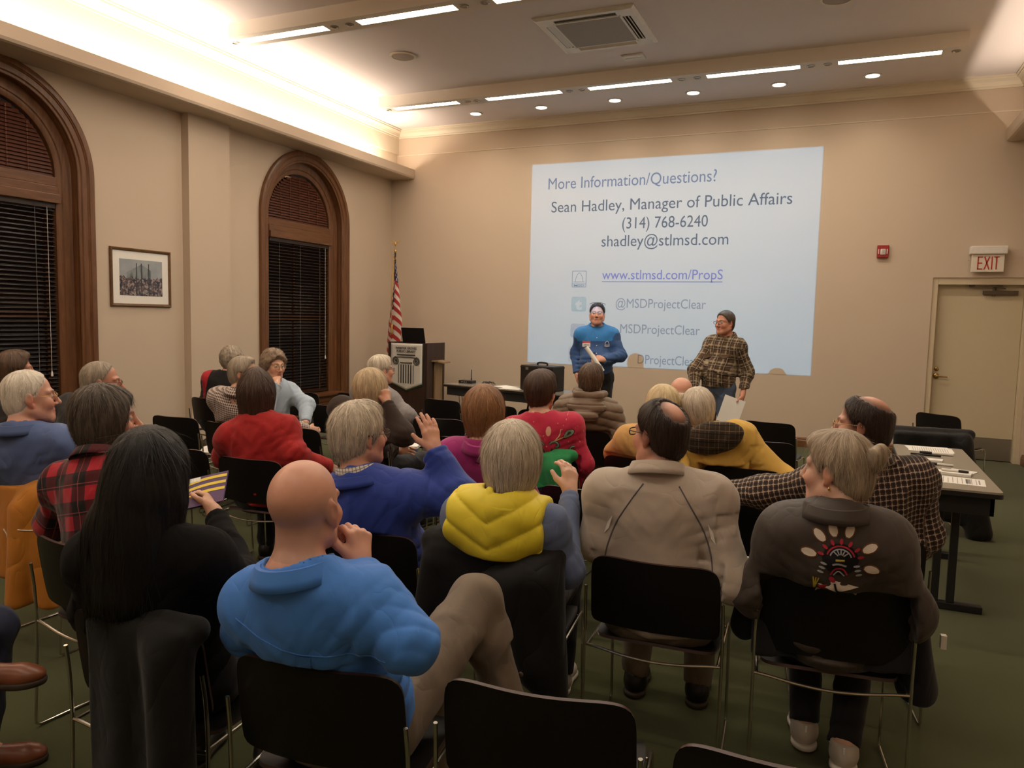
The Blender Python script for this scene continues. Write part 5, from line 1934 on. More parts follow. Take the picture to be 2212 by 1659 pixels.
# ================================================================== TABLES, LECTERN, FLAG
M_TOPG = plain('grey_laminate', (0.27, 0.24, 0.19), 0.35, 0.4, var=0.05, scale=60)
M_TOPD = plain('grey_brown_laminate', (0.21, 0.18, 0.145), 0.25, 0.5, var=0.05)
def rounded_rect(x0, y0, x1, y1, r, z):
    pts = []
    for cx, cy, a0 in ((x1 - r, y1 - r, 0), (x0 + r, y1 - r, 90), (x0 + r, y0 + r, 180), (x1 - r, y0 + r, 270)):
        for k in range(6):
            a = math.radians(a0 + 18 * k)
            pts.append((cx + r * math.cos(a), cy + r * math.sin(a), z))
    return pts
def build_table(name, L, Wd, loc, rz, label, top, group=None):
    """length along local y"""
    t = empty(name, loc, rz, label, 'table', group)
    hx, hy = Wd / 2, L / 2
    MB().prism(rounded_rect(-hx, -hy, hx, hy, 0.03, 0.727), (0, 0, 0.013)).build('tabletop', top, t)
    MB().prism(rounded_rect(-hx - 0.004, -hy - 0.004, hx + 0.004, hy + 0.004, 0.032, 0.705), (0, 0, 0.024)).build('edge_band', M_BLACK, t)
    a = MB()
    a.box((-hx + 0.03, -hy + 0.05, 0.60), (-hx + 0.05, hy - 0.05, 0.705)).box((hx - 0.05, -hy + 0.05, 0.60), (hx - 0.03, hy - 0.05, 0.705))
    a.box((-hx + 0.03, -hy + 0.05, 0.60), (hx - 0.03, -hy + 0.07, 0.705)).box((-hx + 0.03, hy - 0.07, 0.60), (hx - 0.03, hy - 0.05, 0.705))
    a.build('apron', M_BLACKM, t)
    for s in (-1, 1):
        y = s * (hy - 0.24)
        l = MB()
        l.box((-0.06, y - 0.02, 0.03), (-0.02, y + 0.02, 0.705)).box((0.02, y - 0.02, 0.03), (0.06, y + 0.02, 0.705))
        l.box((-hx + 0.02, y - 0.025, 0), (hx - 0.02, y + 0.025, 0.042))
        l.build('leg', M_BLACKM, t, bevel=0.004)
    return t
build_table('folding_table', 1.56, 0.44, (0.598, 5.40, 0), 0.0, 'grey-topped table at the right with papers and pens on it', M_TOPG, 'folding tables')
build_table('folding_table', 1.83, 0.55, (-3.72, 8.56, 0), math.radians(90 - 14.0), 'dark folding table at the front with the hard case on it', M_TOPD, 'folding tables')

# things on the right-hand table
def sheet(name, x, y, w, l, rz, z, label, cat, lines=0, mat=M_PAPER, th=0.0012, group=None, bars=(), parent=None):
    o = empty(name, (x, y, z), rz, label, cat, group)
    m = MB().box((-w / 2, -l / 2, 0), (w / 2, l / 2, th))
    m.build('page', mat, o)
    if lines:
        k = MB()
        for i in range(lines):
            yy = l / 2 - 0.03 - i * (l - 0.05) / lines
            k.box((-w / 2 + 0.02, yy - 0.0018, th), (w / 2 - 0.02 - (0.03 if i % 4 == 3 else 0), yy + 0.0012, th + 0.0003))
        for (a, b, c, d) in bars:
            k.box((a, b, th), (c, d, th + 0.0003))
        p = k.build('printed_text', M_TXT, o)
    return o
M_TXT = plain('grey_print', (0.28, 0.26, 0.25), 0.7, 0.2)
TZ = 0.7405
gp = 'papers on the right-hand table'
sheet('paper_sheet', 0.605, 6.02, 0.215, 0.279, math.radians(88), TZ, 'printed sheet at the far end of the right-hand table', 'paper', 16, group=gp)
sheet('paper_sheet', 0.60, 6.06, 0.215, 0.279, math.radians(97), TZ - 0.0003, 'sheet peeking out under the printed page at the far end of the right-hand table', 'paper', 0, th=0.0006, group=gp)
sheet('paper_sheet', 0.63, 4.88, 0.215, 0.279, math.radians(84), TZ, 'printed sheet with dark bars nearest the camera on the right-hand table', 'paper', 10, group=gp, bars=((-0.07, -0.07, 0.07, -0.045), (-0.07, -0.115, 0.07, -0.108)))
sheet('index_card', 0.565, 5.52, 0.076, 0.127, math.radians(80), TZ, 'stack of small white cards behind the markers on the right-hand table', 'card', 0, th=0.012, group=gp)
sheet('index_card', 0.70, 5.20, 0.085, 0.14, math.radians(65), TZ, 'white leaflet with print right of the middle marker', 'card', 5, th=0.004, group=gp)
sheet('notepad', 0.655, 5.08, 0.105, 0.15, math.radians(78), TZ, 'white notepad with a black marker lying on it', 'notepad', 0, th=0.014, group=gp)
o = sheet('badge_sleeve', 0.535, 5.18, 0.075, 0.16, math.radians(75), TZ, 'clear plastic badge sleeve left of the markers on the right-hand table', 'badge sleeve', 0, M_PAPER, th=0.002, group=gp)
def pen(x, y, rz, L, r, z, label, cols, cat='marker'):
    o = empty('marker_pen', (x, y, z + r), rz, label, cat, 'markers and pens on the right-hand table')
    MB().lathe([(r * 0.75, -L / 2), (r, -L / 2 + 0.004), (r, L * 0.12), (r * 0.9, L * 0.14)], 14, axis='y').build('barrel', cols[0], o, smooth=True)
    MB().lathe([(r * 1.05, L * 0.13), (r * 1.05, L * 0.40), (r * 0.85, L / 2)], 14, axis='y').build('cap', cols[1], o, smooth=True)
    return o
M_GREEN = plain('dark_green_plastic', (0.02, 0.09, 0.05), 0.4, 0.4)
pen(0.62, 5.80, math.radians(-98), 0.20, 0.009, TZ, 'long pen with a green grip lying across the far half of the table', (M_WHITE, M_BLACK), 'pen')
pen(0.55, 5.72, math.radians(-100), 0.18, 0.006, TZ, 'thin dark pen left of the green-gripped pen', (M_BLACK, M_BLACK), 'pen')
pen(0.60, 5.36, math.radians(-100), 0.14, 0.0075, TZ, 'white marker with dark cap between the card stack and the leaflets', (M_WHITE, M_BLACK))
pen(0.645, 5.08, math.radians(80), 0.14, 0.0075, TZ + 0.0142, 'white marker with black cap lying on the notepad', (M_WHITE, M_BLACK))

# things on the front table
FT = math.radians(-14.0)
def ft(u, v):
    """along the front table, across it"""
    return (-3.72 + u * math.cos(FT) - v * math.sin(FT), 8.56 + u * math.sin(FT) + v * math.cos(FT))
def build_case():
    x, y = ft(0.45, 0.0)
    c = empty('hard_case', (x, y, TZ), FT, 'black hard carrying case with a handle on the front table', 'case')
    b = MB().box((-0.235, -0.13, 0.0), (0.235, 0.13, 0.30))
    b.build('body', M_CASE, c, bevel=0.012)
    MB().box((-0.237, -0.132, 0.272), (0.237, 0.132, 0.284)).build('rim', M_BLACKM, c, bevel=0.002)
    h = MB().tube(smooth_path([(-0.07, 0, 0.30), (-0.065, 0, 0.325), (0, 0, 0.332), (0.065, 0, 0.325), (0.07, 0, 0.30)], 5), 0.011, 8)
    h.build('handle', M_BLACK, c, smooth=True)
    for s in (-1, 1):
        MB().box((s * 0.13 - 0.02, -0.137, 0.245), (s * 0.13 + 0.02, -0.13, 0.275)).build('latch', M_STEEL, c)
M_CASE = plain('case_leatherette', (0.016, 0.011, 0.009), 0.4, 0.4, bump=0.2)
build_case()
def build_router():
    x, y = ft(-0.76, 0.03)
    r = empty('wireless_router', (x, y, TZ), FT + 0.15, 'small black wireless box with one upright antenna on the front table', 'router')
    MB().box((-0.10, -0.06, 0.0), (0.10, 0.06, 0.036)).build('body', M_BLACK, r, bevel=0.006)
    MB().lathe([(0.008, 0.03), (0.009, 0.06), (0.0065, 0.065), (0.0055, 0.17), (0.003, 0.175)], 10, (0.03, 0.05, 0)).build('antenna', M_BLACK, r, smooth=True)
    g = MB()
    for k in range(4):
        g.box((-0.06 + 0.025 * k, -0.0608, 0.014), (-0.05 + 0.025 * k, -0.0598, 0.020))
    g.build('port_lights', M_WHITE, r)
build_router()
rnd = random.Random(4)
pts = []
for k in range(26):
    a = k * 0.85
    u, v = -0.48 + 0.10 * math.sin(a) * (0.6 + 0.4 * math.sin(k * 1.7)) + k * 0.003, 0.05 + 0.05 * math.cos(a * 1.3)
    x, y = ft(u, v)
    pts.append((x, y, TZ + 0.006 + 0.018 * (1 + math.sin(k * 2.1))))
tag(MB().tube(smooth_path(pts, 4), 0.003, 6).build('cable_coil', M_BLACK, smooth=True), 'loose coil of thin black cable beside the router on the front table', 'cable')
x, y = ft(-0.09, 0.0)
sheet('paper_sheet', x, y, 0.215, 0.279, FT + 1.35, TZ, 'white sheets lying left of the hard case on the front table', 'paper', 0, th=0.004, group='papers on the front table')
x, y = ft(0.10, -0.12)
sheet('paper_sheet', x, y, 0.215, 0.279, FT + 1.75, TZ, 'white sheet close to the hard case, nearer the table edge', 'paper', 0, th=0.003, group='papers on the front table')
# cords dropping from the table to the floor
for i, (u, dx) in enumerate(((-0.88, 0.0), (-0.84, 0.05))):
    x, y = ft(u - 0.06, 0.10)
    p = [(x + 0.07, y - .02, TZ + 0.01), (x + 0.01, y + 0.0, TZ + 0.012), (x - 0.03, y + 0.02, 0.60), (x - 0.02 + dx, y + 0.04, 0.25), (x - 0.05 + dx, y + 0.03, 0.01), (x - 0.20, y + 0.10, 0.006)]
    tag(MB().tube(smooth_path(p, 6), 0.004, 6).build('power_cord', M_BLACK, smooth=True), ['black cord hanging off the left end of the front table', 'second black cord looping down beside the lectern wing'][i], 'cord', 'cords at the front table')

# lectern
def build_lectern():
    L = empty('lectern', (-5.62, 9.24, 0), math.radians(-3), 'dark wooden lectern with a white library banner on its front', 'lectern')
    m = MB()
    m.box((-0.325, -0.02, 0.05), (0.295, 0.0, 1.215)).build('front_panel', M_LECT, L, bevel=0.003)
    MB().box((0.295, -0.02, 0.05), (0.315, 0.45, 1.22)).build('side_panel', M_LECT, L, bevel=0.003)
    MB().box((-0.345, -0.02, 0.05), (-0.325, 0.45, 1.22)).build('side_panel', M_LECT, L, bevel=0.003)
    MB().box((-0.37, -0.04, 0.0), (0.34, 0.47, 0.05)).build('base', M_LECT, L, bevel=0.006)
    MB().obox((-0.015, 0.225, 1.16), (0.31, 0, 0), (0, 0.225, -0.03), (0, 0.001, 0.01)).build('desk_top', M_LECT, L)
    # folding side shelf on the right
    w = MB().prism([(0.315, 0.10, 0.955), (0.42, 0.10, 0.955), (0.47, 0.16, 0.935), (0.47, 0.36, 0.935), (0.315, 0.40, 0.955)], (0, 0, 0.018))
    w.build('side_shelf', M_LECTL, L)
    MB().box((0.318, 0.16, 0.30), (0.345, 0.34, 0.95)).build('shelf_bracket', M_LECTL, L)
    # banner: hangs from the top edge, pointed at the bottom
    def banner(w, h, tip, y, mat, name, par):
        n, k = 14, 18
        vs, fs = [], []
        for j in range(k + 1):
            for i in range(n + 1):
                u = i / n * 2 - 1
                d = (h + tip * (1 - abs(u)) ** 1.0) * j / k
                vs.append((-0.02 + u * w, y - 0.004 * math.sin(u * 7 + d * 4) * j / k - 0.003 * math.cos(u * 13) * j / k, 1.205 - d))
        for j in range(k):
            for i in range(n):
                a = j * (n + 1) + i
                fs.append((a, a + 1, a + n + 2, a + n + 1))
        o = MB().add(vs, fs).build(name, mat, par, smooth=True)
        mm = o.modifiers.new('thickness', 'SOLIDIFY')
        mm.thickness = 0.002
        return o
    banner(0.277, 0.585, 0.10, -0.028, M_BANB, 'banner_backing', L)
    b = banner(0.265, 0.565, 0.095, -0.034, M_BAN, 'banner', L)
    Y = -0.046
    for txt, z, w in (('WEBSTER GROVES', 1.122, 0.355), ('PUBLIC LIBRARY', 1.078, 0.325)):
        o = text_obj('banner_text', txt, (0, Y, z), 0.047, M_BANI, b, weight=0.001)
        wid = max(v.co.x for v in o.data.vertices)
        o.scale = (w / wid, 1, 1)
        o.location.x = -0.02 - w / 2
    d = MB()
    d.box((-0.175, Y, 1.035), (0.135, Y + 0.002, 1.052))
    # ionic capital: double line with two volutes
    d.tube(smooth_path([(-0.20, Y, 1.005), (-0.10, Y, 1.012), (0.06, Y, 1.012), (0.16, Y, 1.005)], 6), 0.006, 6)
    d.tube(smooth_path([(-0.12, Y, 0.935), (-0.02, Y, 0.932), (0.08, Y, 0.935)], 6), 0.007, 6)
    for s in (-1, 1):
        cx = -0.02 + s * 0.172
        sp = []
        for k in range(44):
            a = k / 43 * 2.4 * 2 * PI
            r = 0.052 * (1 - k / 43) ** 0.8 + 0.004
            sp.append((cx + s * r * math.sin(a), Y, 0.957 + r * math.cos(a)))
        d.tube(sp, [0.0065 - 0.002 * k / 43 for k in range(44)], 6)
        d.lathe([(0.014, 0), (0.014, 0.003)], 14, (cx, Y + 0.002, 0.957), axis='y')
    for k in range(7):
        x = -0.145 + 0.0415 * k
        hw = 0.004 if k in (0, 6) else 0.0085
        d.box((x - hw, Y, 0.64), (x + hw, Y + 0.002, 0.905))
    d.build('column_emblem', M_BANI, b)
M_LECT = wood('lectern_wood', (0.020, 0.010, 0.007), (0.055, 0.026, 0.016), (6, 6, 0.7), 0.4)
M_LECTL = wood('lectern_shelf_wood', (0.20, 0.12, 0.06), (0.34, 0.22, 0.12), (6, 6, 0.7), 0.5)
M_BAN = plain('banner_cloth', (0.62, 0.58, 0.52), 0.6, 0.3, var=0.03)
M_BANB = plain('banner_green_edge', (0.05, 0.075, 0.055), 0.7, 0.3)
M_BANI = plain('banner_print', (0.055, 0.05, 0.045), 0.6, 0.3)
build_lectern()
def build_laptop():
    l = empty('laptop', (-5.66, 9.42, 1.165), math.radians(-4), 'black open laptop seen from behind on the lectern', 'laptop')
    MB().box((-0.19, 0.0, 0.0), (0.19, 0.24, 0.022)).build('base', M_BLACK, l, bevel=0.004)
    MB().obox((0, 0.0, 0.135), (0.195, 0, 0), (0, 0.006, 0), (0, -0.030, 0.125)).build('screen', M_BLACK, l, bevel=0.004)
build_laptop()

def flag_mat():
    t = NT('flag_cloth')
    uv = t.attr('cloth')
    s = t.sep(uv)
    u, v = s[0], s[1]      # u along the fly, v down the hoist, both 0..1
    st = t.math('FRACT', t.math('MULTIPLY', v, 6.5))
    red = t.math('LESS_THAN', st, 0.5)
    col = t.mix(red, (0.60, 0.52, 0.46), (0.36, 0.022, 0.018))
    can = t.math('MULTIPLY', t.math('LESS_THAN', u, 0.40), t.math('LESS_THAN', v, 7 / 13.0))
    # white stars: little dots on a staggered grid
    uu, vv = t.math('MULTIPLY', u, 11 / 0.40 / 2), t.math('MULTIPLY', v, 9 / (7 / 13.0) / 2)
    def dots(o):
        fu = t.math('SUBTRACT', t.math('FRACT', t.math('ADD', uu, o)), 0.5)
        fv = t.math('SUBTRACT', t.math('FRACT', t.math('ADD', vv, o)), 0.5)
        return t.math('LESS_THAN', t.math('ADD', t.math('MULTIPLY', fu, fu), t.math('MULTIPLY', fv, fv)), 0.035)
    star = t.math('MAXIMUM', dots(0.0), dots(0.5))
    blue = t.mix(star, (0.025, 0.018, 0.075), (0.62, 0.58, 0.55))
    col = t.mix(can, col, blue)
    t.bump(t.noise(400, t.obj(), 2), 0.15, 0.002)
    return t.done(col, 0.6, 0.3, sheen=0.2)
def build_flag():
    f = empty('flag_on_stand', (-6.28, 9.90, 0), math.radians(20), 'flag with stars and stripes furled on a pole with a gilded eagle, behind the lectern', 'flag')
    MB().lathe([(0.15, 0), (0.15, 0.02), (0.08, 0.05), (0.03, 0.07), (0.025, 0.16)], 24).build('base', M_BRASS, f, smooth=True)
    MB().tube([(0, 0, 0.05), (0, 0, 2.55)], 0.0125, 12).build('pole', M_LECT, f, smooth=True)
    e = MB()
    e.lathe([(0.016, 2.54), (0.020, 2.56), (0.010, 2.58), (0.007, 2.64), (0.012, 2.655)], 12)
    e.lathe([(0.004, 2.645), (0.014, 2.665), (0.012, 2.685), (0.007, 2.70), (0.003, 2.708)], 10)
    for s in (-1, 1):
        e.prism([(0, 0, 2.672), (s * 0.030, -0.004, 2.705), (s * 0.058, -0.004, 2.728), (s * 0.066, -0.004, 2.715), (s * 0.050, -0.004, 2.692), (s * 0.030, -0.002, 2.675), (0, 0, 2.662)], (0, 0.008, 0))
    e.build('eagle_finial', M_GOLD, f, smooth=False)
    # cloth: hoist at the pole, the fly gathered into folds that fall
    nu, nv = 60, 40
    vs, uvs, fs = [], [], []
    for j in range(nv + 1):
        v = j / nv
        for i in range(nu + 1):
            u = i / nu
            # drape: the fly corner sinks
            z = 2.42 - 0.90 * v - 0.86 * u ** 1.25
            spread = 0.020 + 0.105 * min(1, (2.46 - z) / 1.0)
            ph = u * 15.0
            x = spread * math.sin(ph) * (0.55 + 0.45 * u) + 0.02 * math.sin(3 * v + u * 2)
            y = -0.018 - spread * 0.75 * math.cos(ph * 0.93) * (0.4 + 0.6 * u) - 0.02 * u
            vs.append((x, y, z))
            uvs.append((u, v, 0))
    for j in range(nv):
        for i in range(nu):
            a = j * (nu + 1) + i
            fs.append((a, a + 1, a + nu + 2, a + nu + 1))
    o = MB().add(vs, fs).build('flag_cloth', flag_mat(), f, smooth=True)
    vec_attr(o.data, 'cloth', uvs)
    c = MB()
    c.tube(smooth_path([(0.01, -0.02, 2.47), (0.02, -0.06, 2.44), (-0.01, -0.06, 2.40), (-0.03, -0.10, 2.1), (-0.02, -0.135, 1.80), (-0.015, -0.13, 1.45)], 6), 0.005, 6)
    c.tube(smooth_path([(-0.01, -0.02, 2.47), (-0.02, -0.055, 2.45), (0.0, -0.09, 2.1), (-0.01, -0.14, 1.88), (-0.03, -0.13, 1.30)], 6), 0.005, 6)
    c.lathe([(0.006, 1.46), (0.014, 1.44), (0.018, 1.33), (0.004, 1.32)], 10, (-0.015, -0.13, 0))
    c.build('gold_cord', M_GOLD, f, smooth=True)
M_GOLD = NT('gilding').done((0.55, 0.34, 0.10), 0.35, 0.5, 0.8)
build_flag()
# ================================================================== WHO SITS AND STANDS WHERE
H_WHITE = hair_mat('white_hair', (0.50, 0.42, 0.33), (0.95, 0.88, 0.76))
H_SILVER = hair_mat('silver_hair', (0.24, 0.18, 0.125), (0.86, 0.75, 0.60))
H_GREY = hair_mat('grey_hair', (0.15, 0.115, 0.085), (0.48, 0.39, 0.29))
H_DGREY = hair_mat('dark_grey_hair', (0.030, 0.021, 0.016), (0.135, 0.100, 0.075))
H_BLONDE = hair_mat('ash_blonde_hair', (0.17, 0.11, 0.055), (0.72, 0.54, 0.33))
H_LBLONDE = hair_mat('pale_blonde_hair', (0.42, 0.30, 0.15), (0.80, 0.64, 0.40))
H_AUBURN = hair_mat('red_brown_hair', (0.12, 0.048, 0.018), (0.42, 0.20, 0.085))
H_BROWN = hair_mat('brown_hair', (0.030, 0.014, 0.009), (0.095, 0.048, 0.028))
H_DBROWN = hair_mat('dark_brown_hair', (0.012, 0.007, 0.005), (0.045, 0.024, 0.016))
H_MBROWN = hair_mat('mid_brown_hair', (0.040, 0.022, 0.014), (0.15, 0.085, 0.05))
H_BLACK = hair_mat('black_hair', (0.0028, 0.0022, 0.002), (0.007, 0.005, 0.0045), 0.5)
H_CURL = hair_mat('grey_brown_curls', (0.10, 0.065, 0.042), (0.36, 0.25, 0.16))
H_BUN = hair_mat('grey_blonde_hair', (0.15, 0.105, 0.072), (0.58, 0.46, 0.33))

C_DARK = cloth('dark_trouser_cloth', (0.012, 0.011, 0.013))
C_KHAKI = cloth('grey_khaki_cloth', (0.20, 0.155, 0.115))
C_JEAN = cloth('blue_denim', (0.085, 0.115, 0.19), bump=0.5)
C_GREYT = cloth('grey_trouser_cloth', (0.16, 0.14, 0.12))
C_TAN = cloth('tan_trouser_cloth', (0.32, 0.23, 0.13))
L_BLACK = plain('black_leather', (0.012, 0.010, 0.009), 0.4, 0.5)
L_BROWN = plain('brown_leather', (0.20, 0.062, 0.026), 0.35, 0.5, var=0.25, scale=30)
L_WHITE = plain('white_shoe_leather', (0.55, 0.49, 0.42), 0.5, 0.4)
L_SOLE = plain('dark_rubber_sole', (0.05, 0.035, 0.025), 0.7, 0.3)
L_WSOLE = plain('white_rubber_sole', (0.60, 0.55, 0.48), 0.6, 0.3)
M_BTN = plain('white_button', (0.70, 0.68, 0.66), 0.3, 0.5)
M_GOLDW = NT('gold_wire').done((0.50, 0.34, 0.14), 0.3, 0.5, 1.0)
M_DWIRE = plain('dark_frame_wire', (0.06, 0.045, 0.035), 0.3, 0.5, 0.6)

def seat(label, head, heading, ch, dist=0.19, **kw):
    """a person on the chair whose backrest top is at ch = (x, y, degrees)"""
    a = math.radians(ch[2])
    return Person(label, head, heading, (ch[0] - math.sin(a) * dist, ch[1] + math.cos(a) * dist), chair_at=ch, **kw)

def bald_man():
    p = seat('bald man in a bright blue shirt, cheek resting on his hand', (-1.185, 1.47), 12, (-1.115, 1.395, 8), 0.21, skin='pink', res=0.006,
               zt=1.252, hs=1.06, yaw=-2, pitch=-2, w=0.92, d=1.0, slump=0.0, drop=0.018,
               wR=((-0.890, 1.47, 0.840), (-1.082, 1.555, 0.965), (-0.22, 0.25, 0.92), (-0.85, 0.25, 0.1), (1.0, 1.1, 1.1, 1.1)),
               wL=((-1.43, 1.54, 0.74), (-1.30, 1.80, 0.66)),
               wlR=((-1.00, 2.06, 0.72), (-0.90, 2.12, 0.335), 20), wlL=((-1.20, 2.00, 0.50), (-1.15, 2.10, 0.09), 0))
    p.body(0.0038, hands=1, tint=dict(stubble=(0.30, 0.24, 0.20)))
    nb = p.sk.nb
    def bk(x, z): return V(x, nb[1] - 0.15, nb[2] + z)
    ex = []
    for a, b, w_, h_ in (((0.0, -0.17), (-0.14, -0.34), 0.016, 0.008), ((0.01, -0.17), (0.05, -0.42), 0.014, 0.009), ((0.03, -0.18), (0.14, -0.36), 0.018, 0.009), ((0.05, -0.16), (0.22, -0.30), 0.016, 0.008),
                          ((-0.03, -0.17), (-0.08, -0.40), 0.014, 0.007), ((0.10, -0.30), (0.24, -0.38), 0.015, 0.008), ((-0.02, -0.02), (-0.14, -0.06), 0.014, 0.004), ((0.10, -0.05), (0.20, -0.10), 0.014, 0.005)):
        ex.append((bk(*a), bk(*b), w_, h_))
    shirt = p.top('shirt', C_BLUE, 0.016, loose=0.012, disp=creases(0.0045, 1, 13, ex), amp=0.014, hem=0.50, res=0.0055)
    p.collar('collar', C_BLUE, h=0.042, flare=0.010, open_=0.9, r=0.073, fold=1.0, z=0.006, tilt=0.35, thick=0.003, tips=0.03)
    # yoke seam, centre pleat
    z0 = nb[2]
    p.seam('yoke_seam', [(-0.19, z0 - 0.09), (-0.10, z0 - 0.125), (0.0, z0 - 0.15), (0.10, z0 - 0.155), (0.19, z0 - 0.15)], C_BLUE, 0.0016, parent=shirt)
    p.badge_strip('pleat', [(-0.004, z0 - 0.152), (-0.012, z0 - 0.22), (-0.016, z0 - 0.29)], 0.032, C_BLUE, off=0.004, parent=shirt)
    p.trousers(C_KHAKI, 0.016, res=0.009)
    p.shoes(L_BLACK, L_SOLE)
    for q in ():
        el, wr = V(*p.sk.arm[q][0]), V(*p.sk.arm[q][1])
        d = (wr - el) / np.linalg.norm(wr - el)
        MB().lathe([(0.005, 0), (0.006, 0.001), (0.0055, 0.0022), (0.002, 0.0015)], 12).build('cuff_button', M_BTN, shirt).matrix_local = Matrix.Translation(Vector(wr - d * 0.035 + np.cross(d, V(0, 1, 0)) / np.linalg.norm(np.cross(d, V(0, 1, 0))) * 0.050 + V(0, -0.02, 0)))
C_BLUE = cloth('bright_blue_cotton', (0.060, 0.215, 0.66), 0.65, 0.15, var=0.05)
bald_man()

def pullover_man():
    p = seat('man with dark hair and a bald patch in a grey-beige zip pullover', (-0.600, 2.76), 6, (-0.562, 2.546, 2.6), skin='pink', res=0.006,
               zt=1.306, yaw=52, pitch=2, w=1.14, d=1.05, wR=((-0.30, 2.66, 0.70), (-0.46, 2.98, 0.66)), wL=((-0.79, 2.66, 0.78), (-0.70, 3.00, 0.68)))
    p.body(0.0042)
    p.hair('fringe', H_DBROWN, 0.0038, amp=0.0018, vol=1.2, bald=(-0.072, 0.098, 0.046, 0.056, 0.045, 0.75), strands=2600, slen=0.028, swid=0.0012, soft=0.018)
    p.glasses(M_BLACK, 0.0, 0.024, 0.0135, 0.0022)
    nb = p.sk.nb
    def bk(x, z): return V(x, nb[1] - 0.16, nb[2] + z)
    ex = [(bk(*a), bk(*b), w_, h_) for a, b, w_, h_ in (((-0.2, -0.28), (0.2, -0.34), 0.014, 0.006), ((-0.2, -0.33), (0.18, -0.37), 0.012, 0.007), ((-0.18, -0.37), (0.2, -0.40), 0.012, 0.006), ((0.05, -0.22), (0.22, -0.33), 0.02, 0.006), ((-0.22, -0.24), (-0.10, -0.30), 0.015, 0.005))]
    t = p.top('pullover', C_TAUPE, 0.020, bunch=0.005, loose=0.012, disp=creases(0.004, 4, 11, ex), amp=0.012, hem=0.47, res=0.0058)
    p.collar('collar', C_TAUPE, h=0.050, flare=0.012, open_=1.0, r=0.076, fold=0.9, z=0.012, tilt=0.35, thick=0.006)
    z0 = nb[2]
    for s in (-1, 1):
        p.seam('raglan_seam', [(s * 0.062, z0 + 0.005), (s * 0.105, z0 - 0.06), (s * 0.155, z0 - 0.15), (s * 0.185, z0 - 0.25), (s * 0.19, z0 - 0.34)], M_SEAMG, 0.0026, parent=t)
        p.patch('reflective_patch', [(s * 0.165, z0 - 0.115), (s * 0.185, z0 - 0.145), (s * 0.195, z0 - 0.185), (s * 0.178, z0 - 0.165)], M_REFL, off=0.005, parent=t)
    p.trousers(C_KHAKI, 0.014)
    p.shoes(L_BLACK, L_SOLE)
C_TAUPE = cloth('grey_beige_fleece', (0.45, 0.375, 0.31), 0.8, 0.15, var=0.05, sheen=0.25)
M_SEAMG = plain('grey_piping', (0.11, 0.10, 0.11), 0.6, 0.3)
M_REFLW = plain('bright_heel_tab', (0.9, 0.9, 0.9), 0.3, 0.6)
M_REFL = plain('reflective_tape', (0.75, 0.70, 0.64), 0.3, 0.5)
pullover_man()

def bun_woman():
    p = seat('woman with a grey bun in a dark jacket with an embroidered figure', (0.005, 2.66), 3, (0.026, 2.600, 6), skin='pale', res=0.007,
               zt=1.252, yaw=62, pitch=4, w=0.84, d=1.0, neck=0.0, wR=((0.225, 2.66, 0.68), (0.14, 2.98, 0.62)), wL=((-0.22, 2.66, 0.68), (-0.12, 3.0, 0.62)),
               wlR=((0.12, 3.16, 0.50), (0.085, 2.90, 0.095), -4), wlL=((-0.08, 3.18, 0.50), (-0.055, 3.00, 0.095), 4))
    p.body(0.0042)
    p.hair('bun', H_BUN, 0.004, amp=0.0026, freq=80, strands=1600, slen=0.05, swid=0.0012, lift=0.003)
    nb = p.sk.nb
    t = p.top('jacket', C_JACKB, 0.034, bunch=0.010, loose=0.012, disp=creases(0.008, 6, 9), amp=0.016, hem=0.46, res=0.0068)
    p.collar('collar', C_JACKB, h=0.052, flare=0.014, open_=1.2, r=0.074, fold=0.75, z=0.015, tilt=0.35, thick=0.006)
    embroider(p, t, 0.008, nb[2] - 0.090)
    p.trousers(C_DARK, 0.012)
    p.shoes(L_WHITE, L_WSOLE)
    for o, q in zip([c for c in p.root.children if c.name.startswith('shoe')], (1, -1)):
        an, fw, up = p.sk.foot(q)
        c = an - fw * 0.070 + V(0, 0, 0.0)
        MB().obox(tuple(c), (0.0035, 0, 0), tuple(fw * 0.002), tuple(up * 0.012)).build('heel_tab', M_REFLW, o)
    b = MB()
    e = p.sk.hc + p.sk.HR @ V(-0.082, -0.012, -0.052)
    b.lathe([(0.002, 0.006), (0.0045, 0.0), (0.002, -0.005)], 10, tuple(e)).build('earring', M_GOLD, p.root, smooth=True)
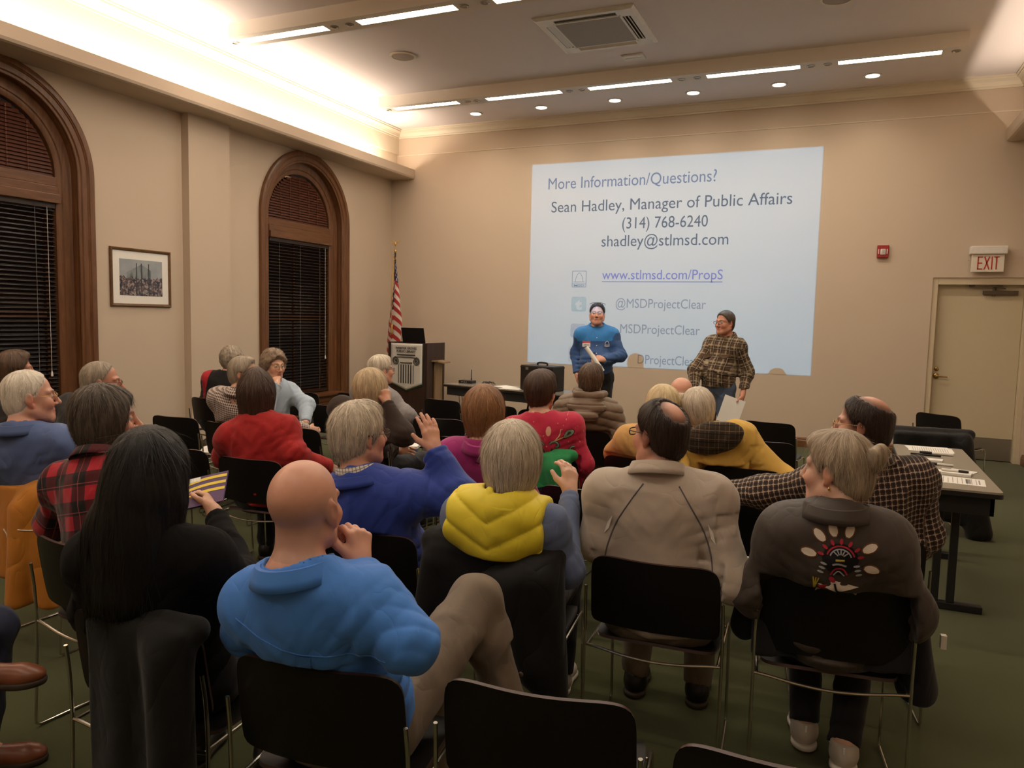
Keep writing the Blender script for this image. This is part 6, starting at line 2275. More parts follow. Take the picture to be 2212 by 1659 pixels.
def embroider(p, t, cx, cz):
    """white feather tips in a fan over a small banded mask, bead-like stitches round it"""
    W_, R_, K_, Y_, G_ = (plain(n, c, 0.7, 0.2) for n, c in (('white_stitching', (0.72, 0.62, 0.52)), ('red_stitching', (0.42, 0.03, 0.05)), ('black_stitching', (0.010, 0.010, 0.012)), ('yellow_stitching', (0.50, 0.38, 0.05)), ('grey_stitching', (0.36, 0.36, 0.38))))
    BR = plain('brown_stitching', (0.16, 0.07, 0.03), 0.7, 0.2)
    def oval(x, z, a, b, rot, n=14, jag=0.0):
        return [(x + a * math.cos(k / n * 2 * PI) * (1 + jag * math.sin(k * 2.7)) * math.cos(rot) - b * math.sin(k / n * 2 * PI) * math.sin(rot),
                 z + a * math.cos(k / n * 2 * PI) * (1 + jag * math.sin(k * 2.7)) * math.sin(rot) + b * math.sin(k / n * 2 * PI) * math.cos(rot)) for k in range(n)]
    for ang in (172, 133, 106, 76, 28, -12):
        a = math.radians(ang)
        x, z = cx + 0.092 * math.cos(a), cz + 0.100 * math.sin(a)
        f = p.patch('feather', oval(x, z, 0.026, 0.0165, a, 16, 0.05), BR, off=0.0025, parent=t)
        p.patch('feather_tip', oval(x, z, 0.022, 0.0125, a, 18, 0.06), W_, off=0.0040, parent=t)
    p.patch('mask', oval(cx, cz + 0.006, 0.052, 0.050, 0), K_, off=0.0030, parent=t)
    for k in range(7):
        a = math.radians(12 + 26 * k)
        p.patch('red_tip', oval(cx + 0.058 * math.cos(a), cz + 0.006 + 0.056 * math.sin(a), 0.010, 0.005, a, 8), R_, off=0.0044, parent=t)
    arc = [(cx + 0.040 * math.cos(math.radians(a)), cz + 0.008 + 0.040 * math.sin(math.radians(a))) for a in range(15, 170, 15)]
    p.badge_strip('red_band', arc, 0.005, R_, off=0.0046, parent=t)
    arc = [(cx + 0.031 * math.cos(math.radians(a)), cz + 0.008 + 0.031 * math.sin(math.radians(a))) for a in range(15, 170, 15)]
    p.badge_strip('grey_band', arc, 0.004, G_, off=0.0046, parent=t)
    for k in range(5):
        a = math.radians(40 + 25 * k)
        p.badge_strip('ray', [(cx + 0.010 * math.cos(a), cz + 0.012 + 0.010 * math.sin(a)), (cx + 0.026 * math.cos(a), cz + 0.012 + 0.026 * math.sin(a))], 0.0035, G_, off=0.0048, parent=t)
    p.patch('yellow_bar', [(cx - 0.014, cz), (cx + 0.012, cz + 0.001), (cx + 0.012, cz + 0.008), (cx - 0.014, cz + 0.007)], Y_, off=0.0048, parent=t)
    p.badge_strip('grey_band', [(cx - 0.022, cz - 0.012), (cx - 0.006, cz - 0.008), (cx + 0.018, cz - 0.014)], 0.006, G_, off=0.0048, parent=t)
    p.badge_strip('red_band', [(cx - 0.026, cz - 0.046), (cx - 0.014, cz - 0.026), (cx + 0.008, cz - 0.024), (cx + 0.022, cz - 0.042)], 0.005, R_, off=0.0048, parent=t)
    p.badge_strip('grey_band', [(cx - 0.018, cz - 0.046), (cx - 0.004, cz - 0.032), (cx + 0.014, cz - 0.046)], 0.004, G_, off=0.0048, parent=t)
    for s in (-1, 1):
        for k in range(3):
            p.patch('bead', oval(cx + s * (0.047 + 0.004 * k), cz - 0.012 - 0.014 * k, 0.010, 0.004, s * 0.2, 8), G_, off=0.0046, parent=t)
    p.patch('red_tip', oval(cx - 0.020, cz - 0.062, 0.012, 0.008, -0.8, 8), R_, off=0.0046, parent=t)
    # the lower figure, mostly hidden by the chair
    p.patch('white_panel', [(cx - 0.06, cz - 0.085), (cx - 0.01, cz - 0.066), (cx + 0.058, cz - 0.082), (cx + 0.060, cz - 0.150), (cx - 0.065, cz - 0.150)], W_, off=0.0030, parent=t)
    p.patch('red_tip', [(cx - 0.060, cz - 0.090), (cx - 0.032, cz - 0.080), (cx - 0.040, cz - 0.102), (cx - 0.062, cz - 0.112)], R_, off=0.0046, parent=t)
    p.badge_strip('black_line', [(cx - 0.012, cz - 0.075), (cx - 0.004, cz - 0.10), (cx + 0.012, cz - 0.108), (cx + 0.020, cz - 0.13)], 0.006, K_, off=0.0046, parent=t)
    for k in range(3):
        p.badge_strip('yellow_stalk', [(cx - 0.070, cz - 0.105), (cx - 0.074 + 0.008 * k, cz - 0.062)], 0.004, Y_, off=0.0046, parent=t)
C_JACKB = cloth('dark_brown_shell_cloth', (0.045, 0.032, 0.025), 0.55, 0.12, var=0.08, spec=0.4)
bun_woman()

# ---- the left side of the room
def black_haired_woman():
    p = seat('woman with long black hair in a black top, seen from behind', (-1.735, 1.50), 22, (-1.735, 1.40, 4), skin='fair', res=0.0075,
             zt=1.262, yaw=-6, w=0.92, d=1.0, aw=0.95, wR=((-1.545, 1.66, 0.79), (-1.80, 1.80, 0.945), None, None, 0.6), wL=((-2.00, 1.52, 0.70), (-1.86, 1.86, 0.62)))
    p.body(0.005)
    p.hair('long', H_BLACK, 0.005, amp=0.003, freq=90, strands=2500, slen=0.09, swid=0.0014)
    p.top('top', C_BLACK, 0.014, disp=creases(0.004, 2, 10), neckline=0.06, hem=0.47)
    p.trousers(C_DARK); p.shoes(L_BLACK, L_SOLE)
C_BLACK = cloth('black_knit', (0.0075, 0.0065, 0.0065), 0.85, 0.2, spec=0.1, sheen=0.02)
black_haired_woman()

def plaid_red(t, col, uv):
    s = t.sep(uv)
    a = stripes(t, s[0], 0.105, 0.5, 0.25)
    b = stripes(t, s[1], 0.105, 0.5, 0.1)
    k = t.math('MULTIPLY', t.math('ADD', a, b), 0.5)
    c = t.ramp(k, [(0.0, (0.42, 0.016, 0.030)), (0.25, (0.42, 0.016, 0.030)), (0.26, (0.085, 0.010, 0.014)), (0.74, (0.085, 0.010, 0.014)), (0.75, (0.012, 0.010, 0.010))])
    for ax in (0, 1):
        c = t.mix(t.math('MULTIPLY', stripes(t, s[ax], 0.105, 0.03, 0.02), 0.5), c, (0.5, 0.12, 0.12))
    return c
def plaid_woman():
    p = seat('woman with wavy dark grey hair in a red and black plaid shirt', (-2.62, 2.06), 14, (-2.50, 1.78, -4), skin='pink', res=0.0075,
             zt=1.290, yaw=-54, w=1.02, d=1.05, wR=((-2.36, 2.04, 0.72), (-2.40, 2.36, 0.64)), wL=((-2.86, 2.00, 0.74), (-2.72, 2.34, 0.64)))
    p.body(0.0045)
    p.hair('bob', H_DGREY, 0.0045, amp=0.007, vol=0.97, length=0.0, face=1.25, seed=3, strands=1800, slen=0.05, lift=0.004)
    t = p.top('shirt', C_RPLAID, 0.016, disp=creases(0.005, 5, 11), hem=0.47)
    p.collar('collar', C_RPLAID, h=0.036, flare=0.010, open_=0.9, r=0.072, fold=1.0, tips=0.02)
    p.trousers(C_DARK); p.shoes(L_BLACK, L_SOLE)
C_RPLAID = cloth('red_black_plaid', (0.4, 0.02, 0.02), 0.85, 0.25, plaid_red, sheen=0.2)
plaid_woman()

def white_haired_man():
    p = seat('white-haired man with glasses in a slate blue shirt at the left edge', (-3.43, 2.30), 18, (-3.45, 2.23, 0), skin='pink', res=0.0075,
             zt=1.305, yaw=-46, w=1.12, d=1.1, belly=0.9, wR=((-3.20, 2.36, 0.78), (-3.30, 2.62, 0.86)), wL=((-3.72, 2.30, 0.74), (-3.55, 2.62, 0.64)))
    p.body(0.0045, jaw=1.06)
    p.hair('short', H_WHITE, 0.004, amp=0.0012, vol=0.7, rec=0.018, strands=1400, slen=0.022)
    p.glasses(M_GOLDW, 0, 0.024, 0.015, 0.0012)
    p.top('shirt', C_SLATE, 0.018, disp=creases(0.006, 7, 12), hem=0.47)
    p.collar('collar', C_SLATE, h=0.040, flare=0.010, open_=0.9, r=0.075, fold=1.0)
    p.trousers(C_DARK); p.shoes(L_BLACK, L_SOLE)
C_SLATE = cloth('slate_blue_cotton', (0.085, 0.125, 0.27), 0.7, 0.2)
white_haired_man()

def grey_jacket_man():
    p = seat('man with cropped grey hair and glasses in a grey jacket with black shoulders', (-4.02, 3.13), -4, (-4.30, 2.90, -25), skin='ruddy', res=0.009,
             zt=1.283, yaw=-34, pitch=3, w=1.08, d=1.05, slump=0.01, wR=((-3.82, 3.20, 0.80), (-3.86, 3.46, 0.70)), wL=((-4.42, 3.24, 0.80), (-4.15, 3.44, 0.78)))
    p.body(0.005, nose=1.1)
    p.hair('short', H_GREY, 0.005, amp=0.001, vol=0.65, rec=0.028)
    p.glasses(M_DWIRE, 0, 0.023, 0.013, 0.0016)
    t = p.top('jacket', C_GJACK, 0.026, disp=creases(0.006, 8, 10), hem=0.47)
    p.collar('collar', C_GCOLL, h=0.055, flare=0.012, open_=0.8, r=0.074, fold=0.6, thick=0.006)
    p.trousers(C_DARK); p.shoes(L_BLACK, L_SOLE)
def grey_black(t, col, uv):
    s = t.sep(uv)
    m = t.math('GREATER_THAN', t.math('SUBTRACT', s[1], t.math('MULTIPLY', t.math('ABSOLUTE', s[0]), 0.18)), 0.335)
    return t.mix(m, col, (0.02, 0.018, 0.018))
C_GJACK = cloth('grey_shell_cloth', (0.225, 0.195, 0.165), 0.7, 0.2, grey_black)
C_GCOLL = cloth('grey_fleece_collar', (0.27, 0.25, 0.23), 0.9, 0.5)
grey_jacket_man()

def half_hidden_person():
    p = seat('brown-haired person at the left edge, half hidden by the white-haired man', (-5.12, 3.34), -8, (-5.15, 3.02, -10), skin='ruddy', res=0.011,
             zt=1.290, yaw=-20, w=0.98)
    p.body(0.006)
    p.hair('full', H_MBROWN, 0.006, amp=0.003, vol=1.1)
    p.top('sweater', C_DKSW, 0.018, disp=creases(0.005, 3, 10), hem=0.47)
    p.trousers(C_DARK); p.shoes(L_BLACK, L_SOLE)
C_DKSW = cloth('dark_grey_knit', (0.05, 0.045, 0.045))
half_hidden_person()

def shoe_person():
    p = Person('person at the left edge, only brown leather shoes in view', (-2.93, 1.26), -58, (-2.90, 1.20), chair_at=None, res=0.010, zt=1.30, yaw=0, w=1.0,
               wlR=((-2.56, 1.40, 0.70), (-2.50, 1.47, 0.46), 4), wlL=((-2.62, 1.60, 0.50), (-2.66, 1.57, 0.09), 8))
    p.body(0.008)
    p.hair('short', H_MBROWN, 0.007)
    p.top('sweater', C_DKSW, 0.016, disp=creases(0.005, 3, 10), hem=0.47)
    p.trousers(C_NAVYT)
    p.shoes(L_BROWN, L_SOLE, 0.006)
C_NAVYT = cloth('navy_trouser_cloth', (0.03, 0.035, 0.07))
shoe_person()

def red_jacket_woman():
    ch = (-3.09, 3.307, 3)
    p = seat('woman with a dark brown bob in a red jacket', (-3.19, 3.52), 24, ch, skin='fair', res=0.0085,
             zt=1.222, yaw=-6, w=0.98, d=1.05, wR=((-2.90, 3.50, 0.77), (-2.86, 3.76, 0.66)), wL=((-3.42, 3.50, 0.72), (-3.30, 3.82, 0.64)))
    p.body(0.006)
    p.hair('bob', H_BROWN, 0.0055, amp=0.003, length=0.078, vol=1.02, freq=80, seed=1, strands=1800, slen=0.06, swid=0.002)
    p.top('jacket', C_RED, 0.026, bunch=0.011, loose=0.012, disp=creases(0.007, 9, 13), amp=0.014, hem=0.475)
    p.trousers(C_DARK); p.shoes(L_BLACK, L_SOLE)
C_RED = cloth('red_quilted_cotton', (0.34, 0.013, 0.013), 0.8, 0.3, var=0.08)
C_DBCOL = cloth('dark_brown_corduroy', (0.035, 0.016, 0.010), 0.9, 0.4)
red_jacket_woman()

def black_top_woman():
    p = seat('woman with short grey hair in a black and red top by the pier', (-5.50, 5.72), 22, (-5.60, 5.45, -6), skin='fair', res=0.011, zt=1.245, yaw=-8, w=1.0)
    p.body(0.006)
    p.hair('curly', H_GREY, 0.006, amp=0.005, vol=0.95, strands=900, slen=0.022, swid=0.003, lift=0.003)
    p.top('top', C_BLKRED, 0.018, disp=creases(0.005, 3, 10), hem=0.47, neckline=0.05)
    p.trousers(C_DARK); p.shoes(L_BLACK, L_SOLE)
def black_red(t, col, uv):
    s = t.sep(uv)
    return t.mix(t.math('GREATER_THAN', t.math('ABSOLUTE', t.math('SUBTRACT', s[0], 0.0)), 0.16), col, (0.40, 0.02, 0.03))
C_BLKRED = cloth('black_red_knit', (0.012, 0.010, 0.010), 0.8, 0.2, black_red)
black_top_woman()

def small_check_man():
    p = seat('man with parted grey hair, glasses and a small brown checked shirt', (-4.13, 4.42), 6, (-4.25, 4.30, -5), skin='fair', res=0.0085,
             zt=1.255, yaw=-74, w=1.04, wR=((-3.80, 4.34, 0.80), (-3.70, 4.62, 0.72)), wL=((-4.40, 4.52, 0.76), (-4.15, 4.80, 0.66)))
    p.body(0.0055)
    p.hair('full', H_GREY, 0.0055, amp=0.002, vol=0.8, rec=0.01)
    p.glasses(M_GOLDW, 0, 0.024, 0.015, 0.0015)
    p.top('shirt', C_SMCHK, 0.016, disp=creases(0.006, 4, 12), hem=0.47)
    p.collar('collar', C_SMCHK, h=0.036, flare=0.010, open_=0.9, r=0.072, fold=1.0)
    p.trousers(C_TAN); p.shoes(L_BLACK, L_SOLE)
C_SMCHK = cloth('small_brown_check', (0.5, 0.4, 0.35), 0.75, 0.15, gingham((0.075, 0.028, 0.026), (0.62, 0.53, 0.46), 0.016))
small_check_man()

def fleece_woman():
    p = Person('curly-haired woman with glasses in pale blue fleece, chin on her hand, facing the camera', (-4.56, 5.24), -118, (-4.66, 5.24), skin='fair', res=0.008,
               zt=1.258, yaw=10, pitch=6, w=1.04, d=1.05, slump=0.01,
               wR=((-4.42, 4.98, 0.80), (-4.40, 5.09, 0.985), (-0.45, 0.45, 0.55), (-0.5, 0.8, 0.1), (1.0, 1.0, 1.0, 1.0)),
               wL=((-4.34, 5.40, 0.79), (-4.20, 5.22, 0.66)),
               wlR=((-4.32, 4.98, 0.50), (-4.30, 4.98, 0.09)), wlL=((-4.22, 5.18, 0.50), (-4.20, 5.18, 0.09)))
    p.body(0.0042, hands=1)
    p.hair('curly', H_CURL, 0.0048, amp=0.007, vol=1.08, strands=1500, slen=0.022, swid=0.003, lift=0.004)
    p.glasses(M_GOLDW, 0, 0.024, 0.018, 0.0016)
    t = p.top('fleece_jacket', C_FLEECE, 0.022, disp=creases(0.006, 2, 12), hem=0.46)
    p.collar('collar', C_FLEECE, h=0.045, flare=0.012, open_=1.0, r=0.074, fold=0.8, thick=0.006)
    p.trousers(C_TAN); p.shoes(L_BLACK, L_SOLE)
C_FLEECE = cloth('pale_blue_fleece', (0.37, 0.44, 0.53), 0.9, 0.3, sheen=0.3)
fleece_woman()

# ---- the middle
def waving_man():
    p = seat('grey-haired man in a dark blue jacket, one hand raised in a gesture', (-1.745, 2.50), 20, (-1.665, 2.38, 6), skin='pink', res=0.0065,
             zt=1.245, yaw=-44, pitch=0, w=1.06, d=1.08, hs=1.03, slump=0.035,
             wR=((-1.330, 2.60, 0.885), (-1.470, 2.62, 1.060), (-0.28, 0.05, 0.95), (-0.85, 0.45, 0.1), 0.18), wL=((-1.98, 2.52, 0.74), (-1.86, 2.84, 0.64)))
    p.body(0.0042, hands=1)
    p.hair('full', H_SILVER, 0.0042, amp=0.004, vol=1.02, seed=2, freq=70, length=-0.012, strands=2200, slen=0.04, lift=0.003)
    p.glasses(M_DWIRE, 0, 0.025, 0.016, 0.0016)
    nb = p.sk.nb
    def bk(x, z): return V(x, nb[1] - 0.16, nb[2] + z)
    ex = [(bk(*a), bk(*b), w_, h_) for a, b, w_, h_ in (((-0.10, -0.16), (0.20, -0.30), 0.018, 0.010), ((-0.14, -0.22), (0.12, -0.36), 0.016, 0.008), ((-0.05, -0.14), (0.24, -0.16), 0.02, 0.007), ((-0.18, -0.30), (0.06, -0.38), 0.014, 0.007))]
    p.top('jacket', C_NAVY, 0.028, bunch=0.012, loose=0.012, disp=creases(0.007, 5, 10, ex), amp=0.018, hem=0.46, res=0.0062)
    p.collar('collar', C_NAVY, h=0.036, flare=0.016, open_=1.2, r=0.082, fold=1.0, z=0.012, thick=0.006)
    p.collar('shirt_collar', C_GRID, h=0.064, flare=0.004, open_=0.8, r=0.074, fold=0.0, z=0.024, thick=0.003)
    p.trousers(C_DARK); p.shoes(L_BLACK, L_SOLE)
C_NAVY = cloth('dark_blue_twill', (0.022, 0.050, 0.30), 0.7, 0.15, var=0.06, sheen=0.2)
C_GRID = cloth('white_grid_check', (0.62, 0.56, 0.50), 0.75, 0.1, checks(((0, 0.013, 0.22, 0, (0.10, 0.09, 0.12), 0.8), (1, 0.013, 0.22, 0, (0.12, 0.07, 0.06), 0.8))))
waving_man()

def yellow_vest_woman():
    p = seat('woman with a silver bob in a yellow quilted vest', (-1.045, 2.42), 8, (-1.09, 2.38, 6), skin='pale', res=0.0065,
             zt=1.222, yaw=2, pitch=4, w=0.93, d=0.98, wR=((-0.84, 2.46, 0.72), (-0.93, 2.72, 0.93), (-0.15, 0.35, 0.9), (-0.8, 0.5, 0), 0.5), wL=((-1.28, 2.44, 0.70), (-1.16, 2.76, 0.64)))
    p.body(0.0048, hands=1)
    p.hair('bob', H_SILVER, 0.0042, amp=0.0025, length=-0.004, vol=1.0, freq=95, seed=5, strands=2600, slen=0.05)
    p.top('sleeve_shirt', C_DBLUE, 0.010, disp=creases(0.005, 3, 13), hem=0.47)
    z0 = p.sk.nb[2]
    p.top('quilted_vest', C_YEL, 0.036, bunch=0, armhole=True, cut=[half(p.sk.SR @ V(q, 0, 0.10), p.sk.nb + p.sk.SR @ V(0.152 if q > 0 else -0.205, 0, -0.05), 0.02) for q in (1, -1)], disp=quilt(0.012, 0.095, -0.55, z0 - 0.03), amp=0.02, hem=0.47, res=0.0055)
    p.collar('collar', C_YEL, h=0.058, flare=0.010, open_=0.8, r=0.078, z=-0.008, thick=0.020)
    p.trousers(C_DARK); p.shoes(L_WHITE, L_WSOLE)
C_YEL = cloth('yellow_shell_cloth', (0.82, 0.66, 0.035), 0.5, 0.1, var=0.04, spec=0.35)
C_DBLUE = cloth('dusty_blue_cotton', (0.12, 0.155, 0.27), 0.8, 0.2)
yellow_vest_woman()

def magenta_woman():
    p = seat('woman with a red-brown bob in a magenta blazer', (-1.60, 3.34), 20, (-1.655, 3.38, 2), dist=0.20, skin='fair', res=0.0075, zt=1.252, yaw=-2, w=0.96, d=0.98, aw=0.95)
    p.body(0.0055)
    p.hair('bob', H_AUBURN, 0.0046, amp=0.0025, length=0.004, vol=0.98, freq=100, seed=4, strands=2000, slen=0.055)
    p.top('blazer', C_MAG, 0.020, bunch=0.002, disp=creases(0.003, 3, 9), hem=0.47)
    p.collar('collar', C_MAG, h=0.040, flare=0.012, open_=1.3, r=0.071, fold=0.95, thick=0.005)
    p.trousers(C_DARK); p.shoes(L_BLACK, L_SOLE)
C_MAG = cloth('magenta_wool', (0.34, 0.024, 0.165), 0.85, 0.3, var=0.05, sheen=0.2)
magenta_woman()

def paisley_woman():
    ch = (-1.65, 4.27, -4)
    p = seat('woman with short brown hair in a red paisley blouse', (-1.70, 4.36), 8, ch, skin='fair', res=0.0075, zt=1.265, yaw=-12, w=1.12, d=1.1, belly=0.7,
             wR=((-1.41, 4.36, 0.72), (-1.48, 4.66, 0.64)), wL=((-1.97, 4.36, 0.74), (-1.84, 4.66, 0.64)))
    p.body(0.0055)
    p.hair('full', H_BROWN, 0.0046, amp=0.003, vol=1.28, length=-0.004, seed=6, strands=1600, slen=0.04)
    nb = p.sk.nb
    t = p.top('blouse', C_PAIS, 0.014, disp=creases(0.004, 2, 11), hem=0.47, hole=0.080)
    z0 = nb[2]
    # keyhole at the back of the neck
    p.patch('keyhole', [(0.012 + 0.016 * math.cos(a), z0 - 0.055 + 0.030 * math.sin(a)) for a in [2 * PI * k / 16 for k in range(16)]], M_KEY, off=0.0015, parent=t)
    G_, D_, Y_ = (plain(n, c, 0.7, 0.2) for n, c in (('paisley_green', (0.20, 0.32, 0.24)), ('paisley_dark', (0.05, 0.04, 0.04)), ('paisley_cream', (0.62, 0.48, 0.24))))
    def drop(x, z, s, rot, flip=1):
        pts = []
        for k in range(20):
            a = 2 * PI * k / 20
            r = 1 + 0.55 * max(0, math.cos(a)) ** 3
            u, w = s * r * math.cos(a), s * 0.62 * math.sin(a) * flip + 0.35 * s * max(0, math.cos(a)) ** 2 * flip
            pts.append((x + u * math.cos(rot) - w * math.sin(rot), z + u * math.sin(rot) + w * math.cos(rot)))
        return pts
    def pais(x, z, s, rot, f=1):
        p.patch('paisley_drop', drop(x, z, s, rot, f), D_, off=0.0022, parent=t)
        p.patch('paisley_inner', drop(x, z, s * 0.84, rot, f), Y_, off=0.0030, parent=t)
        p.patch('paisley_inner', drop(x, z, s * 0.74, rot, f), G_, off=0.0038, parent=t)
        p.patch('paisley_inner', drop(x, z, s * 0.36, rot, f), D_, off=0.0046, parent=t)
    def swirl(x, z, s, rot, f=1, n=16):
        L = [(x + s * (1 - k / n) * math.cos(rot + f * k / n * 4.6), z + s * (1 - k / n) * math.sin(rot + f * k / n * 4.6)) for k in range(n)]
        p.badge_strip('paisley_swirl', L, 0.016, D_, off=0.0022, parent=t)
        p.badge_strip('paisley_swirl', L, 0.008, G_, off=0.0032, parent=t)
    pais(0.135, z0 - 0.060, 0.034, -2.6)
    pais(-0.165, z0 - 0.050, 0.026, 2.4, -1)
    pais(0.075, z0 - 0.245, 0.030, -0.4)
    pais(-0.09, z0 - 0.25, 0.026, 2.7, -1)
    swirl(-0.045, z0 - 0.15, 0.036, 0.3)
    swirl(0.055, z0 - 0.145, 0.036, 2.8, -1)
    swirl(0.155, z0 - 0.17, 0.028, 1.2)
    swirl(-0.165, z0 - 0.15, 0.028, 2.0, -1)
    for L in ([(0.01, z0 - 0.30), (-0.005, z0 - 0.22), (-0.02, z0 - 0.16)], [(0.015, z0 - 0.30), (0.02, z0 - 0.22), (0.035, z0 - 0.16)]):
        p.badge_strip('paisley_stem', L, 0.010, D_, off=0.0026, parent=t)
    for L in ([(0.055, z0 - 0.105), (0.075, z0 - 0.08), (0.085, z0 - 0.04)], [(0.03, z0 - 0.12), (0.055, z0 - 0.11), (0.10, z0 - 0.09)], [(-0.11, z0 - 0.10), (-0.13, z0 - 0.07), (-0.135, z0 - 0.03)]):
        p.badge_strip('paisley_stem', L, 0.006, Y_, off=0.0026, parent=t)
    p.trousers(C_DARK); p.shoes(L_BLACK, L_SOLE)
    e = p.sk.hc + p.sk.HR @ V(0.082, -0.012, -0.055)
    MB().lathe([(0.002, 0.012), (0.006, 0.0), (0.002, -0.012)], 10, tuple(e)).build('earring', M_GOLD, p.root, smooth=True)
def pais_pattern(t, col, uv):
    v = t.n('TexVoronoi')
    v.inputs['Scale'].default_value = 26
    t.t.links.new(uv, v.inputs['Vector'])
    m = t.math('LESS_THAN', v.outputs['Distance'], 0.11)
    col = t.mix(t.math('MULTIPLY', m, 0.7), col, (0.62, 0.36, 0.26))
    return col
C_PAIS = cloth('red_paisley_jersey', (0.50, 0.024, 0.065), 0.7, 0.1, pais_pattern, var=0.05)
M_KEY = plain('skin_in_keyhole', (0.66, 0.36, 0.25), 0.5, 0.3)
paisley_woman()

def puffer_person():
    p = seat('person with short brown hair in a taupe puffer jacket', (-1.745, 5.52), 8, (-1.78, 5.40, 2), skin='fair', res=0.008, zt=1.252, yaw=-4, w=0.96, d=1.05,
             wR=((-1.48, 5.50, 0.72), (-1.52, 5.80, 0.64)), wL=((-2.06, 5.48, 0.72), (-1.92, 5.80, 0.64)))
    p.body(0.006)
    p.hair('full', H_MBROWN, 0.005, amp=0.004, vol=1.15, length=-0.016, seed=8, strands=900, slen=0.03, swid=0.0024, lift=0.007)
    nb, up = p.sk.nb, V(0, 0, 1)
    Sr = p.sk.SR
    p.top('puffer_jacket', C_PUFF, 0.034, bunch=0.005, disp=quilt(0.012, 0.062, 0.22, nb[2]), amp=0.018, hem=0.45, res=0.0065, hole=0.085)
    hood = [ell(nb + Sr @ V(0, -0.085, 0.010), V(0.150, 0.075, 0.060), Sr @ rot_x(0.75), 0.012), ell(nb + Sr @ V(0, -0.150, -0.040), V(0.105, 0.050, 0.046), Sr @ rot_x(0.6), 0.010),
            cone(nb + Sr @ V(-0.105, 0.06, 0.065), nb + Sr @ V(-0.070, -0.05, 0.085), 0.034, 0.036, 0.03), cone(nb + Sr @ V(0.105, 0.06, 0.065), nb + Sr @ V(0.070, -0.05, 0.085), 0.034, 0.036, 0.03),
            cone(nb + Sr @ V(-0.070, -0.05, 0.085), nb + Sr @ V(0.070, -0.05, 0.085), 0.036, 0.036, 0.03), ball(nb + Sr @ V(0, 0.02, 0.10), 0.075, 0.01, '-')]
    me, v = field_mesh('hood', Field(hood, lambda q: 0.004 * waves(q, 40, 5, 2) - 0.006 * np.exp(-(np.abs(np.sin(PI * (q[:, 2] - nb[2]) / 0.05)) / 0.25) ** 2), 0.012), 0.006)
    vec_attr(me, 'cloth', v)
    p.part('hood', me, C_PUFF)
    p.trousers(C_DARK); p.shoes(L_BLACK, L_SOLE)
C_PUFF = cloth('taupe_shell_cloth', (0.17, 0.115, 0.075), 0.5, 0.15, var=0.05, spec=0.35)
puffer_person()

def far_bald_man():
    p = seat('bald head seen between the tan coat and the plaid-shirt speaker', (-1.025, 5.34), 20, (-1.13, 5.17, 0), skin='pink', res=0.012, zt=1.208, yaw=6, pitch=8, w=1.05, slump=0.02)
    p.body(0.0055)
    p.hair('fringe', H_WHITE, 0.006, vol=0.5, amp=0.0005, bald=(-0.03, 0.085, 0.090, 0.11, 0.080, 0.3))
    p.top('shirt', C_DKSW, 0.016, disp=creases(0.005, 3, 10), hem=0.47)
    p.trousers(C_DARK); p.shoes(L_BLACK, L_SOLE)
far_bald_man()

def tan_coat_person():
    p = seat('pale blonde person in a tan coat, half hidden by the pullover man', (-1.00, 4.62), 14, (-1.125, 4.47, -12), skin='fair', res=0.008, zt=1.192, yaw=20, w=1.04, d=1.05, slump=0.01,
             wL=((-1.27, 4.60, 0.76), (-1.20, 4.90, 0.64)))
    p.body(0.006)
    p.hair('bob', H_LBLONDE, 0.0055, amp=0.004, length=-0.015, vol=1.0, seed=9)
    p.top('coat', C_TANC, 0.028, disp=creases(0.005, 8, 9), hem=0.46)
    p.collar('collar', C_TANC, h=0.04, flare=0.012, open_=1.2, r=0.074, fold=0.9, thick=0.006)
    p.trousers(C_DARK); p.shoes(L_BLACK, L_SOLE)
C_TANC = cloth('tan_suede', (0.58, 0.33, 0.115), 0.85, 0.3, var=0.08)
tan_coat_person()

def yellow_jacket_woman():
    p = seat('grey-haired woman in a yellow jacket with a brown plaid hood, leaning left', (-0.775, 4.64), 6, (-0.50, 4.50, -4.6), skin='fair', res=0.0075, zt=1.19, yaw=10, tilt=-12, w=1.06, d=1.10, slump=0.01, drop=0.03,
             wR=((-0.27, 4.62, 0.68), (-0.34, 4.92, 0.62)), wL=((-0.86, 4.50, 0.76), (-0.78, 4.34, 0.62), None, None, 0.5))
    p.body(0.0055)
    p.hair('full', H_SILVER, 0.0046, amp=0.003, vol=1.2, length=0.01, seed=4, freq=70)
    nb = p.sk.nb
    t = p.top('jacket', C_YJ, 0.036, loose=0.012, disp=creases(0.008, 6, 10), amp=0.016, hem=0.45)
    p.collar('collar', C_YJ, h=0.055, flare=0.016, open_=1.1, r=0.076, fold=0.0, thick=0.010)
    # the hood lies down the back
    R_ = p.sk.SR @ rot_x(0.25)
    c = nb + p.sk.SR @ V(0.085, -0.150, 0.030)
    pr = [ell(c, V(0.170, 0.062, 0.105), R_ @ rot_y(0.30), 0.03), ell(c + p.sk.SR @ V(0.06, 0.0, -0.035), V(0.10, 0.055, 0.06), R_, 0.03), cone(c + p.sk.SR @ V(-0.11, 0.05, 0.07), c + p.sk.SR @ V(0.0, 0.02, 0.05), 0.030, 0.035, 0.03)]
    me, v = field_mesh('hood', Field(pr, creases(0.006, 2, 16), 0.008), 0.007)
    vec_attr(me, 'cloth', v)
    h = p.part('hood', me, C_HOOD)
    for x, z in ((-0.075, 0.055), (-0.015, 0.070)):
        b = c + p.sk.SR @ V(x, -0.045, z)
        MB().lathe([(0.010, 0), (0.011, 0.002), (0.009, 0.005)], 14, tuple(b), axis='y').build('hood_button', C_YJ, h, smooth=True)
    p.trousers(C_DARK); p.shoes(L_BLACK, L_SOLE)
C_YJ = cloth('yellow_canvas', (0.66, 0.40, 0.085), 0.75, 0.15, var=0.07)
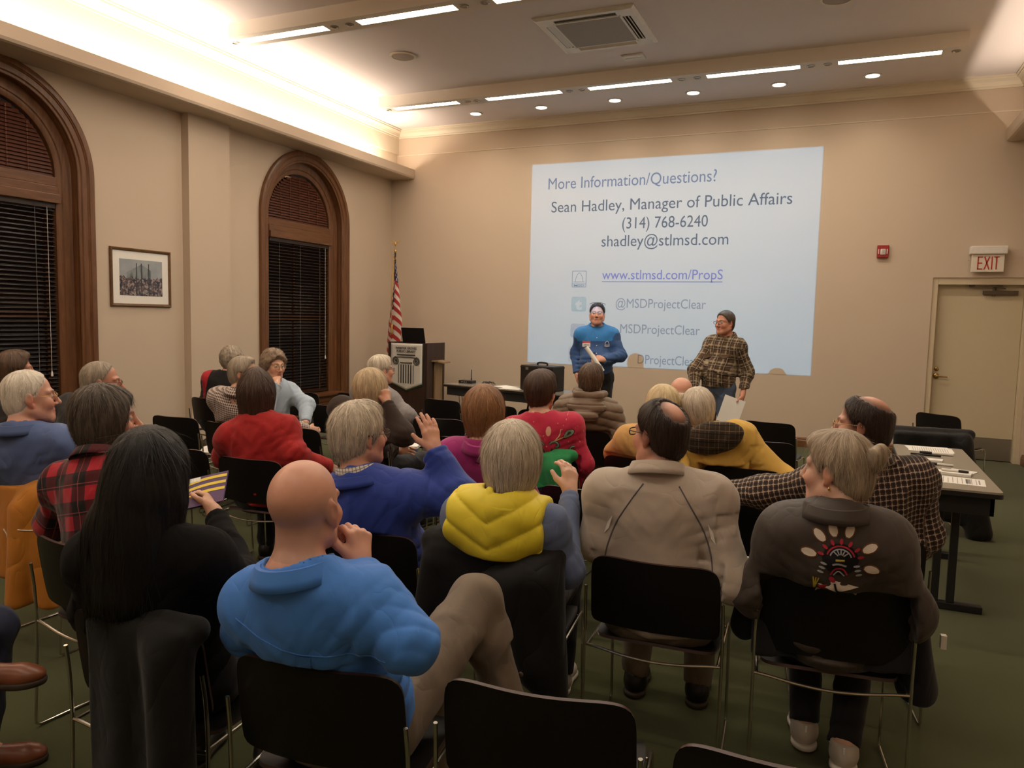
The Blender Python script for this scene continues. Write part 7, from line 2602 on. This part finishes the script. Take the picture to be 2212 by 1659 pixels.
C_HOOD = cloth('brown_plaid_wool', (0.050, 0.034, 0.022), 0.9, 0.3, checks(((0, 0.055, 0.06, 0, (0.26, 0.18, 0.12), 0.7), (2, 0.05, 0.07, 0.3, (0.26, 0.18, 0.12), 0.7), (0, 0.055, 0.10, 0.4, (0.10, 0.07, 0.045), 0.8), (2, 0.05, 0.12, 0.7, (0.015, 0.011, 0.009), 0.8))))
yellow_jacket_woman()

def brown_check_man():
    p = Person('balding man with glasses in a dark brown checked shirt, arm along the next chair', (0.095, 3.42), 18, (0.15, 3.48), skin='pink', res=0.007, zt=1.311, yaw=58, pitch=2, w=1.12, d=1.05,
               chair_at=(0.13, 3.27, 8), wL=((-0.275, 3.42, 0.865), (-0.520, 3.50, 0.820), None, None, 0.3), wR=((0.350, 3.48, 0.75), (0.30, 3.76, 0.66)),
               wlR=((0.22, 3.90, 0.50), (0.24, 3.88, 0.09)), wlL=((0.0, 3.90, 0.50), (0.0, 3.88, 0.09)))
    p.body(0.0045, nose=1.1)
    p.hair('fringe', H_DBROWN, 0.004, amp=0.0018, vol=1.1, bald=(-0.050, 0.106, 0.052, 0.070, 0.050, 0.60), strands=2200, slen=0.026, swid=0.0012, soft=0.018)
    p.glasses(M_GOLDW, 0, 0.024, 0.016, 0.0014)
    p.top('shirt', C_BCHK, 0.018, loose=0.012, disp=creases(0.006, 1, 12), hem=0.48)
    p.collar('collar', C_BCHK, h=0.042, flare=0.008, open_=0.9, r=0.074, fold=1.0)
    p.trousers(C_DARK); p.shoes(L_BLACK, L_SOLE)
C_BCHK = cloth('brown_window_check', (0.045, 0.020, 0.014), 0.75, 0.15, checks(((0, 0.022, 0.17, 0, (0.48, 0.37, 0.28), 0.75), (1, 0.022, 0.17, 0, (0.48, 0.37, 0.28), 0.75), (0, 0.022, 0.30, 0.5, (0.012, 0.008, 0.008), 0.6), (1, 0.022, 0.30, 0.5, (0.012, 0.008, 0.008), 0.6))))
brown_check_man()

def dark_brown_woman():
    p = seat('blonde-grey woman in dark brown, cheek on her hand, leaning right', (-2.85, 4.22), -12, (-3.10, 4.45, -8), dist=0.10, skin='fair', res=0.008, zt=1.226, yaw=-8, w=1.0,
             wR=((-2.58, 4.18, 0.83), (-2.72, 4.20, 1.02), (-0.2, 0.1, 0.95), (-0.8, 0.3, 0.1), (0.9, 0.9, 0.9, 0.9)), wL=((-3.05, 4.30, 0.72), (-2.90, 4.60, 0.64)))
    p.body(0.005, hands=1)
    p.hair('bob', H_BLONDE, 0.005, amp=0.003, length=0.0, vol=1.06, freq=80, seed=7)
    p.top('jacket', C_DKBR, 0.024, disp=creases(0.006, 4, 12), hem=0.47)
    p.trousers(C_DARK); p.shoes(L_BLACK, L_SOLE)
C_DKBR = cloth('dark_brown_cord', (0.035, 0.020, 0.014), 0.85, 0.4)
dark_brown_woman()

def grey_sweater_man():
    p = seat('grey-haired man in a grey sweater, turned to the lectern', (-3.66, 5.56), -10, (-3.73, 5.29, 4), skin='pink', res=0.009, zt=1.245, yaw=-22, w=1.06,
             wR=((-3.34, 5.48, 0.75), (-3.36, 5.78, 0.62)))
    p.body(0.0055)
    p.hair('full', H_SILVER, 0.0055, amp=0.0035, vol=0.85, length=-0.008, seed=3)
    p.glasses(M_DWIRE, 0, 0.024, 0.015, 0.0015)
    p.top('sweater', C_GSW, 0.020, disp=creases(0.005, 6, 11), hem=0.46)
    p.collar('shirt_collar', C_PALEB, h=0.045, flare=0.006, open_=0.8, r=0.070, fold=0.7)
    p.trousers(C_JEAN); p.shoes(L_BLACK, L_SOLE)
C_GSW = cloth('grey_melange_knit', (0.225, 0.20, 0.20), 0.9, 0.4)
C_PALEB = cloth('pale_blue_cotton', (0.42, 0.48, 0.50), 0.7, 0.1)
grey_sweater_man()

# ---- the two speakers
def speaker_in_blue():
    p = Person('standing man in a two-tone blue shirt holding a roll of paper', (-2.545, 8.20), -163, (-2.54, 8.22), skin='pink', res=0.008, zt=1.785, stand=True, yaw=-2, pitch=-3, w=1.03, d=1.1, belly=0.95, hs=1.03, drop=0.012,
               wR=((-2.800, 8.27, 1.21), (-2.735, 8.12, 0.985), (0.3, -0.5, -0.8), (0.6, 0.4, 0), 0.4),
               wL=((-2.270, 8.24, 1.20), (-2.385, 8.00, 1.165), (-0.85, -0.25, 0.12), (0.15, 0.75, -0.55), (0.95, 1.0, 1.0, 1.0)))
    p.body(0.0042, hands=True, jaw=1.12, coarse=0.016, tint=dict(brow=(0.16, 0.09, 0.06)))
    p.hair('short', H_DBROWN, 0.0045, vol=0.95, amp=0.0012, rec=0.010)
    p.glasses(M_BLACK, 0.105, 0.026, 0.014, 0.0024, lens=False, y=0.066)
    t = p.top('shirt', C_TWO, 0.018, disp=creases(0.006, 3, 11), hem=0.99, hole=0.076)
    p.collar('collar', C_TWO, h=0.042, flare=0.010, open_=0.9, r=0.073, fold=1.0, tips=0.035)
    z0 = p.sk.nb[2]
    b = p.patch('name_tag', [(0.075, z0 - 0.205), (0.165, z0 - 0.205), (0.165, z0 - 0.145), (0.075, z0 - 0.145)], M_TAGW, front=True, off=0.004, parent=t)
    p.patch('tag_band', [(0.075, z0 - 0.163), (0.165, z0 - 0.163), (0.165, z0 - 0.143), (0.075, z0 - 0.143)], M_TAGR, front=True, off=0.006, parent=t)
    for k in range(5):
        p.badge_strip('tag_letter', [(0.145 - 0.013 * k, z0 - 0.192), (0.143 - 0.013 * k, z0 - 0.174)], 0.004, M_TAGI, front=True, off=0.006, parent=t)
    # arch emblem on the chest
    cx, cz = -0.110, z0 - 0.165
    p.badge_strip('arch_emblem', [(cx - 0.024, cz - 0.022), (cx - 0.018, cz + 0.012), (cx, cz + 0.030), (cx + 0.018, cz + 0.012), (cx + 0.024, cz - 0.022)], 0.006, M_TAGW, front=True, off=0.003, parent=t)
    p.badge_strip('emblem_bar', [(cx - 0.026, cz - 0.026), (cx + 0.026, cz - 0.026)], 0.008, M_TAGW, front=True, off=0.003, parent=t)
    p.badge_strip('emblem_bar', [(cx - 0.018, cz - 0.012), (cx + 0.018, cz - 0.012)], 0.004, M_TAGW, front=True, off=0.003, parent=t)
    for k in range(4):
        p.patch('shirt_button', [(0.005 + 0.006 * math.cos(a), z0 - 0.10 - 0.085 * k + 0.006 * math.sin(a)) for a in [2 * PI * i / 10 for i in range(10)]], M_BTN, front=True, off=0.003, parent=t, rings=2)
    p.trousers(C_DARK, 0.014, waist=1.02); p.shoes(L_BLACK, L_SOLE)
    # the roll of paper in his left hand
    d = Vector((0.52, 0.10, -0.72)).normalized()
    c = Vector((-2.470, 7.915, 1.170))
    r = empty('paper_roll', tuple(c), 0, 'rolled white paper held by the man in the two-tone blue shirt', 'paper roll')
    m = MB()
    L = 0.16
    m.tube([-d * L, d * L], 0.024, 20, caps=False).tube([-d * L, d * L], 0.019, 20, caps=False)
    m.build('paper', M_PAPER, r, smooth=True)
def two_tone(t, col, uv):
    s = t.sep(uv)
    m = t.math('GREATER_THAN', t.math('ADD', s[1], t.math('MULTIPLY', s[2], -0.13)), 0.402)
    return t.mix(m, col, (0.035, 0.20, 0.52))
C_TWO = cloth('two_tone_blue_twill', (0.035, 0.085, 0.23), 0.7, 0.15, two_tone, var=0.05)
M_TAGW = plain('tag_white', (0.72, 0.70, 0.70), 0.6, 0.3)
M_TAGR = plain('tag_red', (0.55, 0.05, 0.05), 0.6, 0.3)
M_TAGI = plain('tag_ink', (0.05, 0.04, 0.05), 0.6, 0.3)
speaker_in_blue()

def speaker_in_plaid():
    p = Person('standing man with glasses in a brown plaid shirt and jeans', (-1.135, 8.12), 160, (-1.17, 8.14), skin='ruddy', res=0.008, zt=1.722, stand=True, yaw=-14, pitch=2, w=0.88, d=1.0, belly=0.85, hs=1.03, drop=0.014,
               wR=((-1.400, 8.02, 1.10), (-1.385, 7.90, 0.895), (0.15, -0.3, -0.95), (0.9, 0.2, 0), 0.5),
               wL=((-0.895, 8.18, 1.09), (-0.915, 8.03, 0.865), (-0.05, -0.25, -0.95), (-0.9, 0.1, 0.1), (0.5, 0.6, 0.7, 0.7)))
    p.body(0.0042, hands=True, jaw=1.10, coarse=0.016)
    p.hair('short', H_DGREY, 0.0045, vol=0.75, amp=0.001, rec=0.006)
    p.glasses(M_DWIRE, 0, 0.024, 0.014, 0.0018)
    t = p.top('shirt', C_BPLAID, 0.020, disp=creases(0.007, 6, 11), hem=0.93, hole=0.078)
    p.collar('collar', C_BPLAID, h=0.042, flare=0.010, open_=1.1, r=0.074, fold=1.0, tips=0.035)
    z0 = p.sk.nb[2]
    for cx in (-0.095, 0.095):
        p.patch('pocket_flap', [(cx - 0.055, z0 - 0.165), (cx + 0.055, z0 - 0.165), (cx + 0.055, z0 - 0.19), (cx, z0 - 0.212), (cx - 0.055, z0 - 0.19)], C_FLAP, front=True, off=0.004, parent=t)
    p.trousers(C_JEAN, 0.016, waist=0.965); p.shoes(L_BLACK, L_SOLE)
    k = empty('sheet_of_paper', (-0.945, 7.96, 0.80), math.radians(-8), 'white sheets held low in the hand of the plaid-shirt speaker', 'paper')
    MB().obox((-0.07, 0.0, -0.10), (0.105, 0, -0.03), (0, 0.0012, 0), (0.04, 0.0, 0.135)).build('sheet', M_PAPER, k)
C_BPLAID = cloth('brown_cream_plaid', (0.085, 0.048, 0.025), 0.8, 0.2, checks(((0, 0.085, 0.18, 0, (0.40, 0.32, 0.22), 0.6), (1, 0.085, 0.18, 0, (0.40, 0.32, 0.22), 0.6), (0, 0.085, 0.30, 0.45, (0.025, 0.014, 0.010), 0.6), (1, 0.085, 0.30, 0.45, (0.025, 0.014, 0.010), 0.6), (0, 0.085, 0.05, 0.3, (0.5, 0.42, 0.3), 0.6), (1, 0.085, 0.05, 0.3, (0.5, 0.42, 0.3), 0.6))))
C_FLAP = plain('flap_plaid_brown', (0.10, 0.062, 0.036), 0.8, 0.2, var=0.5, scale=60)
speaker_in_plaid()
# ================================================================== GARMENTS HUNG ON CHAIRS, BAGS AND PAPERS
def garment(name, label, cat, mat, ch, prims, amp=0.008, freq=22.0, res=0.008, group=None, seed=0, vertical=True):
    """prims in the chair's own frame (backrest top middle at y=-0.265, z=0.765)"""
    a = math.radians(ch[2])
    root = empty(name, (ch[0] - math.sin(a) * 0.265, ch[1] + math.cos(a) * 0.265, 0), a, label, cat, group)
    def disp(p):
        x = p[:, 0] + 0.5 * p[:, 1]
        d = np.sin(x * freq * 2.2 + 1.6 * np.sin(p[:, 2] * 5 + seed) + seed) * 0.6 + 0.5 * waves(p * V(1, 1, 0.25), freq * 1.6, 5, seed)
        fade = np.clip((0.80 - p[:, 2]) / 0.12, 0.15, 1)
        return amp * d * fade
    f = Field(prims, disp, amp * 1.5)
    me, v = field_mesh('cloth', f, res)
    vec_attr(me, 'cloth', v)
    o = link_mesh('cloth', me, mat, root)
    return root, o, f
def panel(x, hw, z0, z1, y=-0.298, t=0.016, k=0.02):
    return rbox(V(x, y, (z0 + z1) / 2), V(hw, t, (z1 - z0) / 2), t * 0.9, None, k)
def roll(x0, x1, r=0.034, z=0.775, y=-0.262):
    return cone(V(x0, y, z), V(x1, y, z), r, r, 0.03)

C_ORANGE = cloth('orange_shell_cloth', (0.50, 0.185, 0.020), 0.7, 0.15, var=0.08)
C_CHARC = cloth('charcoal_wool', (0.009, 0.0085, 0.008), 0.95, 0.4)
C_BLKSH = cloth('black_shell_cloth', (0.0045, 0.004, 0.004), 0.6, 0.15)
C_LILAC = cloth('lilac_cotton', (0.52, 0.40, 0.50), 0.75, 0.1)
C_NAVYB = cloth('blue_black_cloth', (0.012, 0.012, 0.016), 0.75, 0.2)
M_PIPE = plain('white_piping', (0.75, 0.70, 0.62), 0.6, 0.3)

r_, o_, f_ = garment('jacket', 'orange jacket with white piping hung over the chair of the white-haired man', 'jacket', C_ORANGE, (-3.45, 2.23, 0),
    [roll(-0.24, 0.24, 0.042, 0.785), panel(0, 0.235, 0.36, 0.80, -0.312, 0.024), cone(V(0.215, -0.29, 0.74), V(0.30, -0.33, 0.30), 0.075, 0.060, 0.05), cone(V(0.17, -0.33, 0.70), V(0.185, -0.375, 0.31), 0.070, 0.062, 0.03),
     cone(V(-0.22, -0.29, 0.74), V(-0.25, -0.33, 0.30), 0.065, 0.055, 0.05), half((0, 0, -1), (0, 0, 0.29), 0.006)], 0.008, 16, 0.007)
def pipe_on(f, o, pts, name='piping', r=0.0025):
    P_ = np.array(smooth_path(pts, 6))
    for _ in range(40):
        d = f.ev(P_)
        P_[:, 1] += np.clip(d * 0.6, -0.02, 0.02)
    P_[:, 1] -= 0.0012
    MB().tube([tuple(p) for p in P_], r, 6).build(name, M_PIPE, o, smooth=True)
pipe_on(f_, o_, [(0.215, -0.6, 0.635), (0.25, -0.6, 0.632), (0.285, -0.6, 0.632)])
pipe_on(f_, o_, [(-0.06, -0.6, 0.71), (-0.04, -0.6, 0.68), (0.0, -0.6, 0.66)])
pipe_on(f_, o_, [(0.03, -0.6, 0.60), (0.05, -0.6, 0.57), (0.05, -0.6, 0.50), (0.045, -0.6, 0.42)])

garment('coat', 'dark grey wool coat hung over the chair of the woman with long black hair', 'coat', C_CHARC, (-1.735, 1.40, 4),
    [roll(-0.09, 0.24, 0.036, 0.775), panel(0.09, 0.170, 0.16, 0.79, -0.305, 0.024), cone(V(0.19, -0.30, 0.72), V(0.225, -0.33, 0.28), 0.066, 0.050, 0.04), half((0, 0, -1), (0, 0, 0.14), 0.006)], 0.011, 18, 0.008, seed=2)
r_, o_, f_ = garment('jacket', 'black jacket with snaps hung over the chair of the woman in the yellow vest', 'jacket', C_BLKSH, (-1.09, 2.38, 6),
    [roll(-0.24, 0.22, 0.040, 0.790), cone(V(-0.20, -0.27, 0.80), V(-0.10, -0.28, 0.80), 0.050, 0.035, 0.03), panel(0.0, 0.225, 0.50, 0.80, -0.305, 0.024), cone(V(0.16, -0.30, 0.70), V(0.24, -0.33, 0.30), 0.105, 0.055, 0.06),
     cone(V(0.05, -0.31, 0.66), V(0.18, -0.34, 0.42), 0.08, 0.06, 0.06), cone(V(-0.21, -0.30, 0.72), V(-0.23, -0.32, 0.50), 0.05, 0.045, 0.05)], 0.010, 16, 0.008, seed=4)
MB().lathe([(0.008, 0), (0.009, 0.002), (0.006, 0.004)], 12, (0.155, -0.418, 0.42), axis='y').build('snap', M_STEEL, o_, smooth=True)
garment('garment', 'lilac garment folded over the chair of the woman in magenta', 'garment', C_LILAC, (-1.655, 3.38, 2),
    [roll(-0.24, 0.20, 0.026, 0.775), panel(-0.14, 0.10, 0.60, 0.78, -0.285, 0.014), panel(0.05, 0.14, 0.73, 0.78, -0.285, 0.012)], 0.006, 24, 0.006, seed=1)
def green_black(t, col, uv):
    s = t.sep(uv)
    m = t.math('LESS_THAN', t.math('SUBTRACT', s[2], t.math('MULTIPLY', s[0], 0.30)), 0.575)
    return t.mix(m, col, (0.010, 0.010, 0.010))
C_GRNBLK = cloth('green_black_shell', (0.020, 0.235, 0.075), 0.7, 0.15, green_black)
garment('jacket', 'green and black jacket hung over the chair of the woman in red paisley', 'jacket', C_GRNBLK, (-1.65, 4.27, -4),
    [roll(-0.24, 0.20, 0.036, 0.785), panel(-0.01, 0.215, 0.46, 0.79, -0.305, 0.024), cone(V(0.12, -0.30, 0.70), V(0.22, -0.32, 0.46), 0.075, 0.055, 0.05)], 0.007, 16, 0.008, seed=3)
r_, o_, f_ = garment('coat', 'blue-black coat spilling out on both sides of the embroidered-jacket woman\'s chair', 'coat', C_NAVYB, (0.026, 2.600, 6),
    [cone(V(0.235, -0.10, 0.76), V(0.295, -0.06, 0.37), 0.045, 0.062, 0.05), cone(V(0.24, -0.02, 0.60), V(0.30, -0.02, 0.38), 0.06, 0.055, 0.05), cone(V(-0.255, -0.10, 0.68), V(-0.275, -0.07, 0.52), 0.040, 0.050, 0.04),
     panel(0, 0.25, 0.47, 0.60, -0.195, 0.012), half((0, 0, -1), (0, 0, 0.335), 0.006)], 0.007, 16, 0.008, seed=5)
MB().box((0.335, -0.145, 0.555), (0.352, -0.125, 0.60)).build('care_label', M_PIPE, o_)
garment('coat', 'long black coat covering the chair behind the right-hand table', 'coat', C_BLKSH, (0.66, 6.66, 4),
    [roll(-0.26, 0.27, 0.040, 0.785), panel(0.0, 0.265, 0.10, 0.79, -0.315, 0.028), cone(V(0.22, -0.30, 0.70), V(0.36, -0.34, 0.05), 0.07, 0.09, 0.06), half((0, 0, -1), (0, 0, 0.005), 0.004)], 0.010, 14, 0.011, seed=6)

# patterned bag on the empty chair right of the yellow vest
def zigzag():
    t = NT('black_white_maze_cloth')
    o = t.obj()
    s = t.sep(o)
    br = t.n('TexBrick')
    br.inputs['Scale'].default_value = 26
    br.inputs['Mortar Size'].default_value = 0.035
    m = t.n('Mapping')
    m.inputs['Rotation'].default_value = (0.9, 0.5, 0.785)
    t.t.links.new(o, m.inputs['Vector'])
    t.t.links.new(m.outputs[0], br.inputs['Vector'])
    br.inputs['Color1'].default_value = (0.012, 0.011, 0.010, 1)
    br.inputs['Color2'].default_value = (0.016, 0.014, 0.012, 1)
    br.inputs['Mortar'].default_value = (0.55, 0.49, 0.40, 1)
    return t.done(br.outputs['Color'], 0.8, 0.2)
b = empty('tote_bag', (-1.147, 3.72, 0.442), 0.1, 'black and white patterned bag on the empty chair right of the yellow vest', 'bag')
me, v = field_mesh('bag_body', Field([rbox(V(0, 0, 0.045), V(0.19, 0.13, 0.045), 0.035)], lambda p: 0.006 * waves(p, 22, 5, 1), 0.008), 0.008)
link_mesh('bag_body', me, zigzag(), b)
MB().tube(smooth_path([(-0.10, -0.10, 0.06), (-0.08, -0.02, 0.098), (0.04, 0.0, 0.102), (0.10, -0.09, 0.07)], 6), 0.008, 8).build('handle', L_BLACK, b, smooth=True)

# striped booklet held up by the black-haired woman
def booklet():
    k = empty('booklet', (-1.935, 1.845, 1.000), 0, 'purple booklet with yellow stripes held before the black-haired woman', 'booklet')
    ax = Vector((0.80, 0.45, 0.22)).normalized()
    ay = Vector((-0.45, 0.62, 0.42))
    ay = (ay - ax * ay.dot(ax)).normalized()
    n = ax.cross(ay)
    MB().obox((0, 0, 0), ax * 0.10, ay * 0.075, n * 0.003).build('cover', plain('purple_cover', (0.085, 0.035, 0.12), 0.4, 0.4), k)
    yel = plain('yellow_stripe', (0.75, 0.56, 0.04), 0.45, 0.4)
    for i in range(3):
        pts = []
        c0, c1 = Vector(ax * -0.09 + ay * (-0.045 + 0.032 * i)), Vector(ax * 0.098 + ay * (-0.010 + 0.032 * i))
        for t_ in np.linspace(0, 1, 8):
            c = c0.lerp(c1, t_) + ay * 0.016 * math.sin(t_ * PI)
            pts.append(c)
        m = MB()
        vs = [p + ay * 0.007 + n * 0.0036 for p in pts] + [p - ay * 0.007 + n * 0.0036 for p in pts]
        m.add(vs, [(j, j + 1, 9 + j, 8 + j) for j in range(7)]).build('stripe', yel, k, fix=False)
    MB().obox(ax * -0.02 + ay * 0.062 + n * 0.0036, ax * 0.028, ay * 0.010, n * 0.0003).build('address_label', M_PAPER, k)
booklet()

# papers and small things on seats and floor
sheet('notepad', -0.43, 3.80, 0.15, 0.21, 0.3, 0.446, 'dark tablet with white paper on it on the empty chair beside the embroidered jacket', 'notepad', 0, L_BLACK, th=0.012)
sheet('paper_sheet', -0.43, 3.81, 0.12, 0.17, 0.35, 0.4585, 'white paper lying on the dark tablet on that empty chair', 'paper', 0, th=0.002, group='papers on seats')
def leaflet(x, y, rz, label, c):
    o = empty('leaflet', (x, y, 0.002), rz, label, 'leaflet', 'leaflets on the floor between the rows')
    MB().box((-0.108, -0.14, 0), (0.108, 0.14, 0.002)).build('page', M_PAPER, o)
    MB().box((-0.09, -0.12, 0.002), (0.09, -0.02, 0.0025)).build('colour_block', c, o)
    MB().box((-0.09, 0.02, 0.002), (0.06, 0.10, 0.0025)).build('picture_block', M_TXT, o)
leaflet(-0.435, 4.50, 0.2, 'white leaflet with orange block on the floor right of the grey-beige pullover', plain('orange_print', (0.60, 0.12, 0.03), 0.6, 0.2))
sheet('notebook', -3.10, 5.06, 0.22, 0.16, 0.3, 0.572, 'white notebooks lying ahead of the dark brown woman beside the raised hand', 'notebook', 0, th=0.02)
sheet('paper_sheet', -4.74, 4.66, 0.21, 0.28, 0.2, 0.446, 'white papers on the empty chair at the wall', 'paper', 0, th=0.02, group='papers on seats')
# black bag under the front table and a soft pouch beside the case
x, y = ft(0.35, 0.05)
b = empty('shoulder_bag', (x, y, 0), FT, 'black bag standing under the front table', 'bag')
me, v = field_mesh('bag_body', Field([rbox(V(0, 0, 0.24), V(0.24, 0.13, 0.24), 0.08)], lambda p: 0.012 * waves(p, 12, 5, 3), 0.014), 0.014)
link_mesh('bag_body', me, C_BLKSH, b)
MB().tube(smooth_path([(-0.15, 0, 0.45), (-0.10, 0, 0.60), (0.10, 0, 0.60), (0.15, 0, 0.45)], 6), 0.012, 8).build('strap', L_BLACK, b, smooth=True)
x, y = ft(0.14, 0.12)
b = empty('soft_pouch', (x, y, TZ), FT, 'soft black pouch just left of the hard case', 'pouch')
me, v = field_mesh('pouch_body', Field([ell(V(0, 0, 0.05), V(0.09, 0.07, 0.055), None), half((0, 0, -1), (0, 0, 0.0), 0.01)], lambda p: 0.006 * waves(p, 24, 5, 1), 0.008), 0.009)
link_mesh('pouch_body', me, C_BLKSH, b)
MB().tube(smooth_path([(-0.05, 0, 0.10), (0, 0.0, 0.125), (0.05, 0, 0.10)], 5), 0.006, 6).build('loop', L_BLACK, b, smooth=True)
